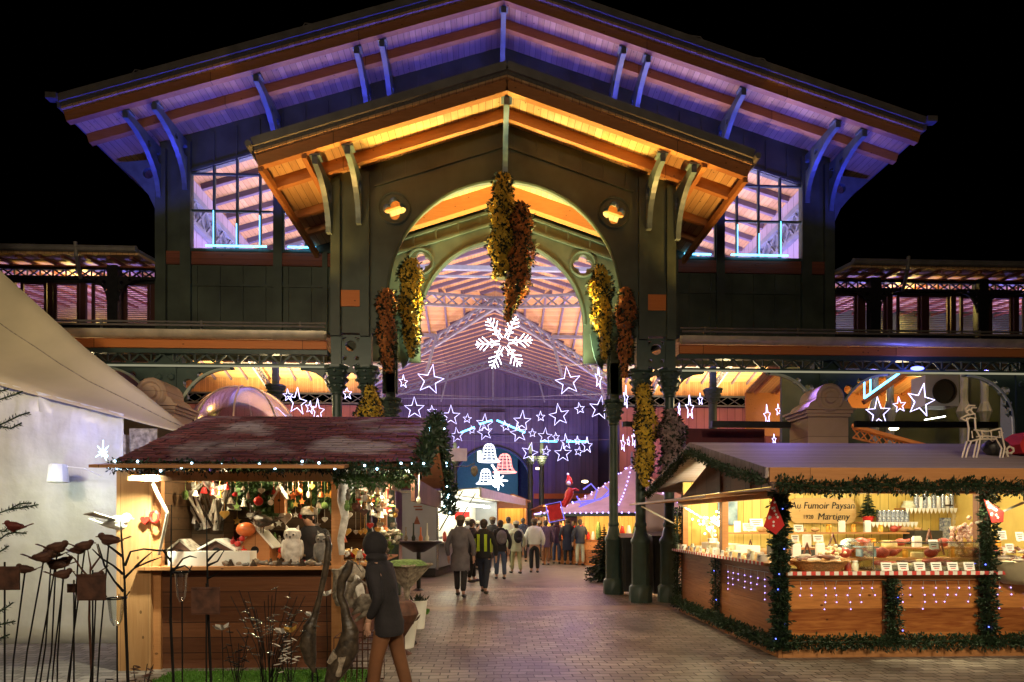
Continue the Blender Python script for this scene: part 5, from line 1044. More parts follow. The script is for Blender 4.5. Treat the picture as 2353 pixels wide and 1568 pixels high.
# pine cones and stones on the counter: each a thing
for i in range(26):
    px = 520 + i * 9.2; p = (at(px, 1300, 6.9).x, 6.86 + rnd.random() * .22, CT_); mb = MB(); s_ = rnd.uniform(.025, .045); k = i % 3
    if k == 0: mb.ball(Vector(p) + Vector((0, 0, s_ * .8)), s_, 0, 7, 6, (1.2, 1, .8), noise=.2, rnd=rnd)
    elif k == 1:
        for j in range(6): mb.lathe([(s_ * (1 - j * .14), 0), (s_ * (1.1 - j * .17), .008), (s_ * .4, .014)], Vector(p) + Vector((0, 0, j * .012)), 8)
    else: mb.ball(Vector(p) + Vector((0, 0, s_ * .6)), s_ * 1.1, 0, 8, 6, (1.3, 1, .6)); mb.ball(Vector(p) + Vector((s_ * .9, 0, s_ * 1.0)), s_ * .5, 0, 6, 5)
    one(('rough_stone', 'pine_cone', 'snail_figure')[k], '%s %s from the left on the front counter' % (ORD[i // 3], ('rough grey stone', 'brown pine cone', 'grey green stone snail')[k]), ('stone', 'pine cone', 'figurine')[k], mb, ('driftwood', 'bark', 'stone_grey')[k], ('rough stones', 'pine cones', 'stone snails')[k] + ' on the counter')
cluster('twig_nest', 'nest of gold twigs with yellow star in the top left corner', 'ornament', LY(505 - 60, 1112, 7.6), 26, (.1, .06, .05), .05, ['driftwood', 'gold'], 3, 'stick')
cluster('hanging_twigs', 'bundle of dark twigs under the snowy shelf', 'twigs', LY(478, 1220, 7.7), 40, (.16, .05, .1), .09, ['driftwood_dark', 'birch'], 4, 'stick')
cluster('wire_ball_lamp', 'white round straw ball in a dark wire hoop', 'ornament', (at(402, 1275, 7.0).x, 7.0, CT_ + .06), 18, (.035, .035, .05), .035, ['snow_white', 'birch'], 5)
mb = MB(); c_ = Vector((at(402, 1275, 7.0).x, 7.0, CT_ + .09)); mb.tube([c_ + Vector((.1 * math.cos(a), 0, .1 * math.sin(a))) for a in [2 * PI * i / 20 for i in range(20)]], .004, 5, closed=True); one('wire_hoop', 'thin dark hoop around the straw ball', 'hoop', mb, 'black_iron')
mb = MB(); mb.tube([LY(424, 1135 + i * 7, 7.7) + Vector((.008 * math.sin(i), 0, 0)) for i in range(8)], [.01, .018, .012, .018, .012, .018, .012, .008], 6); 
one('red_chilli_string', 'string of bright red balls hanging at the left', 'ornament', mb, 'red_gloss')
cluster('snow_baubles', 'white cotton snow heap on the roof of the bird house', 'snow decoration', LY(590, 1214, 7.35), 16, (.18, .08, .03), .035, ['snow_white'], 6)
cluster('hanging_white_pine_cones', 'white and grey bundle hanging high in the middle', 'ornament', LY(515 - 45, 1095, 7.5) + Vector((.25, 0, 0)), 22, (.06, .05, .16), .03, ['birch', 'snow_white', 'driftwood'], 7)
cluster('silver_leaf_cluster', 'silvery leaf chimes hanging in the side opening', 'chimes', LY(885, 1120, 8.6), 45, (.16, .2, .26), .022, ['birch', 'steel', 'snow_white'], 8, 'stick')
cluster('dried_flower_bunch', 'dried flower bunches hanging in the side opening', 'dried flowers', LY(860, 1185, 8.9), 60, (.3, .2, .3), .028, ['driftwood', 'birch', 'rust', 'moss_green'], 9)
cluster('bark_bouquet', 'dry moss and bark bouquet on the side counter', 'bouquet', LY(900, 1250, 8.6), 40, (.12, .15, .2), .035, ['driftwood', 'moss_green', 'birch'], 10)
cluster('mushroom_basket', 'basket of red and white mushrooms in the side opening', 'basket', LY(820, 1278, 7.8), 22, (.14, .08, .08), .035, ['red_gloss', 'snow_white', 'gold'], 11)
mb = MB(); mb.prism([LY(768, 1297, 7.7), LY(845, 1294, 8.0), LY(845, 1290, 8.4), LY(768, 1293, 8.0)], (0, 0, -.04)); one('side_board_shelf', 'orange board shelf behind the corner post', 'shelf', mb, 'fascia_orange', smooth=False)
# a crowd of hanging and standing trinkets
KN = [('felt_star', 'star'), ('straw_ball', 'ball'), ('wooden_angel', 'angel'), ('bark_cone', 'cone'), ('tin_bell', 'bell'), ('heart_pendant', 'heart')]
CL = [('apple_red', 'dark red'), ('birch', 'pale birch'), ('driftwood', 'grey brown'), ('gold', 'gold'), ('snow_white', 'white'), ('moss_green', 'moss green'), ('pumpkin', 'orange'), ('rust', 'rusty')]
r_ = random.Random(41)
rows = [('top row of hanging trinkets', 2.0, 7.35, 22), ('second row of hanging trinkets', 1.84, 7.7, 20), ('third row at the back', 1.66, 8.1, 18), ('low row above the counter', 1.4, 7.9, 18), ('counter display behind the trough', 1.2, 7.45, 16)]
for lbr, z0, y0, n in rows:
    for i in range(n):
        x = LX0 + .15 + (LX1 - LX0 - .25) * (i + .5) / n; k, sh = KN[r_.randrange(6)]; m, cn = CL[r_.randrange(8)]; c_ = Vector((x, y0 + r_.uniform(-.1, .1), z0 + r_.uniform(-.07, .07))); s_ = r_.uniform(.028, .05); mb = MB(c_)
        if sh == 'star': mb.prism([c_ + Vector((math.cos(PI / 2 + PI * j / 5) * s_ * (1.2 if j % 2 == 0 else .55), 0, math.sin(PI / 2 + PI * j / 5) * s_ * (1.2 if j % 2 == 0 else .55))) for j in range(10)], (0, .012, 0))
        elif sh == 'ball': mb.ball(c_, s_, 0, 10, 7)
        elif sh == 'angel': mb.lathe([(s_, -s_ * 1.6), (s_ * .35, s_ * .3), (s_ * .2, s_ * .5)], c_, 8); mb.ball(c_ + Vector((0, 0, s_ * .8)), s_ * .38, 0, 7, 6); mb.prism([c_ + Vector((-s_ * 1.2, .01, s_ * .6)), c_ + Vector((0, .01, -s_ * .2)), c_ + Vector((s_ * 1.2, .01, s_ * .6)), c_ + Vector((0, .01, s_ * .2))], (0, .006, 0))
        elif sh == 'cone':
            for j in range(7): mb.lathe([(s_ * (.4 + .5 * math.sin(PI * (j + 1) / 8)), 0), (s_ * (.25 + .4 * math.sin(PI * (j + 1) / 8)), -.012)], c_ + Vector((0, 0, s_ - j * s_ * .32)), 7)
        elif sh == 'bell': mb.lathe([(s_, -s_), (s_ * .9, -s_ * .9), (s_ * .6, 0), (s_ * .5, s_ * .5), (s_ * .1, s_ * .7)], c_, 9)
        else: heart(mb, c_, s_)
        if z0 > 1.5: mb.tube([c_ + Vector((0, .005, s_ * .5)), Vector((c_.x, c_.y, 2.16))], .0022, 4)
        else: mb.lathe([(s_ * .7, 0), (s_ * .5, .015), (.006, .02), (.006, c_.z - s_ - (CT_ if z0 < 1.3 else c_.z - .15 - s_) + .02)], (c_.x, c_.y, CT_ if z0 < 1.3 else c_.z - .15 - s_), 7)
        one(k, '%s %s, number %d from the left in the %s' % (cn, k.replace('_', ' '), i + 1, lbr), 'trinket', mb, m, 'trinkets inside the craft stall')
for lbr, z0, n in (('upper side row', 1.98, 16), ('middle side row', 1.78, 16), ('lower side row', 1.55, 14), ('side counter row', 1.22, 14)):
    for i in range(n):
        y = 7.2 + 2.5 * (i + .5) / n; k = r_.randrange(3); m, cn = CL[r_.randrange(8)]; c_ = Vector((-1.98 + r_.uniform(-.12, .2), y, z0 + r_.uniform(-.06, .06))); s_ = r_.uniform(.03, .055); mb = MB(c_)
        if k == 0: mb.ball(c_, s_, 0, 10, 7)
        elif k == 1: heart(mb, c_, s_)
        else: mb.lathe([(s_, -s_), (s_ * .9, -s_ * .9), (s_ * .6, 0), (s_ * .5, s_ * .5), (s_ * .1, s_ * .7)], c_, 9)
        if z0 > 1.5: mb.tube([c_ + Vector((0, .005, s_ * .5)), Vector((c_.x, c_.y, 2.12))], .0022, 4)
        else: mb.lathe([(s_ * .7, 0), (.006, .02), (.006, .1)], (c_.x, c_.y, 1.112), 7)
        kn = ('bauble', 'heart_pendant', 'tin_bell')[k]; one(kn, '%s %s, number %d from the front in the %s' % (cn, kn.replace('_', ' '), i + 1, lbr), 'trinket', mb, m, 'trinkets in the side opening')
mb = MB(lo_)
mb.bx(LX0 + .06, LX1 - .1, 7.8, 8.0, 1.2, 1.225); mb.bx(LX0 + .06, LX1 - .1, 8.3, 8.54, 1.5, 1.52); mb.build('inner_shelf', 'back_board', ls)
# birch trunk with hanging ornaments along the corner post
mb = MB(); mb.tube([LY(789, 1072, 6.75), LY(787, 1150, 6.72), LY(793, 1190, 6.7), LY(783, 1240, 6.7), LY(786, 1275, 6.72)], [.05, .055, .042, .038, .03], 10); one('birch_trunk', 'white birch branch standing against the corner post', 'branch', mb, 'birch')
for i, (px, py, m, lb) in enumerate(((806, 1118, 'snow_white', 'white felt figure hanging beside the birch'), (800, 1140, 'driftwood', 'brown felt figure hanging beside the birch'), (797, 1165, 'moss_green', 'pale green leaf ornament hanging on the birch'))):
    mb = MB(); c_ = LY(px, py, 6.6); mb.ball(c_, .03, 0, 8, 6, (1, .6, 1.6)); mb.ball(c_ + Vector((0, 0, .055)), .02, 0, 8, 6); one('felt_ornament', lb, 'ornament', mb, m)
# ground level display at the corner: jute sack, pots, side table
mb = MB(); mb.lathe([(.1, 0), (.14, .1), (.13, .35), (.16, .4)], (at(800, 1400, 6.9).x, 6.75, .72), 12, sy=.7); mb.ball((at(808, 1335, 6.7).x, 6.7, 1.08), .13, 0, 10, 8, (1.2, .7, .8)); one('plush_hare', 'brown furry long eared plush figure hanging at the corner', 'plush figure', mb, 'driftwood')
mb = MB()
for s_, dx in ((-1, -.09), (1, .1)): c_ = Vector((at(808, 1340, 6.7).x + dx, 6.62, .92)); mb.ball(c_, .065, 0, 8, 6, (.8, .6, 2.4), M=Matrix.Rotation(-s_ * .25, 3, 'Y')); 
one('plush_wings', 'pair of pale feathery wings hanging below the hare', 'ornament', mb, 'birch')
tr = thing('pedestal_dish', 'brown shallow dish of moss on a pointed stand at the side opening', 'planter', (at(935, 1280, 8.2).x, 8.2, 0)); mb = MB(); mb.lathe([(.02, .55), (.05, .75), (.3, 1.02), (.36, 1.06), (.34, 1.08), (.1, 1.04)], (0, 0, 0), 4, a0=.2); mb.build('dish', 'driftwood', tr); mb = MB(); mb.lathe([(.3, 1.06), (.2, 1.12), (.01, 1.14)], (0, 0, 0), 10); mb.build('moss', 'moss_green', tr); mb = MB(); mb.lathe([(.14, 0), (.12, .04), (.03, .08), (.03, .6)], (0, 0, 0), 10); mb.build('foot', 'black_iron', tr)
# ================================================================ TENT on the left
paint('canvas_cream', (.50, .42, .26), .65, var=.12, scale=1.2, bump=.15); paint('tarp_white', (.62, .63, .56), .36, var=.09, scale=3.5, bump=1.3)
tn = thing('marquee', 'cream canvas marquee with white plastic side wall at left', 'tent', at(285, 1485, 8.4) * 1); tn.location.z = 0; to_ = worldloc(tn)
TOP = [(432, 986), (385, 948), (330, 903), (265, 853), (200, 803), (130, 740), (60, 676), (0, 622), (-120, 500), (-260, 350)]
BOT = [(430, 988), (395, 990), (330, 974), (250, 952), (170, 932), (100, 914), (50, 900), (0, 887), (-120, 856), (-260, 820)]
mb = MB(to_); nu, nw = len(TOP), 8; vs = []; fs = []
for i in range(nu):
    u = i / (nu - 1); T = at(*TOP[i], 8.6 + 1.6 * u); B = at(*BOT[i], 8.35)
    for j in range(nw):
        f = j / (nw - 1); p = T.lerp(B, f); p += Vector((0, .35 * math.sin(PI * f) * u, -.25 * math.sin(PI * f) * u)); vs.append(p)
for i in range(nu - 1):
    for j in range(nw - 1): a = i * nw + j; fs.append((a, a + 1, a + nw + 1, a + nw))
n0 = len(vs)
for i in range(nu):
    u = i / (nu - 1); T = at(*TOP[i], 8.6 + 1.6 * u)
    for j in range(4): f = j / 3; p = T.lerp(Vector((T.x, 8.7 + 4.5 * u, 2.9)), f); vs.append(p)
for i in range(nu - 1):
    for j in range(3): a = n0 + i * 4 + j; fs.append((a, a + 1, a + 5, a + 4))
mb.add(vs, fs); roof_ = mb.build('canvas_roof', 'canvas_cream', tn, True); sd = roof_.modifiers.new('thick', 'SOLIDIFY'); sd.thickness = .012
mb = MB(to_); mb.tube([vs[i * nw + 3] + Vector((0, -.02, .012)) for i in range(nu)], .007, 5); mb.build('seam', 'driftwood', tn)
mb = MB(to_); a, b = at(-260, 816, 8.42), at(392, 985, 8.42); nx = 60; vs = []
for i in range(nx + 1):
    x = a.x + (at(287, 900, 8.42).x - a.x) * i / nx; ztop = a.z + (b.z - a.z) * (x - a.x) / (b.x - a.x) + .03
    for j in range(14): z = ztop * j / 13; f = j / 13; vs.append(Vector((x, 8.42 + .03 * math.sin(x * 9 + 2 * math.sin(z * 3)) * f + .035 * math.sin(x * 17 + z * 11 + 2 * math.sin(x * 5)) * f ** 4 + .02 * math.sin(x * 31 - z * 19) * f ** 4, z)))
mb.add(vs, [(i * 14 + j, (i + 1) * 14 + j, (i + 1) * 14 + j + 1, i * 14 + j + 1) for i in range(nx) for j in range(13)]); wl = mb.build('side_wall', 'tarp_white', tn, True); wl.modifiers.new('thick', 'SOLIDIFY').thickness = .008
mb = MB(to_); e = at(287, 1000, 8.4); mb.bx(e.x - .0, e.x + .03, 8.36, 8.44, 0, e.z); mb.bx(a.x, e.x, 8.36, 8.4, 1.86, 1.9) if False else None; mb.bx(e.x + .03, at(375, 985, 8.6).x, 8.45, 8.47, 1.95, 2.9); mb.build('corner_pole', 'driftwood', tn)
c_ = at(133, 1090, 8.1); root = thing('wall_fixture', 'white box lamp fixed to the tent wall', 'lamp', c_); mb = MB(c_); mb.lathe([(.1, -.11), (.12, -.1), (.1, .12), (.08, .13)], c_, 12); mb.tube([c_ + Vector((.08, 0, .1)), c_ + Vector((.3, .05, .08)), c_ + Vector((.45, .2, -.02))], .007, 5); mb.build('housing', 'snow_white', root)
c_ = at(236, 1040, 7.9); root = thing('light_burst', 'cool white light burst ornament at the tent corner', 'decorative light', c_); mb = MB(c_)
for i in range(9): q = 2 * PI * i / 9 + .2; mb.tube([c_, c_ + Vector((math.cos(q), .1, math.sin(q))) * (.06 + .05 * (i % 2) + (.1 if i == 2 else 0))], [.006, .001], 5)
mb.build('rays', 'bulb_cool', root)
# carved stone scroll piers
plank('pier_stone', (.44, .30, .20), (.52, .36, .25), 2, .36, .7, (1, 1, 1), .03, knots=False, seamcol=.55)
def pier(label, c_px, top_py, Y, w, m):
    p = at(c_px, top_py, Y); x, zt = p.x, p.z; root = thing('stone_pier', label, 'stone pier', (x, Y, 0)); o = (x, Y, 0); mb = MB(o)
    mb.bx(x - w / 2, x + w / 2, Y, Y + .7, 0, zt - .62); mb.build('shaft', m, root)
    mb = MB(o)
    for i, (dw, z0, z1) in enumerate(((.03, .62, .56), (.06, .56, .5), (.1, .5, .46))): mb.bx(x - w / 2 - dw, x + w / 2 + dw, Y - dw, Y + .7 + dw, zt - z0 + .003, zt - z1)
    mb.prism([(x - w / 2 - .04, Y - .06, zt - .46), (x + w / 2 + .04, Y - .06, zt - .46), (x + w / 2 - .02, Y - .06, zt - .36), (x + w * .3, Y - .06, zt - .28), (x - w * .3, Y - .06, zt - .28), (x - w / 2 + .02, Y - .06, zt - .36)], (0, .7, 0)); mb.build('cornice', m, root)
    mb = MB(o); A = Matrix.Rotation(R(90), 3, 'X')
    mb.lathe([(.27, 0), (.27, .62), (.23, .66), (.2, .66), (.17, .63), (.12, .63), (.1, .67), (.0, .67)], (x, Y + .55, zt - .27), 26, axis=A); mb.build('scroll', m, root, True)
    return root
pier('carved sandstone pier with round scroll behind the right stall', 1903, 883, 11.3, .78, 'pier_stone'); pier('carved sandstone pier with round scroll behind the left tent', 352, 870, 11.2, .72, 'pier_stone')
# ================================================================ flower columns
paint('petal_yellow', (.50, .30, .015), .55, var=.35, scale=9, col2=(.75, .50, .04), bump=0); paint('petal_rust', (.34, .085, .015), .6, var=.4, scale=9, col2=(.50, .17, .03), bump=0); paint('petal_mauve', (.20, .13, .13), .6, var=.4, scale=9, col2=(.36, .25, .24), bump=0); paint('leaf_dark', (.012, .022, .01), .6, var=.4, scale=9, bump=0)
def flowers(label, prof, Y, mat, seed, n, rad=None):
    """prof: list of (px, py, half width px) down the hanging column"""
    rnd = random.Random(seed); top = at(prof[0][0], prof[0][1], Y); root = thing('flower_column', label, 'flower decoration', top, 'flower columns hanging round the arch'); mb = MB(top); lf = MB(top)
    Q = [(at(a, b, Y), w * Y / F) for a, b, w in prof]; seg = [(Q[i][0] - Q[i + 1][0]).length * (Q[i][1] + Q[i + 1][1]) for i in range(len(Q) - 1)]
    cum = sum(seg); lf.tube([q[0] for q in Q], [max(.02, q[1] * .62) for q in Q], 8)
    for k in range(n):
        u = rnd.random() * cum; i = 0
        while i < len(seg) - 1 and u > seg[i]: u -= seg[i]; i += 1
        f = min(1, u / seg[i]); c_ = Q[i][0].lerp(Q[i + 1][0], f); r = Q[i][1] * (1 - f) + Q[i + 1][1] * f
        a = rnd.uniform(0, 2 * PI); lump = .82 + .22 * math.sin(c_.z * 9 + a * 2 + seed) ; p = c_ + Vector((math.cos(a), math.sin(a), 0)) * r * lump * rnd.uniform(.8, 1.05)
        nrm = Vector((math.cos(a), math.sin(a), rnd.uniform(-.4, .7))).normalized()
        if rnd.random() < .72:
            x = nrm.orthogonal().normalized(); y = nrm.cross(x); s_ = rnd.uniform(.026, .052); t0 = rnd.random()
            vs = [p + nrm * .012] + [p + (x * math.cos(t0 + 2 * PI * j / 10) + y * math.sin(t0 + 2 * PI * j / 10)) * s_ * (1 if j % 2 else .55) for j in range(10)]
            mb.add(vs, [(0, j + 1, (j + 1) % 10 + 1) for j in range(10)])
        else: lf.blade(p, nrm + Vector((0, 0, rnd.uniform(-1, .6))), rnd.uniform(.06, .12), .04, 0, rnd)
    mb.build('blossoms', mat, root); lf.build('foliage', 'leaf_dark', root); return root
flowers('tall yellow flower column hanging from the top of the arch', [(1158, 402, 14), (1154, 430, 27), (1152, 520, 31), (1150, 590, 28), (1152, 640, 20)], 11.95, 'petal_yellow', 1, 2300)
flowers('tall rust red flower column hanging just right of the yellow one', [(1195, 470, 14), (1197, 510, 30), (1196, 590, 32), (1188, 660, 30), (1172, 710, 16), (1168, 738, 5)], 12.0, 'petal_rust', 2, 2600)
flowers('yellow flower column left inside the arch, tapering at the foot', [(945, 598, 16), (944, 640, 31), (942, 720, 28), (945, 790, 16), (946, 822, 6)], 12.65, 'petal_yellow', 3, 2100)
flowers('rust red flower column at the left edge of the arch', [(888, 668, 14), (888, 700, 25), (888, 770, 22), (890, 830, 17), (893, 855, 8)], 12.0, 'petal_rust', 4, 1700)
flowers('short yellow flower cluster above the shingle roof', [(852, 888, 12), (852, 920, 26), (850, 960, 32), (850, 990, 28)], 12.0, 'petal_yellow', 5, 1100)
flowers('yellow flower column right inside the arch, tapering at the foot', [(1378, 616, 16), (1379, 650, 29), (1382, 720, 26), (1390, 780, 17), (1388, 822, 6)], 12.65, 'petal_yellow', 6, 2100)
flowers('rust red flower column at the right edge of the arch', [(1437, 665, 14), (1438, 700, 26), (1436, 770, 20), (1436, 820, 16), (1435, 868, 7)], 12.0, 'petal_rust', 7, 1700)
flowers('yellow flower column fixed to the slender right column', [(1478, 885, 12), (1482, 940, 27), (1484, 1010, 26), (1480, 1080, 22), (1482, 1118, 10)], 11.95, 'petal_yellow', 8, 2100)
flowers('faded mauve flower column beside the right stall gable', [(1538, 942, 12), (1543, 980, 30), (1545, 1040, 30), (1538, 1090, 20)], 11.9, 'petal_mauve', 9, 1900)
# ================================================================ neon stars, snowflake, bells
def star_mb(s_, r, seed=0, rot=0):
    mb = MB(); P = []
    for k in range(10):
        a = PI / 2 + PI * k / 5 + rot; q = s_ / 2 * (1.0 if k % 2 == 0 else .42)
        if k == 0: q *= 1.18
        P.append((math.cos(a) * q, 0, math.sin(a) * q))
    mb.tube(P, r, 5, closed=True); return mb
protoL = star_mb(.72, .011).build('neon_star', 'star_tube'); protoS = star_mb(.36, .009).build('neon_star', 'star_tube')
used = {}
def zstars(lst, zfun, word, where, grp):
    L = [(zfun(a, b), w) for a, b, w in lst]
    big = sorted([q for q in L if q[1][0] == 'L' or q[1][0] == 'l'], key=lambda q: q[0][0]); sm = sorted([q for q in L if q[1][0] == 's'], key=lambda q: q[0][0])
    for nm, arr, pr, sz_ in (('large', big, protoL, .72), ('small', sm, protoS, .36)):
        for i, ((px, py), w) in enumerate(arr):
            Y = w[1]; p = at(px, py, Y)
            o = pr if pr not in used else pr.copy()
            if pr in used: COL.objects.link(o)
            used[pr] = 1; o.location = p; tag(o, '%s %s white neon star from the left %s' % (ORD[i], nm, where), 'neon star', grp)
            o.rotation_euler = (0, R(random.uniform(-12, 12)), R(w[2] if len(w) > 2 else random.uniform(-20, 20)))
            if w[0] == 'l': o.scale = (.5, .5, 1)
NS = [(720, 745, ('L', 15.8)), (1620, 755, ('L', 16.5)), (1820, 735, ('L', 21, 60)), (545, 755, ('s', 18, 50)), (617, 930, ('L', 21.5)), (733, 945, ('s', 22)), (855, 978, ('L', 23)), (962, 995, ('s', 24)), (1075, 1028, ('L', 25)), (1078, 1085, ('L', 27.5)), (895, 1105, ('L', 30)), (992, 1070, ('s', 27)), (1212, 1045, ('s', 21)), (1320, 1012, ('L', 23)), (1298, 1090, ('L', 24)), (1442, 982, ('s', 22)), (1563, 975, ('L', 20.5)), (1697, 930, ('s', 20)), (1828, 930, ('L', 19.5)), (1388, 1090, ('s', 26)), (1470, 1110, ('L', 29)), (1542, 1115, ('s', 26)), (1608, 1150, ('L', 29, 35)), (1682, 1140, ('s', 25, 40)), (1745, 1172, ('L', 28, 35)), (1370, 1217, ('L', 24)), (1477, 1207, ('s', 23)), (1587, 1222, ('L', 24)), (1690, 1210, ('s', 24)), (900, 1205, ('s', 27)), (1998, 860, ('L', 20, 65)), (1980, 1160, ('L', 27, 60)), (2015, 1145, ('s', 25, 55)), (2050, 1130, ('L', 25, 62))]
zstars(NS, Z5, '', 'hanging in the nave', 'neon stars in the nave')
Z6 = lambda a, b: ((2400 + a * .612) * .61276, (1200 + b * .612) * .61276)
zstars([(305, 545, ('L', 19, 50)), (370, 490, ('s', 19, 45)), (240, 550, ('s', 19, 60)), (780, 590, ('L', 22, 45)), (848, 555, ('s', 20, 35)), (1362, 590, ('s', 19, 40)), (1460, 572, ('L', 15.5, 5)), (1590, 525, ('s', 14.5, 5)), (1720, 500, ('L', 13.6, 5)), (822, 735, ('s', 22, 40)), (886, 735, ('s', 22, 20))], Z6, '', 'right of the arch', 'neon stars right of the arch')
zstars([(662, 910, ('s', 19, 50)), (683, 925, ('L', 17.5, 58)), (712, 938, ('s', 18, 60)), (798, 905, ('s', 18, 50)), (730, 945, ('L', 21, 65))], lambda a, b: (a, b), '', 'left of the arch', 'neon stars left of the arch')
# suspension wires
for i, (a, b, Y) in enumerate((((915, 905), (1400, 905), 22), ((1010, 1010), (1400, 1010), 25), ((960, 830), (1395, 835), 17))):
    mb = MB(); A = at(a[0], a[1], Y); B = at(b[0], b[1], Y); mb.tube([A, (A + B) / 2 + Vector((0, 0, -.15)), B], .008, 4); one('suspension_wire', ('upper', 'lower', 'topmost')[i] + ' thin wire across the nave carrying neon stars', 'wire', mb, 'iron_lilac')
# snowflake
c_ = at(1158, 787, 13.4); root = thing('neon_snowflake', 'big white neon snowflake hanging under the central flowers', 'neon snowflake', c_)
for k in range(6):
    a = PI * k / 3 + .09; u = Vector((math.cos(a), 0, math.sin(a))); v = Vector((-math.sin(a), 0, math.cos(a))); mb = MB(c_)
    mb.tube([c_ + u * .1 + v * .035, c_ + u * .28 + v * .03, c_ + u * .36], .010, 5); mb.tube([c_ + u * .1 - v * .035, c_ + u * .28 - v * .03, c_ + u * .36], .010, 5); mb.tube([c_ + u * .36, c_ + u * .63], .010, 5)
    for t_, L in ((.2, .12), (.32, .19), (.43, .15), (.53, .09)):
        for s_ in (-1, 1): mb.tube([c_ + u * t_, c_ + u * (t_ + L * .75) + v * s_ * L * .8], .009, 5)
    mb.build('arm', 'snow_tube', root)
mb = MB(); mb.tube([c_ + Vector((0, 0, .3)), c_ + Vector((0, 0, .9))], .006, 4); one('hanging_cable', 'thin cable carrying the neon snowflake', 'cable', mb, 'dark_metal')
def bell(label, px, py, s_, Y, m):
    c_ = at(px, py, Y); mb = MB(c_); h = s_ * 1.0; pr = [(.08, .5), (.22, .42), (.3, .25), (.33, 0), (.38, -.22), (.55, -.42)]
    for i in range(10): q = 2 * PI * i / 10; mb.tube([c_ + Vector((r * math.cos(q), r * math.sin(q), z)) * s_ for r, z in pr], .009, 4)
    for r, z in ((.22, .42), (.29, .28), (.32, .12), (.34, -.05), (.38, -.2), (.55, -.42), (.57, -.42)): mb.tube([c_ + Vector((r * math.cos(q), r * math.sin(q), z)) * s_ for q in [2 * PI * j / 16 for j in range(16)]],   .009 if z > -.4 else .024, 4, closed=True)
    return tag(mb.build('neon_bell', m), label, 'neon bell', 'neon bells')
bell('upper white wire bell glowing before the far arch', 1124, 1042, .76, 24, 'bell_white'); bell('red wire bell glowing right of the white one', 1160, 1066, .78, 23.5, 'bell_red'); bell('lower white wire bell half hidden by the neon ribbon', 1116, 1096, .66, 24.5, 'bell_white')
c_ = at(1145, 1105, 23.2); mb = MB(c_)
for i in range(8): q = 2 * PI * i / 8; mb.tube([c_, c_ + Vector((math.cos(q), 0, math.sin(q))) * (.28 if i % 2 else .36)], [.05, .02], 5)
mb.tube([at(1130, 1068, 23.2), at(1138, 1080, 23.2), at(1140, 1095, 23.2), c_], .035, 5); mb.tube([c_, at(1138, 1120, 23.2)], .05, 5); tag(mb.build('neon_flower', 'snow_tube'), 'bright white neon flower with ribbon below the red bell', 'neon ornament')
c_ = at(1108, 880, 30); 
mb = MB(); a = at(1012, 1038, 20); mb.box(a + Vector((.42, 0, -.1)), (.9, .02, .42)); bn = one('hanging_banner', 'pale banner with red edge hanging left of the bells', 'banner', mb, 'cloth_white', smooth=False)
mb = MB(); a = at(1090, 1080, 14.5); mb.tube([a, at(1090, 990, 14.5)], .004, 4); mb.lathe([(.02, .1), (.07, .06), (.09, -.02), (.07, -.1), (.02, -.16)], a, 10); mb.tube([at(1015, 1100, 14.5), at(1040, 1072, 14.5), at(1075, 1072, 14.5), at(1090, 1065, 14.5)], .01, 5); one('gull_mobile', 'hanging dark mobile with pale body near the far arch', 'mobile', mb, 'driftwood')
# small ceiling lamps seen as points
for px, py, Y, lb in ((1236, 1077, 40, 'small round ceiling lamp above the far lintel'), (1344, 1107, 30, 'small round ceiling lamp above the violet pavilion'), (2054, 985, 15.2, 'oval ceiling lamp under the right canopy')):
    mb = MB(); mb.ball(at(px, py, Y), .14 if Y > 20 else .1, 0, 10, 6, (1.2, 1, .5)); one('ceiling_lamp', lb, 'lamp', mb, 'lamp_warm')
mb = MB(); a = at(2108, 847, 12.1); mb.ball(a, .09, 0, 12, 6, (1.6, .6, .5)); one('blue_spotlight', 'blue spotlight glowing under the right canopy beam', 'lamp', mb, 'led_blue')
# ================================================================ middle ground
paint('grey_panel', (.26, .27, .30), .45, .1, var=.08, scale=2); paint('kiosk_white', (.7, .68, .58), .6, var=.1); paint('dark_skirt', (.04, .03, .03), .7, var=.2); paint('violet_canvas', (.52, .40, .45), .7, var=.12, scale=2)
paint('skin', (.45, .26, .18), .55, var=.08, scale=10, bump=0)
emat('kiosk_glow', (1.0, .93, .66), 2.2, True); emat('warm_glow', (1.0, .66, .25), 2.2, True)
kx0, kx1 = at(920, 1200, 17.6).x, at(1003, 1200, 17.6).x; kl = thing('food_truck', 'grey food trailer with lit open side and raised awning', 'food trailer', (kx1, 17.6, 0)); o = (kx1, 17.6, 0); KZ = 2.5
mb = MB(o); mb.bx(kx0, kx1, 17.6, 17.66, .28, KZ); mb.bx(kx0, kx1, 27, 27.06, .28, KZ); mb.bx(kx0, kx0 + .05, 17.67, 26.99, .28, KZ); mb.bx(kx0, kx1, 17.67, 26.99, KZ - .04, KZ - .003); mb.bx(kx1 - .05, kx1, 17.67, 26.99, .28, .98); mb.build('body', 'grey_panel', kl)
mb = MB(o); mb.bx(kx1 + .003, kx1 + .05, 17.58, 17.64, .25, KZ + .02); mb.bx(kx0 - .02, kx1, 17.57, 17.597, KZ - .05, KZ + .03); mb.build('edge_trim', 'steel', kl)
mb = MB(o); mb.bx(kx0 + .1, kx1 - .1, 17.8, 26.8, .02, .27); mb.build('undercarriage', 'dark_skirt', kl)
mb = MB(o); mb.prism([(kx1, 17.8, KZ), (kx1, 27, KZ), (kx1 + 1.25, 27, KZ - .22 + .3), (kx1 + 1.25, 17.8, KZ - .22 + .3)], (0, 0, .03)); mb.build('awning', 'kiosk_white', kl)
mb = MB(o); mb.bx(kx1 + 1.22, kx1 + 1.28, 17.8, 27, KZ - .18, KZ + .1); mb.build('awning_valance', 'cloth_white', kl)
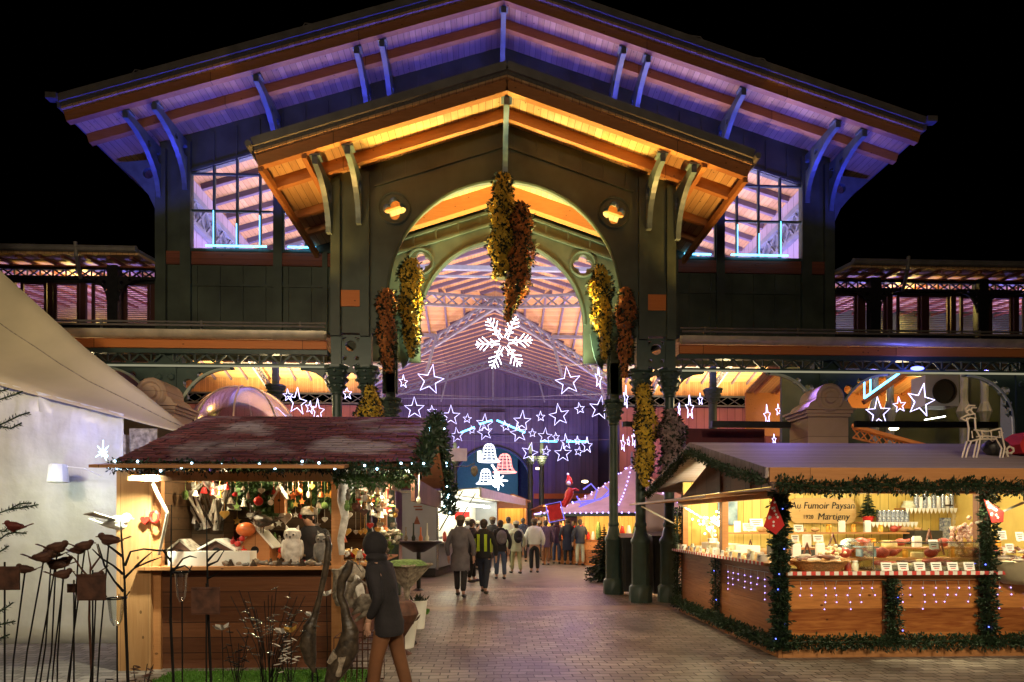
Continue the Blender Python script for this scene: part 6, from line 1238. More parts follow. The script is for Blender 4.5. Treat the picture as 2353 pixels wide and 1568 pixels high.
for y in (17.9, 19.6): mb = MB(o); mb.beam((kx1, y, 1.35), (kx1 + .7, y, KZ + .02), .03, .03); mb.build('awning_strut', 'dark_metal', kl)
mb = MB(o); mb.bx(kx1 - .9, kx1 + .3, 17.7, 26.9, .99, 1.03); mb.build('counter', 'steel', kl)
mb = MB(o); mb.bx(kx0 + .06, kx0 + .1, 17.8, 26.9, 1.1, 2.3); mb.build('inner_wall', 'kiosk_white', kl)
mb = MB(o); mb.bx(kx1 - .35, kx1 - .3, 17.9, 26.9, 2.2, 2.3); mb.build('tube_lamps', 'lamp_white', kl)
mb = MB(o); mb.prism([(kx0 + .35, 17.595, 1.55), (kx0 + .45, 17.595, 1.8), (kx0 + .55, 17.595, 1.55)], (0, -.004, 0)); mb.bx(kx0 + .4, kx0 + .62, 17.59, 17.597, 1.95, 2.0); mb.bx(kx0 + .35, kx0 + .6, 17.59, 17.597, 2.04, 2.08); mb.build('emblem', 'brown_red_timber', kl)
KR = -.2; kl.rotation_euler.z = KR
def KT(x, y, z): v = Matrix.Rotation(KR, 3, 'Z') @ Vector((x - kx1, y - 17.6, 0)); return Vector((kx1 + v.x, 17.6 + v.y, z))
rnd = random.Random(77)
for i in range(14):
    p = KT(kx1 + .1, 18.1 + i * .6, 1.035); mb = MB(); mb.lathe([(.05, 0), (.06, .1), (.05, .24), (.02, .3)], p, 8); one('counter_bottle', '%s jar or bottle on the trailer counter from its near end' % ORD[i], 'bottle', mb, ('meat_red', 'glass_jar', 'bread', 'snow_white')[i % 4], 'bottles on the trailer counter')
mb = MB(); a = at(1062, 1185, 20.5); mb.box(a, (.5, .04, .25)); one('red_banner_sign', 'red and navy banner above the trailer counter', 'sign', mb, 'red_cloth', smooth=False)
# parapet dish table in front of the trailer
mb = MB(); a = at(962, 1245, 14.5); mb.lathe([(.1, -.25), (.35, -.05), (.42, 0), (.4, .02), (.1, .01)], a, 20, sx=1.35); mb.lathe([(.16, -a.z), (.05, -a.z + .06), (.05, -.2)], a, 8); one('bistro_table', 'dark oval table with pale rim before the grey trailer', 'table', mb, 'dark_metal')
for i, dx in enumerate((-.3, -.12, .05, .2)): 
    mb = MB(); p = a + Vector((dx, 0, .02)); mb.lathe([(.04, 0), (.05, .08), (.02, .14), (.015, .3 + .1 * (i % 2)), (.02, .32 + .1 * (i % 2))], p, 8); one('table_bottle', ('dark round bottle at the left of the oval table', 'tall dark green bottle on the oval table', 'orange squat lantern on the oval table', 'clear slim bottle at the right of the oval table')[i], 'bottle', mb, ('driftwood', 'leaf_dark', 'pumpkin', 'glass_jar')[i])
# chalets
GLOW = []
def chalet(label, px0, px1, top_py, Y, roofm='beam_pine', glow='warm_glow', z0=0):
    a, b = at(px0, top_py, Y), at(px1, top_py, Y); x0, x1 = a.x, b.x; w_ = x1 - x0; zt = a.z; ze = zt - w_ * .22; root = thing('chalet', label, 'market chalet', ((x0 + x1) / 2, Y, 0)); o = worldloc(root)
    mb = MB(o); mb.bx(x0, x1, Y, Y + .06, 0, 1.0); mb.bx(x0, x0 + .06, Y + .07, Y + 2, 0, ze); mb.bx(x1 - .06, x1, Y + .07, Y + 2, 0, ze); mb.prism([(x0, Y, ze - .35), (x1, Y, ze - .35), (x1, Y, ze), ((x0 + x1) / 2, Y, zt - .1), (x0, Y, ze)], (0, .05, 0)); mb.build('walls', 'beam_pine', root)
    mb = MB(o); 
    for s_ in (-1, 1): xm = (x0 + x1) / 2; mb.beam((xm, Y + .9, zt), (xm + s_ * w_ * .6, Y + .9, ze - .03), 2.2, .06)
    mb.build('roof', roofm, root); mb = MB(o); mb.bx(x0 + .07, x1 - .07, Y + 1.9, Y + 1.95, 1.0, ze - .1); mb.build('back_wall', 'stall_inner', root); GLOW.append(((x0 + x1) / 2, Y + 1.0, ze - .25))
    mb = MB(o); mb.bx(x0 - .05, x1 + .05, Y - .25, Y + .3, 1.0, 1.05); mb.build('counter', 'beam_pine', root); return root
chalet('timber chalet with open gable beyond the trailer', 1142, 1212, 1136, 29); chalet('small timber chalet behind the nave columns', 1228, 1275, 1160, 33)
chalet('glowing chalet left of the violet pavilion', 1244, 1300, 1170, 27, 'dark_board'); 
# tented pavilion
pc = at(1452, 1200, 24.5); pv = thing('pavilion', 'violet pointed tent pavilion edged with small white lights', 'pavilion', (pc.x, 24.5, 0)); o = (pc.x, 24.5, 0); PR_ = 4.15; PZ0, PZ1 = 1.93, 3.95; ns = 8
ring = [Vector((pc.x + PR_ * math.cos(PI / 8 + 2 * PI * i / ns), 24.5 + PR_ * math.sin(PI / 8 + 2 * PI * i / ns), PZ0)) for i in range(ns)]; apex = Vector((pc.x, 24.5, PZ1))
mb = MB(o); vs = []; fs = []; m_ = 7
for i in range(ns):
    for k in range(m_ + 1): f = k / m_; p = ring[i].lerp(apex, f); p.z -= .5 * math.sin(PI * f) ** 1.0 * .7; vs.append(p)
for i in range(ns):
    for k in range(m_): a = i * (m_ + 1) + k; b = ((i + 1) % ns) * (m_ + 1) + k; fs.append((a, b, b + 1, a + 1))
mb.add(vs, fs); rf = mb.build('canvas_roof', 'violet_canvas', pv); rf.modifiers.new('thick', 'SOLIDIFY').thickness = .02
mb = MB(o)
for i in range(ns): q, r_ = ring[i], ring[(i + 1) % ns]; mb.prism([q, r_, r_ + Vector((0, 0, -.12)), q + Vector((0, 0, -.12))], (q + r_) * 0 + Vector((0, 0, 0)) + ((Vector((pc.x, 24.5, PZ0)) - (q + r_) / 2).normalized() * .02))
mb.build('valance', 'leaf_dark', pv)
mb = MB(o); mb.lathe([(.06, PZ1), (.04, PZ1 + .5)], (pc.x, 24.5, 0), 8); mb.build('finial', 'iron_lilac', pv); b0 = None; nb = 0
def addb(p):
    global b0, nb
    if nb >= 98: return
    if b0 is None: q = MB(); q.ball((0, 0, 0), .03, 0, 6, 4); b0 = q.build('bulb', 'bulb_violet', pv)
    else: b1 = b0.copy(); COL.objects.link(b1); b1.parent = pv; b0 = b1
    b0.location = p - Vector(o); nb += 1
for i in (3, 4, 5, 6):
    for k in range(1, 15): f = k / 15; p = ring[i].lerp(apex, f); p.z -= .35 * math.sin(PI * f) - .03; addb(p + Vector((0, -.05, 0)))
for k in range(40): f = k / 40 * 3; i = 3 + int(f); addb(ring[i].lerp(ring[i + 1], f % 1) + Vector((0, -.05, 0)))
for i in range(ns): mb = MB(o); mb.lathe([(.06, 0), (.06, PZ0)], (ring[i].x * .97 + pc.x * .03, ring[i].y, 0), 8); mb.build('post', 'beam_pine', pv)
mb = MB(o); mb.lathe([(PR_ * .8, 0), (PR_ * .8, .95)], (pc.x, 24.5, 0), 8, a0=PI / 8); mb.build('counter', 'stall_pine', pv)
mb = MB(o); mb.lathe([(PR_ * .55, .95), (PR_ * .55, 1.9)], (pc.x, 24.5, 0), 8, a0=PI / 8, caps=False); mb.build('inner_wall', 'stall_inner', pv)
rnd = random.Random(8)
for i in range(34):
    a_ = PI + .25 + i * .075; p = Vector((pc.x + PR_ * .72 * math.cos(a_), 24.5 + PR_ * .72 * math.sin(a_), .96)); mb = MB(); s_ = rnd.uniform(.06, .13); h_ = rnd.uniform(.15, .7); mb.lathe([(s_, 0), (s_ * 1.1, h_ * .5), (s_ * .5, h_)], p, 8)
    one('pavilion_goods', '%s colourful item from the left on the pavilion counter' % ORD[i], 'goods', mb, ('pumpkin', 'red_gloss', 'snow_white', 'moss_green', 'gold', 'bread')[i % 6], 'goods on the pavilion counter')
mb = MB(o); mb.bx(pc.x - 3.6, pc.x - 3.0, 20.2, 20.25, 2.0, 2.5) if False else None
emat('bulb_violet_dim', (.25, .2, 1.0), 1.2)
a = at(1275, 1177, 20.0); root = thing('lit_sign', 'small red sign framed by blue violet lights on the tent edge', 'sign', a); mb = MB(a); M_r = Matrix.Rotation(R(-12), 3, 'Y'); mb.box(a, (.42, .05, .5), 0, 0, M_r); mb.build('board', 'red_cloth', root); mb = MB(a); mb.tube([a + M_r @ Vector(q) for q in ((-.25, -.03, -.3), (.25, -.03, -.3), (.25, -.03, .3), (-.25, -.03, .3))], .02, 5, closed=True); mb.build('light_frame', 'bulb_violet_dim', root)
a = at(1325, 1145, 20.6); root = thing('climbing_santa', 'red suited santa figure climbing the tent roof beside a sleigh frame', 'figure', a)
paint('wire_violet', (.35, .3, .7), .4)
mb = MB(a); S_ = lambda px, py: at(px, py, 20.6)
mb.tube([S_(1312, 1122), S_(1308, 1135), S_(1303, 1150), S_(1295, 1165)], [.1, .15, .11, .07], 8); mb.tube([S_(1310, 1128), S_(1322, 1124), S_(1330, 1128)], [.06, .05, .04], 6); mb.tube([S_(1300, 1150), S_(1288, 1160), S_(1276, 1172)], [.07, .05, .05], 6); mb.ball(S_(1308, 1108), .13, 0, 8, 6); mb.tube([S_(1308, 1102), S_(1305, 1092)], [.1, .03], 8); mb.build('red_suit', 'red_gloss', root, True)
mb = MB(a); mb.ball(S_(1306, 1111) + Vector((0, -.08, 0)), .08, 0, 8, 6); mb.tube([S_(1302, 1104), S_(1314, 1103)], .035, 6); mb.ball(S_(1305, 1090), .045); mb.build('beard_and_trim', 'snow_white', root)
mb = MB(a)
for q in (((1340, 1125), (1358, 1112), (1372, 1128), (1365, 1150), (1335, 1160), (1325, 1140)), ((1318, 1155), (1380, 1148), (1400, 1128), (1390, 1118)), ((1330, 1165), (1395, 1140), (1420, 1120))): mb.tube([S_(*w_) for w_ in q], .03, 5)
mb.build('sleigh_frame', 'bulb_violet_dim' if 'bulb_violet_dim' in MATS else emat('bulb_violet_dim', (.25, .2, 1.0), 1.2), root)
fir('dark fir tree in a tub beside the green columns', at(1388, 1300, 16.5).x, 16.5, 1.55, .55, 9000, 0, seed=3)
def bin_(label, px, Y, h, w):
    p = at(px, 1300, Y); root = thing('waste_container', label, 'bin', (p.x, Y, 0)); mb = MB(); mb.prism([(-w * .42, -w * .42, .08), (w * .42, -w * .42, .08), (w * .42, w * .42, .08), (-w * .42, w * .42, .08)], (0, 0, .01)); mb.add([(-w * .42, -w * .42, .08), (w * .42, -w * .42, .08), (w * .42, w * .42, .08), (-w * .42, w * .42, .08), (-w / 2, -w / 2, h), (w / 2, -w / 2, h), (w / 2, w / 2, h), (-w / 2, w / 2, h)], [(0, 1, 5, 4), (1, 2, 6, 5), (2, 3, 7, 6), (3, 0, 4, 7)])
    for i in range(4): mb.bx(-w * .38 + i * w * .25, -w * .36 + i * w * .25, -w / 2 - .01, -w / 2 + .02, .2, h - .1)
    mb.build('body', 'dark_crate', root); mb = MB(); mb.prism([(-w * .54, -w * .54, h), (w * .54, -w * .54, h), (w * .54, w * .52, h + .08), (-w * .54, w * .52, h + .08)], (0, 0, .03)); mb.build('lid', 'dark_crate', root); mb = MB()
    for s_ in (-1, 1): mb.lathe([(.09, -.03), (.09, .03)], (s_ * w * .38, w * .4, .09), 10, axis=Matrix.Rotation(R(90), 3, 'Y'))
    mb.build('wheels', 'black_iron', root)
bin_('dark wheeled bin between the two green columns', 1452, 13.6, 1.25, .58); bin_('dark wheeled bin between the column and the food stall', 1522, 13.2, 1.3, .6)
a = at(1520, 1170, 14.4); mb = MB(); mb.prism([(a.x - .45, 14.4, 1.1), (a.x + .25, 14.4, 1.1), (a.x + .28, 14.4, 2.2), (a.x - .35, 14.4, 2.35)], (0, .05, 0)); one('tarpaulin', 'pale lilac tarpaulin sheet behind the dark bins', 'tarpaulin', mb, 'violet_canvas', smooth=False)
mb = MB(); a, b = at(1576, 985, 12.6), at(1757, 1024, 12.6); mb.bx(a.x, b.x, 12.6, 13.2, b.z - .4, a.z); one('maroon_panel', 'flat maroon awning box above the right stall roof', 'awning', mb, paint('maroon', (.09, .008, .014), .7, var=.15), smooth=False)
a = at(2165, 900, 14.4); root = thing('fan_unit', 'grey boxed ventilation fan under the right canopy', 'fan unit', a); mb = MB(a); mb.bx(a.x - .42, a.x + .42, 14.4, 14.9, a.z - .35, a.z + .4); mb.build('housing', 'grey_panel', root); mb = MB(a); mb.lathe([(.3, 0), (.3, .03), (.26, .03), (.26, .0)], a + Vector((.05, -.005, 0)), 24, axis=Matrix.Rotation(R(90), 3, 'X')); mb.lathe([(.26, .01), (.001, .012)], a + Vector((.05, -.004, 0)), 24, axis=Matrix.Rotation(R(90), 3, 'X')); mb.build('fan', 'black_iron', root)
a = at(560, 950, 17.5); root = thing('dome_tent', 'transparent violet lit inflatable dome behind the craft stall', 'dome tent', (a.x, 17.5, 0)); o = (a.x, 17.5, 0); mb = MB(o); rr = 1.45; zc = at(0, 885, 17.5).z - rr
mb.lathe([(rr * math.sin(t_), zc + rr * math.cos(t_)) for t_ in [PI * .02 + PI * .48 * i / 12 for i in range(13)]] + [(rr, 0)], (a.x, 17.5, 0), 28, caps=False)
mb.build('skin_film', 'dome_film' if 'dome_film' in MATS else glassmat('dome_film', (.80, .74, .92), .9, .15), root, True)
mb = MB(o)
for i in range(8): q = 2 * PI * i / 8 + .2; mb.tube([(a.x + (rr + .005) * math.sin(t_) * math.cos(q), 17.5 + (rr + .005) * math.sin(t_) * math.sin(q), zc + (rr + .005) * math.cos(t_)) for t_ in [PI * .5 * k / 10 for k in range(11)]], .022, 5)
mb.build('ribs', 'wire_white', root)
# ================================================================ PEOPLE
paint('coat_dark', (.013, .011, .014), .85, var=.5, scale=5, bump=1.2); paint('coat_grey', (.12, .105, .12), .8, var=.3, scale=5, bump=.3); paint('coat_white', (.62, .64, .58), .6, var=.08, scale=4, bump=.2); paint('coat_pale', (.40, .42, .30), .7, var=.15, scale=5, bump=.3); paint('coat_plum', (.06, .03, .07), .8, var=.2); paint('coat_navy', (.015, .02, .04), .8, var=.2); paint('denim', (.05, .07, .13), .8, var=.2); paint('trouser_olive', (.30, .30, .16), .8, var=.15); paint('trouser_black', (.01, .01, .013), .8, var=.2); paint('trouser_ochre', (.15, .06, .022), .8, var=.25, scale=5, bump=.3); paint('hivis', (.42, .55, .02), .6, var=.1); paint('hair_dark', (.03, .018, .012), .6, var=.3, scale=40, bump=.4); paint('hat_brown', (.14, .09, .05), .9, var=.3, scale=30, bump=.4); paint('hat_grey', (.38, .34, .28), .9, var=.3, scale=30, bump=.5); paint('shoe', (.012, .01, .01), .4, var=.2)
def skin_mesh(name, V, E, Rd, mat, parent, sub=1, sc_=1, smooth=True, flat=1.0):
    me = bpy.data.meshes.new(name); me.from_pydata([Vector(v) * sc_ for v in V], E, []); o = bpy.data.objects.new(name, me); COL.objects.link(o)
    m = o.modifiers.new('s', 'SKIN'); m.use_smooth_shade = True
    for i, sv in enumerate(me.skin_vertices[0].data): r = Rd[i] * sc_; sv.radius = (r, r * flat); sv.use_root = (i == 0)
    if sub: q = o.modifiers.new('u', 'SUBSURF'); q.levels = sub; q.render_levels = sub
    dg = bpy.context.evaluated_depsgraph_get(); nm = bpy.data.meshes.new_from_object(o.evaluated_get(dg)); o.modifiers.clear(); o.data = nm; nm.name = name; bpy.data.meshes.remove(me)
    nm.materials.clear(); nm.materials.append(MATS[mat]); nm.polygons.foreach_set('use_smooth', [True] * len(nm.polygons)); o.parent = parent; return o
def person(label, loc, h=1.7, rz=PI, coat='coat_dark', legs='trouser_black', hat=None, hair='hair_dark', stride=.12, lean=0, coatlen=.12, arms=((.30, 1.12, .02), (.28, .88, -.06)), puff=1.0, pack=None, vest=None, hood=False, scarf=None, headturn=0):
    s_ = h / 1.75; root = thing('person', label, 'person', loc, None, rz)
    ly = lambda z: -lean * max(0, z - .9)      # forward lean towards local -y
    J = lambda x, y, z: Vector((x, y + ly(z), z))
    hip = J(0, 0, .95); V = [hip, J(0, .01, 1.12), J(0, .015, 1.32), J(0, .005, 1.46), J(0, -.005, 1.53), J(0, -.02, 1.60), J(0, -.015, 1.68), J(0, -.085, 1.585)]; Rr = [.135, .125, .14, .075, .052, .078, .075, .018]; E = [(0, 1), (1, 2), (2, 3), (3, 4), (4, 5), (5, 6), (5, 7)]
    AR = []
    for sd in (-1, 1):
        k = len(V); (ex, ez, ey), (wx, wz, wy) = arms if not isinstance(arms, dict) else arms[sd]
        V += [J(sd * .17, .01, 1.42), J(sd * ex, ey, ez), J(sd * wx, wy, wz), J(sd * wx, wy - .015, wz - .08)]; Rr += [.062, .046, .03, .034]; E += [(2, k), (k, k + 1), (k + 1, k + 2), (k + 2, k + 3)]; AR.append(k)
        for f in range(4):
            q = len(V); u = (f - 1.5) * .02; V += [J(sd * wx + sd * .0, wy - .015 + u, wz - .125 - .008 * (f in (1, 2))), J(sd * wx - sd * .012, wy - .02 + u, wz - .16 - .012 * (f in (1, 2)))]; Rr += [.0095, .0075]; E += [(k + 3, q), (q, q + 1)]
        q = len(V); V += [J(sd * wx - sd * .02, wy - .055, wz - .075), J(sd * wx - sd * .025, wy - .065, wz - .11)]; Rr += [.011, .009]; E += [(k + 2, q), (q, q + 1)]
    LG = []
    for sd in (-1, 1):
        k = len(V); st_ = sd * stride; V += [Vector((sd * .09, 0, .86)), Vector((sd * .1, -st_ * .5 - .01, .5)), Vector((sd * .1, -st_ + .02, .09)), Vector((sd * .11, -st_ - .12, .035))]; Rr += [.088, .055, .04, .035]; E += [(0, k), (k, k + 1), (k + 1, k + 2), (k + 2, k + 3)]; LG.append(k)
    skin_mesh('body', V, E, Rr, 'skin', root, 1, s_)
    # clothes follow the body
    cV = [V[0], V[1], V[2], V[3]]; cR = [.165 * puff, .16 * puff, .175 * puff, .095]; cE = [(0, 1), (1, 2), (2, 3)]
    for k in AR: q = len(cV); cV += [V[k], V[k + 1], V[k + 2]]; cR += [.088 * puff, .064 * puff, .05 * puff]; cE += [(2, q), (q, q + 1), (q + 1, q + 2)]
    skin_mesh('sleeves', cV, cE, [r * .98 for r in cR], coat, root, 1, s_)
    mb = MB(); zb = .95 - coatlen; n_ = 20; Z_ = [zb, zb + .02] + [zb + (1.44 - zb) * k / 11 for k in range(1, 12)] + [1.49, 1.53]; vs = []; fs = []
    for z in Z_:
        t_ = (z - zb) / (1.5 - zb); r = (.175 + (.04 * coatlen / .4 if z < .9 else 0)) * puff
        if z > 1.3: r *= 1 - .42 * ((z - 1.3) / .23) ** 2
        if z > 1.5: r = .085
        if z == zb: r *= .96
        q_ = 1 + (.035 * math.sin(z * 84) if puff > 1.05 else .012 * math.sin(z * 37))
        for k in range(n_):
            a = 2 * PI * k / n_; w_ = 1 + .015 * math.sin(3 * a + z * 9); vs.append(Vector((r * q_ * w_ * math.cos(a) * (1.12 if z > 1.1 else 1.0), ly(z) + .005 + r * q_ * w_ * .78 * math.sin(a), z)) * s_)
    fs = [(i * n_ + k, i * n_ + (k + 1) % n_, (i + 1) * n_ + (k + 1) % n_, (i + 1) * n_ + k) for i in range(len(Z_) - 1) for k in range(n_)] + [tuple(range(n_))[::-1], tuple((len(Z_) - 1) * n_ + k for k in range(n_))]
    mb.add(vs, fs); mb.build('jacket', coat, root, True)
    tV = [Vector((0, 0, .97)), Vector((0, 0, .9))]; tR = [.13, .13]; tE = [(0, 1)]
    for k in LG: q = len(tV); tV += [V[k] + Vector((0, 0, -.02)), V[k + 1], V[k + 2] + Vector((0, 0, .03))]; tR += [.105, .078, .066]; tE += [(1, q), (q, q + 1), (q + 1, q + 2)]
    skin_mesh('trousers', tV, tE, tR, legs, root, 1, s_)
    for k in LG: mb = MB(); c_ = (V[k + 2] * .5 + V[k + 3] * .5) * s_; mb.ball((c_.x, c_.y - .01, .045 * s_), .07 * s_, 0, 10, 6, (.75, 2.0, .62)); mb.build('shoe', 'shoe', root, True)
    hc = V[5].lerp(V[6], .6) * s_
    mb = MB()
    for sd in (-1, 1): mb.ball(hc + Vector((sd * .028, -.083, .0)) * s_, .011 * s_, 0, 6, 5)
    mb.build('eyes', 'black_iron', root); mb = MB(); mb.ball(hc + Vector((0, -.088, -.055)) * s_, .018 * s_, 0, 8, 4, (1.2, .4, .35)); mb.build('mouth', 'maroon', root)
    mb = MB()
    for sd in (-1, 1): mb.ball(hc + Vector((sd * .082, .0, -.015)) * s_, .022 * s_, 0, 6, 5, (.4, .8, 1.2))
    mb.build('ears', 'skin', root)
    mb = MB()
    if hood: mb.ball(hc + Vector((0, .03, -.0)) * s_, .125 * s_, 0, 14, 10, (.95, 1.05, 1.15)); mb.ball(hc + Vector((0, .05, -.13)) * s_, .12 * s_, 0, 12, 8, (1.2, .9, .6)); mb.build('hood', coat, root, True)
    else:
        mb.ball(hc + Vector((0, .018, .022)) * s_, .098 * s_, 0, 14, 10, (.95, 1.0, 1.0)); mb.ball(hc + Vector((0, .045, -.04)) * s_, .075 * s_, 0, 10, 8, (1.05, .7, 1.1)); mb.build('hair', hair, root, True)
        if hat: mb = MB(); mb.lathe([(.112 * s_, .0), (.114 * s_, .03 * s_), (.106 * s_, .035 * s_), (.1 * s_, .075 * s_), (.06 * s_, .105 * s_), (.0, .118 * s_)], hc + Vector((0, .012, .025)) * s_, 14); mb.build('hat', hat, root, True)
    if scarf: mb = MB(); mb.lathe([(.075 * s_, 0), (.1 * s_, .03 * s_), (.1 * s_, .06 * s_), (.07 * s_, .09 * s_)], Vector((0, ly(1.45), 1.44)) * s_, 12); mb.build('scarf', scarf, root, True)
    if pack: mb = MB(); mb.ball(Vector((0, .2 + ly(1.25), 1.25)) * s_, .19 * s_, 0, 12, 8, (.85, .55, 1.15)); mb.ball(Vector((0, .29 + ly(1.2), 1.15)) * s_, .1 * s_, 0, 10, 6, (1, .5, .9)); mb.build('backpack', pack, root, True)
    if vest:
        mb = MB()
        for sd in (-1, 1): mb.bx(sd * .12 * s_, sd * .06 * s_, .13 * s_, .165 * s_, 1.0 * s_, 1.4 * s_); mb.bx(sd * .185 * s_, sd * .2 * s_, -.08 * s_, .1 * s_, .98 * s_, 1.3 * s_)
        mb.build('hivis_panels', vest, root)
    return root
def PP(px, Y): p = at(px, 1300, Y); return (p.x, Y, 0)
person('person in white quilted jacket and brown hat seen from behind', PP(1228, 19.3), 1.70, PI, 'coat_white', 'trouser_black', 'hat_brown', puff=1.18, stride=.03, coatlen=.02, scarf='coat_dark')
person('person in long grey coat walking towards the arch', PP(1058, 13.3), 1.74, PI * .95, 'coat_grey', 'coat_dark', coatlen=.38, stride=.18, hat='hat_brown')
person('person in dark jacket with yellow green safety panels', PP(1112, 13.9), 1.68, PI * .9, 'coat_dark', 'coat_navy', vest='hivis', stride=.2)
person('person in dark coat carrying a bulky backpack', PP(1150, 17.2), 1.66, PI * 1.05, 'coat_dark', 'denim', pack='coat_grey', stride=.1)
person('person in pale green coat and olive trousers', PP(1186, 19.0), 1.62, PI * 1.1, 'coat_pale', 'trouser_olive', pack='coat_dark', stride=.15, coatlen=.2, hat='coat_pale')
person('person in plum coat standing near the pavilion', PP(1254, 22.6), 1.66, PI, 'coat_plum', 'trouser_ochre', coatlen=.25, stride=.03)
person('person in dark hooded jacket and blue jeans', PP(1279, 23.2), 1.68, PI * .95, 'coat_plum', 'denim', stride=.04, hood=True)
person('person in long navy coat facing the chalets', PP(1305, 22.8), 1.74, PI, 'coat_navy', 'trouser_black', coatlen=.4, stride=.02)
person('person with red scarf, dark jacket and pale trousers', PP(1333, 22.4), 1.70, PI * 1.05, 'coat_navy', 'coat_pale', scarf='red_cloth', stride=.05)
person('person in red jacket among the pavilion visitors', PP(1318, 23.9), 1.64, PI * .8, 'red_cloth', 'trouser_black', stride=.03)
person('person in dark jacket close to the trailer awning', PP(1085, 16.4), 1.68, PI * .6, 'coat_dark', 'coat_dark', stride=.1, scarf='coat_grey')
person('person in orange brown jacket by the trailer counter', PP(1097, 20.5), 1.62, PI * .7, 'rust', 'trouser_black', stride=.05, hat='hat_grey')
person('stallkeeper in grey knitted cap and dark shawl leaning over goods', (at(733, 1250, 7.9).x, 7.95, .12), 1.68, R(-25), 'coat_dark', 'trouser_black', 'hat_grey', lean=.28, coatlen=.2, arms=((.33, 1.15, -.12), (.2, 1.08, -.36)), scarf='coat_dark', stride=.02, puff=1.1)
person('stooping person in dark hooded coat and ochre trousers passing the craft stall', (at(893, 1400, 5.5).x, 5.5, 0), 1.52, -PI / 2 - .25, 'coat_dark', 'trouser_ochre', lean=.22, hood=True, coatlen=.22, stride=.16, puff=.95, arms=((.2, 1.12, .03), (.17, .9, -.14)))
for px, Y, c1, c2, lb, ht in ((1240, 25.5, 'coat_dark', 'trouser_black', 'person in black coat just behind the white jacket', 'hat_grey'), (1268, 25.8, 'coat_plum', 'denim', 'person in plum jacket and jeans far down the aisle', None), (1292, 25.2, 'coat_grey', 'trouser_black', 'person in grey coat beside the pavilion counter', 'hat_brown'), (1168, 21.5, 'coat_pale', 'trouser_black', 'person in pale jacket near the trailer counter', None), (1132, 19.2, 'coat_dark', 'denim', 'person in dark jacket and jeans behind the safety vest', 'hat_brown'), (1202, 24.5, 'coat_navy', 'coat_dark', 'person in navy jacket before the timber chalet', None), (1075, 18.6, 'coat_grey', 'trouser_black', 'person in grey jacket ordering at the trailer', 'hat_grey')):
    person(lb, PP(px, Y), 1.6 + (px % 7) * .03, PI + (px % 5 - 2) * .25, c1, c2, ht, stride=.05, coatlen=.1 + (px % 3) * .08)
# ================================================================ FOREGROUND garden metalwork at left
paint('robin_red', (.12, .015, .01), .6, var=.4, scale=20)
paint('turf', (.10, .26, .03), .9, var=.5, scale=40, bump=.6)
def turf(label, poly):
    mb = MB(); mb.prism([(x, y, .005) for x, y in poly], (0, 0, .02)); r_ = random.Random(len(label))
    xs = [p[0] for p in poly]; ys = [p[1] for p in poly]
    for _ in range(2600):
        p = Vector((r_.uniform(min(xs), max(xs)), r_.uniform(min(ys), max(ys)), .025)); mb.blade(p, (r_.uniform(-.4, .4), r_.uniform(-.4, .4), 1), r_.uniform(.02, .045), .008, 0, r_)
    tag(mb.build('turf_mat', 'turf'), label, 'turf mat')
g0 = lambda px, py: at(px, py, F * EYE / (py - 1197))
A, B = g0(390, 1545), g0(850, 1548); turf('bright green turf mat in front of the craft stall', [(A.x, 6.15), (B.x + .0, 6.15), (B.x, 6.72), (A.x, 6.72)])
q = g0(970, 1408); turf('small green turf patch beside the bucket', [(q.x - .3, q.y - .18), (q.x + .12, q.y - .18), (q.x + .12, q.y + .15), (q.x - .3, q.y + .15)])
GZ = .0
def foot(px, Y): p = at(px, 1500, Y); return Vector((p.x, Y, 0))
# birds on stakes: (px, py, Y, length m, foot px, facing)
BS = [(330 * 0 + 133, 1260, 4.6, .17, 60, 1, 'with raised tail at the top of the bunch'), (118, 1276, 4.7, .14, 75, -1, 'second from the top of the bunch'), (100, 1283, 4.5, .17, 40, 1, 'at the far left of the bunch'), (150, 1290, 4.8, .13, 110, 1, 'right of the bunch centre'), (128, 1300, 4.6, .16, 90, -1, 'low in the middle of the bunch'), (145, 1322, 4.6, .15, 130, 1, 'hanging lowest of the bunch'), (195, 1256, 4.7, .15, 150, 1, 'perched high right of the bunch'), (180, 1266, 4.8, .14, 140, 1, 'just below the high one'), (250, 1243, 4.5, .17, 215, -1, 'tilted on the branching stem'), (57, 1310, 4.4, .13, 20, -1, 'beside the left black plaque'), (222, 1325, 4.6, .12, 190, 1, 'near the middle plaque')]
for i, (px, py, Y, L, fx, sg_, lb) in enumerate(BS):
    c_ = at(px, py, Y); f = foot(fx, Y + .1); f.z = .02; bird('rusty metal bird on a stake, ' + lb, c_, L, 'rust', 0 if sg_ > 0 else PI, 'stake_bird', 'rusty birds on garden stakes', stand=None)
    mb = MB(); mid = c_.lerp(f, .5) + Vector((.03 * math.sin(i * 2), 0, 0)); mb.tube([c_ + Vector((0, 0, -.02)), mid, f], .0055, 5)
    k = mb.build('stake', 'black_iron'); o = [q for q in bpy.data.objects if q.name.startswith('stake_bird') and q.get('category')][-1]
    par = max((q for q in bpy.data.objects if q.get('label') == 'rusty metal bird on a stake, ' + lb), key=lambda q: 1); k.parent = par; k.matrix_parent_inverse = Matrix.Identity(4); k.location = -Vector(par.location)
    if sg_ < 0: k.rotation_euler.z = PI; k.location = Vector((par.location.x, par.location.y, -par.location.z))
bird('red breasted robin figure perched on a fir twig', at(32, 1212, 4.0), .13, 'robin_red', PI, 'robin_figure', legs=.03)
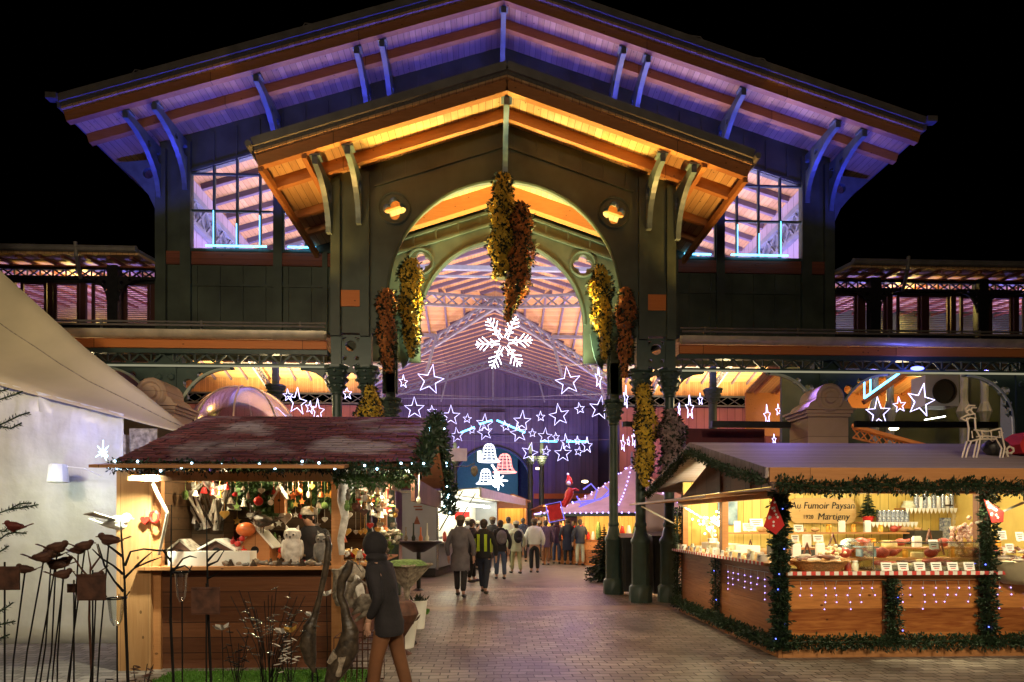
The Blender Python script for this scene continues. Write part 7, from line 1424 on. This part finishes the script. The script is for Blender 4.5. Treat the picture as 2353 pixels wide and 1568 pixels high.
# dark branching metal tree
def branchy(label, base, pts, r=.007, nm='metal_branch', m='black_iron'):
    mb = MB()
    for P in pts: mb.tube([at(a, b, base) for a, b in P], [r * 1.5] + [r] * (len(P) - 2) + [r * .5], 5)
    for P in pts[:1]: pass
    e = pts[0][0]; mb.tube([at(e[0], e[1], base), foot(e[0] + 12, base)], r * 1.5, 5); return one(nm, label, 'garden ornament', mb, m)
branchy('tall forked dark metal branch rising before the pale end panel', 4.5, [[(288, 1400), (286, 1330), (280, 1250), (277, 1190)], [(283, 1320), (260, 1300), (235, 1285), (212, 1262)], [(282, 1280), (250, 1255), (235, 1245)], [(285, 1330), (310, 1305), (345, 1290), (372, 1280)], [(310, 1305), (330, 1285), (350, 1268)], [(284, 1360), (262, 1335), (240, 1300), (225, 1250)], [(287, 1300), (300, 1268), (330, 1262), (370, 1266), (400, 1262)]])
branchy('forked rusty branch beside the bird stakes', 4.7, [[(205, 1420), (206, 1350), (208, 1300), (200, 1255)], [(206, 1330), (185, 1305), (172, 1285), (150, 1270)], [(208, 1310), (230, 1280), (222, 1250)], [(207, 1345), (228, 1315), (250, 1300)], [(204, 1375), (180, 1330), (165, 1310)]], .006, m='rust')
branchy('thin dark metal branch at the right end of the white trough', 4.9, [[(392, 1420), (393, 1300), (394, 1160)], [(393, 1290), (372, 1262)], [(393, 1320), (420, 1285), (437, 1278), (452, 1282)], [(393, 1310), (425, 1300), (440, 1312)]])
branchy('straight dark rod with leaves crossing the counter', 4.9, [[(478, 1400), (476, 1300), (474, 1180)], [(477, 1290), (495, 1270), (510, 1262)], [(477, 1300), (500, 1290), (515, 1265)], [(477, 1330), (500, 1318)]])
# plaques on rods
def plaque(label, px0, py0, px1, py1, Y):
    a, b = at(px0, py0, Y), at(px1, py1, Y); root = thing('garden_plaque', label, 'plaque', ((a.x + b.x) / 2, Y, 0), 'black plaques on rods'); o = worldloc(root); mb = MB(o); mb.bx(a.x, b.x, Y - .006, Y + .006, b.z, a.z); mb.bx(a.x + .008, b.x - .008, Y - .011, Y - .0065, b.z + .008, b.z + .016); mb.bx(a.x + .008, b.x - .008, Y - .011, Y - .0065, a.z - .016, a.z - .008); mb.build('plate', 'rust', root)
    mb = MB(o); x = (a.x + b.x) / 2; mb.tube([(x, Y + .012, a.z + .03), (x, Y + .012, 0)], .006, 5); mb.build('rod', 'black_iron', root)
plaque('dark square plaque on a rod at the left frame edge', -30, 1302, 45, 1356, 4.3); plaque('dark square plaque on a rod before the tent wall', 178, 1320, 243, 1380, 4.5); plaque('large dark plaque on a rod before the craft stall planks', 440, 1350, 505, 1412, 4.8); plaque('small dark plaque low before the tent wall', 155, 1342, 180, 1362, 4.9)
# glass funnels in wire rings
def funnel(label, px, py0, py1, Y, w):
    a, b = at(px, py0, Y), at(px, py1, Y); root = thing('glass_funnel', label, 'garden glass', (a.x, Y, 0), 'glass funnels on rods'); h = a.z - b.z; mb = MB(); mb.lathe([(w, a.z), (w * .85, a.z - .03), (w * .6, b.z + .04), (w * .3, b.z), (.001, b.z)], (0, 0, 0), 14, caps=False); mb.build('glass', 'clear_glass', root, True)
    mb = MB(); mb.tube([(w * 1.05 * math.cos(q), w * 1.05 * math.sin(q), a.z - .01) for q in [2 * PI * i / 18 for i in range(18)]], .006, 5, closed=True); mb.tube([(-w * 1.05, 0, a.z), (-w * 1.5, 0, a.z + .04)], .005, 5); mb.tube([(w * 1.05, 0, a.z), (w * 1.5, 0, a.z + .04)], .005, 5); mb.tube([(0, .01, b.z), (0, .02, 0)], .006, 5); mb.build('rod', 'black_iron', root)
funnel('glass funnel in a ring before the pale end panel', 267, 1372, 1438, 4.6, .065); funnel('glass funnel hanging before the counter of the craft stall', 417, 1312, 1382, 4.9, .055)
# steel reed cluster
def reeds(label, px, Y, n, top, spread, seed, leaf='steel', fl=True):
    r_ = random.Random(seed); b = foot(px, Y); root = thing('metal_reeds', label, 'garden ornament', b); mb = MB(); lf = MB()
    for i in range(n):
        tip = Vector((r_.gauss(0, spread), r_.gauss(0, spread * .5), top * r_.uniform(.65, 1.02))); mid = Vector((tip.x * .35, tip.y * .4, tip.z * .55)); s_ = Vector((r_.uniform(-.07, .07), r_.uniform(-.05, .05), .01)); mb.tube([s_, mid, tip], .0035, 4)
        for j in range(3):
            p = mid.lerp(tip, r_.uniform(.2, 1)); lf.ball(p + Vector((r_.uniform(-.03, .03), 0, 0)), .03, 0, 6, 4, (r_.uniform(.9, 1.6), .4, .16), M=Matrix.Rotation(r_.uniform(-.5, .5), 3, 'Y'))
    mb.build('stems', 'black_iron', root); lf.build('leaves', leaf, root); return root
reeds('shiny steel reed cluster before the craft stall planks', 617, 5.6, 26, 1.02, .17, 1); reeds('thin dark reed cluster at the left of the turf', 320, 4.8, 9, .55, .1, 2, 'rust'); reeds('low rusty reed cluster by the tent foot', 95, 4.6, 14, .42, .16, 3, 'rust'); reeds('tall sparse metal stalks beside the plaque', 545, 5.3, 7, .75, .08, 4, 'black_iron'); reeds('dark seed head stalks in front of the herons', 665, 5.5, 8, .6, .06, 5, 'birch'); reeds('dark garden stakes low by the tent foot', 225, 4.5, 10, .5, .2, 6, 'black_iron')
for i, (px, py, Y, m, lb) in enumerate(((648, 1456, 5.5, 'birch', 'white metal lily at knee height before the stall'), (668, 1454, 5.5, 'gold', 'yellow metal lily beside the white one'), (750, 1370, 5.9, 'snow_white', 'white metal lily beside the tall heron'), (718, 1418, 5.8, 'snow_white', 'white leaf ornament left of the heron neck'), (510, 1449, 5.2, 'birch', 'pale metal sprig low before the planks'))):
    c_ = at(px, py, Y); root = thing('metal_flower', lb, 'garden ornament', (c_.x, Y, 0)); mb = MB()
    for k in range(5): a_ = 2 * PI * k / 5; mb.blade((0, 0, c_.z), (math.cos(a_), math.sin(a_) * .6, .55), .09, .05, 0, random.Random(k))
    mb.build('petals', m, root); mb = MB(); mb.tube([(0, 0, 0), (.01, 0, c_.z * .5), (0, 0, c_.z)], .004, 4); mb.build('stem', 'black_iron', root)
# herons of dark driftwood
def heron(label, Y, body, neck, beak, feet, m, wings=()):
    root = thing('heron_sculpture', label, 'heron sculpture', foot(feet[0], Y)); o = worldloc(root); mb = MB(o)
    Q = lambda a, b, dy=0: at(a, b, Y) + Vector((0, dy, 0)); k = Y / F
    mb.tube([Q(a, b) for a, b, w in body], [w * k for a, b, w in body], 12); mb.tube([Q(a, b) for a, b, w in neck], [w * k for a, b, w in neck], 10); mb.tube([Q(a, b) for a, b in beak], [3.4 * k, 2.2 * k, .6 * k][:len(beak)], 7)
    mb.build('body', m, root, True); mb = MB(o)
    for W in wings: mb.tube([Q(a, b, -.06) for a, b, w in W], [w * k for a, b, w in W], 8)
    if wings: mb.build('wing', 'driftwood', root, True)
    for i, fx in enumerate(feet): mb = MB(o); b = body[-1] if len(feet) > 0 else body[0]; top = Q(b[0] + (i * 10 - 5), b[1] - 10); mb.tube([top, top.lerp(foot(fx, Y), .5) + Vector((.015, 0, 0)), foot(fx, Y)], .007, 5); mb.build('leg', 'black_iron', root)
    return root
heron('slender dark heron with neck stretched straight up', 5.6, [(722, 1418, 8), (712, 1440, 15), (707, 1480, 19), (714, 1520, 13), (722, 1546, 3)], [(722, 1420, 8), (735, 1370, 6), (748, 1310, 7), (756, 1255, 8), (752, 1236, 6)], [(752, 1236), (746, 1226), (742, 1222)], (712, 728), 'driftwood_dark')
heron('curved neck dark heron bending down over the turf', 5.3, [(797, 1420, 12), (805, 1450, 19), (800, 1490, 26), (778, 1530, 24), (760, 1565, 15), (750, 1600, 6)], [(797, 1425, 12), (792, 1395, 9), (782, 1370, 9), (785, 1335, 11), (797, 1312, 12), (806, 1290, 8)], [(806, 1290), (818, 1295), (832, 1316)], (768, 790), 'driftwood_dark', wings=([(760, 1520, 6), (775, 1500, 12), (792, 1505, 12), (780, 1550, 6)],))
heron('striped wood heron with wings half open behind the others', 6.2, [(812, 1395, 10), (835, 1388, 24), (860, 1388, 22), (880, 1400, 8)], [(812, 1395, 9), (806, 1370, 6), (812, 1345, 7), (826, 1333, 7)], [(826, 1333), (840, 1342), (846, 1352)], (840, 858), 'driftwood', wings=([(812, 1410, 3), (835, 1395, 9), (862, 1375, 9), (880, 1372, 3)], [(820, 1425, 3), (845, 1405, 7), (870, 1395, 5)]))
# wire basket, bucket, pots
root = thing('wire_crate', 'rusty wire crate standing behind the herons', 'crate', foot(822, 6.2)); mb = MB()
for z in (.02, .2, .38, .5): mb.tube([(-.2, -.15, z), (.24, -.15, z), (.24, .15, z), (-.2, .15, z)], .006, 4, closed=True)
for i in range(9): mb.tube([(-.2 + i * .055, -.15, .02), (-.2 + i * .055, -.15, .5)], .004, 4); mb.tube([(-.2 + i * .055, .15, .02), (-.2 + i * .055, .15, .5)], .004, 4)
mb.build('wires', 'rust', root)
def pot(label, px, Y, r, h, m, plant=None, nm='bucket'):
    root = thing(nm, label, nm.replace('_', ' '), foot(px, Y)); mb = MB(); mb.lathe([(r * .7, 0), (r, h), (r * 1.06, h), (r * 1.06, h + .015), (r * .9, h), (r * .62, .03)], (0, 0, 0), 16); mb.build('shell', m, root, True)
    if plant:
        mb = MB(); r_ = random.Random(int(px))
        for i in range(60): mb.blade((r_.gauss(0, r * .4), r_.gauss(0, r * .4), h - .02), (r_.uniform(-.8, .8), r_.uniform(-.8, .8), 1), r_.uniform(.05, .16), .03, 0, r_)
        mb.build('plant', plant, root)
    return root
pot('tall white bucket with fluted side beside the turf patch', 962, 9.4, .13, .42, 'snow_white', 'leaf_dark'); pot('white planter with red flowers behind the passer by', 930, 8.0, .17, .34, 'snow_white', 'rust', 'planter'); pot('terracotta bowl with red berries at the foot of the end panel', 338, 5.4, .11, .12, 'pumpkin', 'red_gloss', 'flower_bowl')
mb = MB(); c_ = foot(925, 7.6); mb.lathe([(.02, .2), (.16, .42), (.2, .5), (.16, .62), (.1, .66)], c_, 12); mb.lathe([(.12, 0), (.03, .06), (.03, .25)], c_, 10); one('rusty_orb', 'rusty metal orb on a short foot behind the passer by', 'garden ornament', mb, 'rust')
for px, Y, L, rz, lb in ((328, 4.5, .17, 1.2, 'small grey bird figure standing by the berry bowl'), (452, 5.0, .19, 1.7, 'small penguin like bird figure on the turf edge'), (120, 4.5, .14, .3, 'dark little bird figure in the low reeds'), (300, 4.4, .15, 2.5, 'pale spotted bird figure at the front edge')):
    c_ = foot(px, Y); c_.z = .2 if px != 452 else .14; c_.z += .0; bird(lb, c_, L, 'stone_grey', rz, 'bird_statue', legs=c_.z)
for px, Y, r, lb in ((90, 4.6, .2, 'white stone slab at the foot of the bird stakes'), (205, 4.5, .17, 'pale stone slab under the plaque rod'), (298, 4.35, .11, 'bright white stone at the front edge')):
    mb = MB(); c_ = foot(px, Y); mb.ball((c_.x, c_.y, .03), r, 0, 12, 6, (1.3, .8, .25), noise=.06, rnd=random.Random(px)); one('flat_stone', lb, 'stone', mb, 'snow_white')
# fir twigs reaching in from the left, one small tree outside the frame
def firbranch(label, rows, Y, seed):
    mb = MB(); r_ = random.Random(seed)
    for P in rows:
        Q = resample([at(a, b, Y) for a, b in P], .02); mb.tube(Q, .005, 5)
        for i, p in enumerate(Q[:-1]):
            t_ = (Q[i + 1] - Q[i]).normalized()
            for _ in range(9): d = Matrix.Rotation(r_.uniform(0, 2 * PI), 3, t_) @ t_.orthogonal(); mb.blade(p, d + t_ * .9, r_.uniform(.02, .035), .004, 0, r_)
    return one('fir_branch', label, 'fir branch', mb, 'fir_needles')
firbranch('upper fir branch reaching in at the left frame edge', [[(-20, 925), (10, 915), (40, 905), (52, 900)], [(-20, 985), (15, 970), (45, 955), (68, 948)], [(0, 980), (25, 985), (50, 972)], [(-20, 900), (10, 898), (20, 893)]], 3.9, 1)
firbranch('middle fir branches carrying the robin figure', [[(-20, 1185), (20, 1172), (60, 1165), (88, 1160)], [(-20, 1255), (15, 1228), (35, 1224), (60, 1226)], [(-20, 1215), (10, 1222), (30, 1200)], [(-20, 1280), (5, 1265), (20, 1255)], [(20, 1172), (45, 1158), (72, 1156)]], 4.0, 2)
firbranch('lower fir branches at the left frame edge', [[(-20, 1415), (10, 1400), (30, 1385)], [(-20, 1440), (15, 1432), (35, 1428)], [(-20, 1480), (5, 1465), (22, 1458)]], 3.9, 3)
# ================================================================ lights of the place and added fills
PUR = (.055, .065, 1.0); PUR2 = (.30, .24, 1.0); YEL = (1.0, .72, .16)
for x in (.9, 2.4, 3.9, 5.3, 6.6, 7.9):
    for s in (-1, 1):
        zb = max(8.05, CEN(x) + .35) if x < 4.6 else 8.05
        d = zr(x) - zb
        lamp('SPOT', (s * x, 13.75, zb), 24 * d * d, PUR, .05, (s * x, 13.5, zr(x)), 108, .9)
for s in (-1, 1): lamp('SPOT', (s * 8.6, 13.6, 7.9), 170, PUR, .05, (s * 8.8, 13.7, 10.3), 110, .8)
# porch: yellow floods inside the arch, then spots added outside it
for s in (-1, 1):
    lamp('SPOT', (s * 1.2, 13.0, 4.8), 2100, YEL, .05, (s * .9, 11.3, 9.3), 100, .6)
    lamp('SPOT', (s * 1.6, 13.6, 4.7), 1300, (.92, 1.0, .55), .06, (s * .9, 14.55, 8.2), 110, .7)
    lamp('SPOT', (s * 2.4, 13.9, 5.6), 520, (1.0, .62, .14), .06, (s * .2, 13.1, 9.4), 90, .8)
    lamp('SPOT', (s * 3.5, 11.5, 5.4), 520, (1.0, .56, .14), .08, (s * 3.5, 11.4, 9.0), 72, .9)  # added in front of the arch to brighten the lower porch soffit
UP = lambda x, y, z: (x, y + .01, z + 5)
def upl(x, y, z, e, c, ang=150): lamp('SPOT', (x, y, z), e, c, .3, UP(x, y, z), ang, .5)
for y, e in ((16.5, 1100), (20, 1300), (25, 1500), (31, 1900), (37, 1500), (41.5, 600)):
    for s in (-1, 1):
        upl(s * 3.0, y, 5.0, e * .72, (1.0, .68, .42)); upl(s * 6.2, y + 1.5, 6.0, e * .52, PUR2)
for s in (-1, 1):
    for x, y in ((5.6, 16.6), (5.6, 19.5), (2.0, 18)): upl(s * x, y, 7.4, 600, (.50, .48, 1.0), 140)
    for x in (10.5, 14.5): upl(s * x, 34.5, 6.6, 9000, (1.0, .76, .32), 110); upl(s * x, 27, 5.5, 1500, (1.0, .6, .3))
    for x in (10.5, 14.5): upl(s * x, 17.2, 5.95, 700, (.30, .24, 1.0)); lamp('POINT', (s * x, 15.6, 7.3), 130, YEL, .1)
    for x in (10.5, 14.5): lamp('SPOT', (s * x, 36, 5), 200, (.75, .4, .9), .3, (s * x, 38.5, 7), 120, .8)
lamp('SPOT', (0, 41.5, 3.2), 1300, (.16, .13, 1.0), .3, (0, 46, 7.5), 130, .8)
lamp('POINT', (0, 52, 5), 150, (.3, .75, .9), .4)
for x, y, e in ((1.0, 17.5, 45), (2.5, 22, 80), (-1, 26, 80), (1, 33, 120)): lamp('POINT', (x, y, 4.6), e, (.50, .36, 1.0), .4)
# square: street lamps behind the viewer, shaded so that they light the paving and the stalls; then added fills
lamp('SPOT', (-4.5, -3.5, 6.5), 900, (1.0, .80, .52), .4, (-3.5, 6, 1.2), 62, .7)
lamp('SPOT', (3.5, -3.5, 6.5), 2500, (1.0, .76, .48), .4, (2.5, 6.5, 0), 62, .7)
lamp('SPOT', (-6.5, 2.0, 5.5), 1000, (1.0, .80, .50), .3, at(180, 780, 9), 80, .8)  # fill added ahead of the viewer to brighten the tent roof
lamp('AREA', (0, -5, 7), 330, (1.0, .80, .56), 1.5, (0, 12, 5))  # soft front fill added to lift gutter, fascia and facade
# violet spill of the facade LEDs on the stall roofs
lamp('SPOT', (5.5, 11.7, 4.4), 170, (.30, .20, 1.0), .1, (5.2, 7.6, 2.5), 110, .8); lamp('SPOT', (-1.5, 11.9, 5.2), 150, (.45, .2, .9), .1, (-2.6, 7.4, 2.6), 90, .8)
lamp('POINT', at(2108, 860, 11.95), 22, (.1, .12, 1.0), .08)
# stall lamps, after lamps added under the canopies and inner ceiling
SW = (1.0, .86, .48)
for s in (-1, 1):
    for x, e in ((5.0, 34), (9.0, 34), (13.0, 34)): lamp('POINT', (s * x, 13.5, 4.4), e, (1.0, .78, .38), .08)  # added to brighten the canopy boards behind the lattice
lamp('POINT', (11.5, 20.3, 5.6), 160, (1.0, .62, .2), .1)
lamp('POINT', (14.5, 20.3, 5.6), 160, (1.0, .62, .2), .1)
for x, y, z, e in ((3.75, 8.2, 1.95, 50), (4.7, 7.9, 1.98, 60), (5.7, 7.9, 1.98, 50), (3.6, 10.2, 1.95, 42), (4.9, 9.9, 2.2, 34), (6.8, 9.9, 2.2, 30), (7.2, 8.2, 1.95, 50)): lamp('POINT', (x, y, z), e, SW, .06)
for x in (3.7, 4.7, 5.6, 6.5): lamp('SPOT', (x, 6.85, 1.96), 48, SW, .05, (x, 7.4, 1.0), 120, .8)
lamp('SPOT', (2.7, 9.2, 1.9), 70, SW, .05, (3.25, 9.2, 1.1), 130, .8)
for x, y, z, e in ((-3.5, 7.2, 2.08, 26), (-2.5, 7.3, 2.08, 26), (-1.7, 8.6, 2.0, 40)): lamp('POINT', (x, y, z), e, (1.0, .80, .46), .05)
lamp('POINT', at(937, 1079, 6.5), 26, (1.0, .92, .7), .03)
lamp('SPOT', at(351, 1094, 6.5), 300, (.98, 1.0, .72), .03, at(200, 1290, 8.4), 140, .7)
lamp('SPOT', at(351, 1094, 6.5), 26, (1.0, .90, .62), .03, at(420, 1300, 6.9), 110, .7)
lamp('SPOT', at(30, 1120, 7.4), 22, (.9, 1.0, .8), .05, at(140, 1190, 8.4), 130, .9)
lamp('POINT', at(236, 1040, 7.8), 12, (.3, .4, 1.0), .05); lamp('POINT', at(60, 960, 7.6), 12, (.25, .25, 1.0), .1)  # second point is added to tint the upper tent wall blue
lamp('AREA', (-5.0, 7.6, 3.9), 9, (.25, .25, 1.0), .5, at(170, 980, 8.4))  # blue fill added for the top of the tent wall
# trailer, chalets and pavilion
for y in (18.6, 20.5, 22.5, 25): lamp('POINT', KT(kx1 - .45, y, 2.05), 48, (1.0, .92, .62), .08); lamp('POINT', KT(kx1 + .7, y, 2.2), 34, (1.0, .88, .55), .08)
for g_ in GLOW: lamp('POINT', g_, 60, (1.0, .72, .32), .08)
for i in range(5): a_ = PI + .35 + i * .55; lamp('POINT', (pc.x + 3.3 * math.cos(a_), 24.5 + 3.3 * math.sin(a_), 1.75), 55, (1.0, .68, .30), .08)
lamp('POINT', (pc.x - 3, 20.0, 3.6), 70, (.55, .4, 1.0), .2)
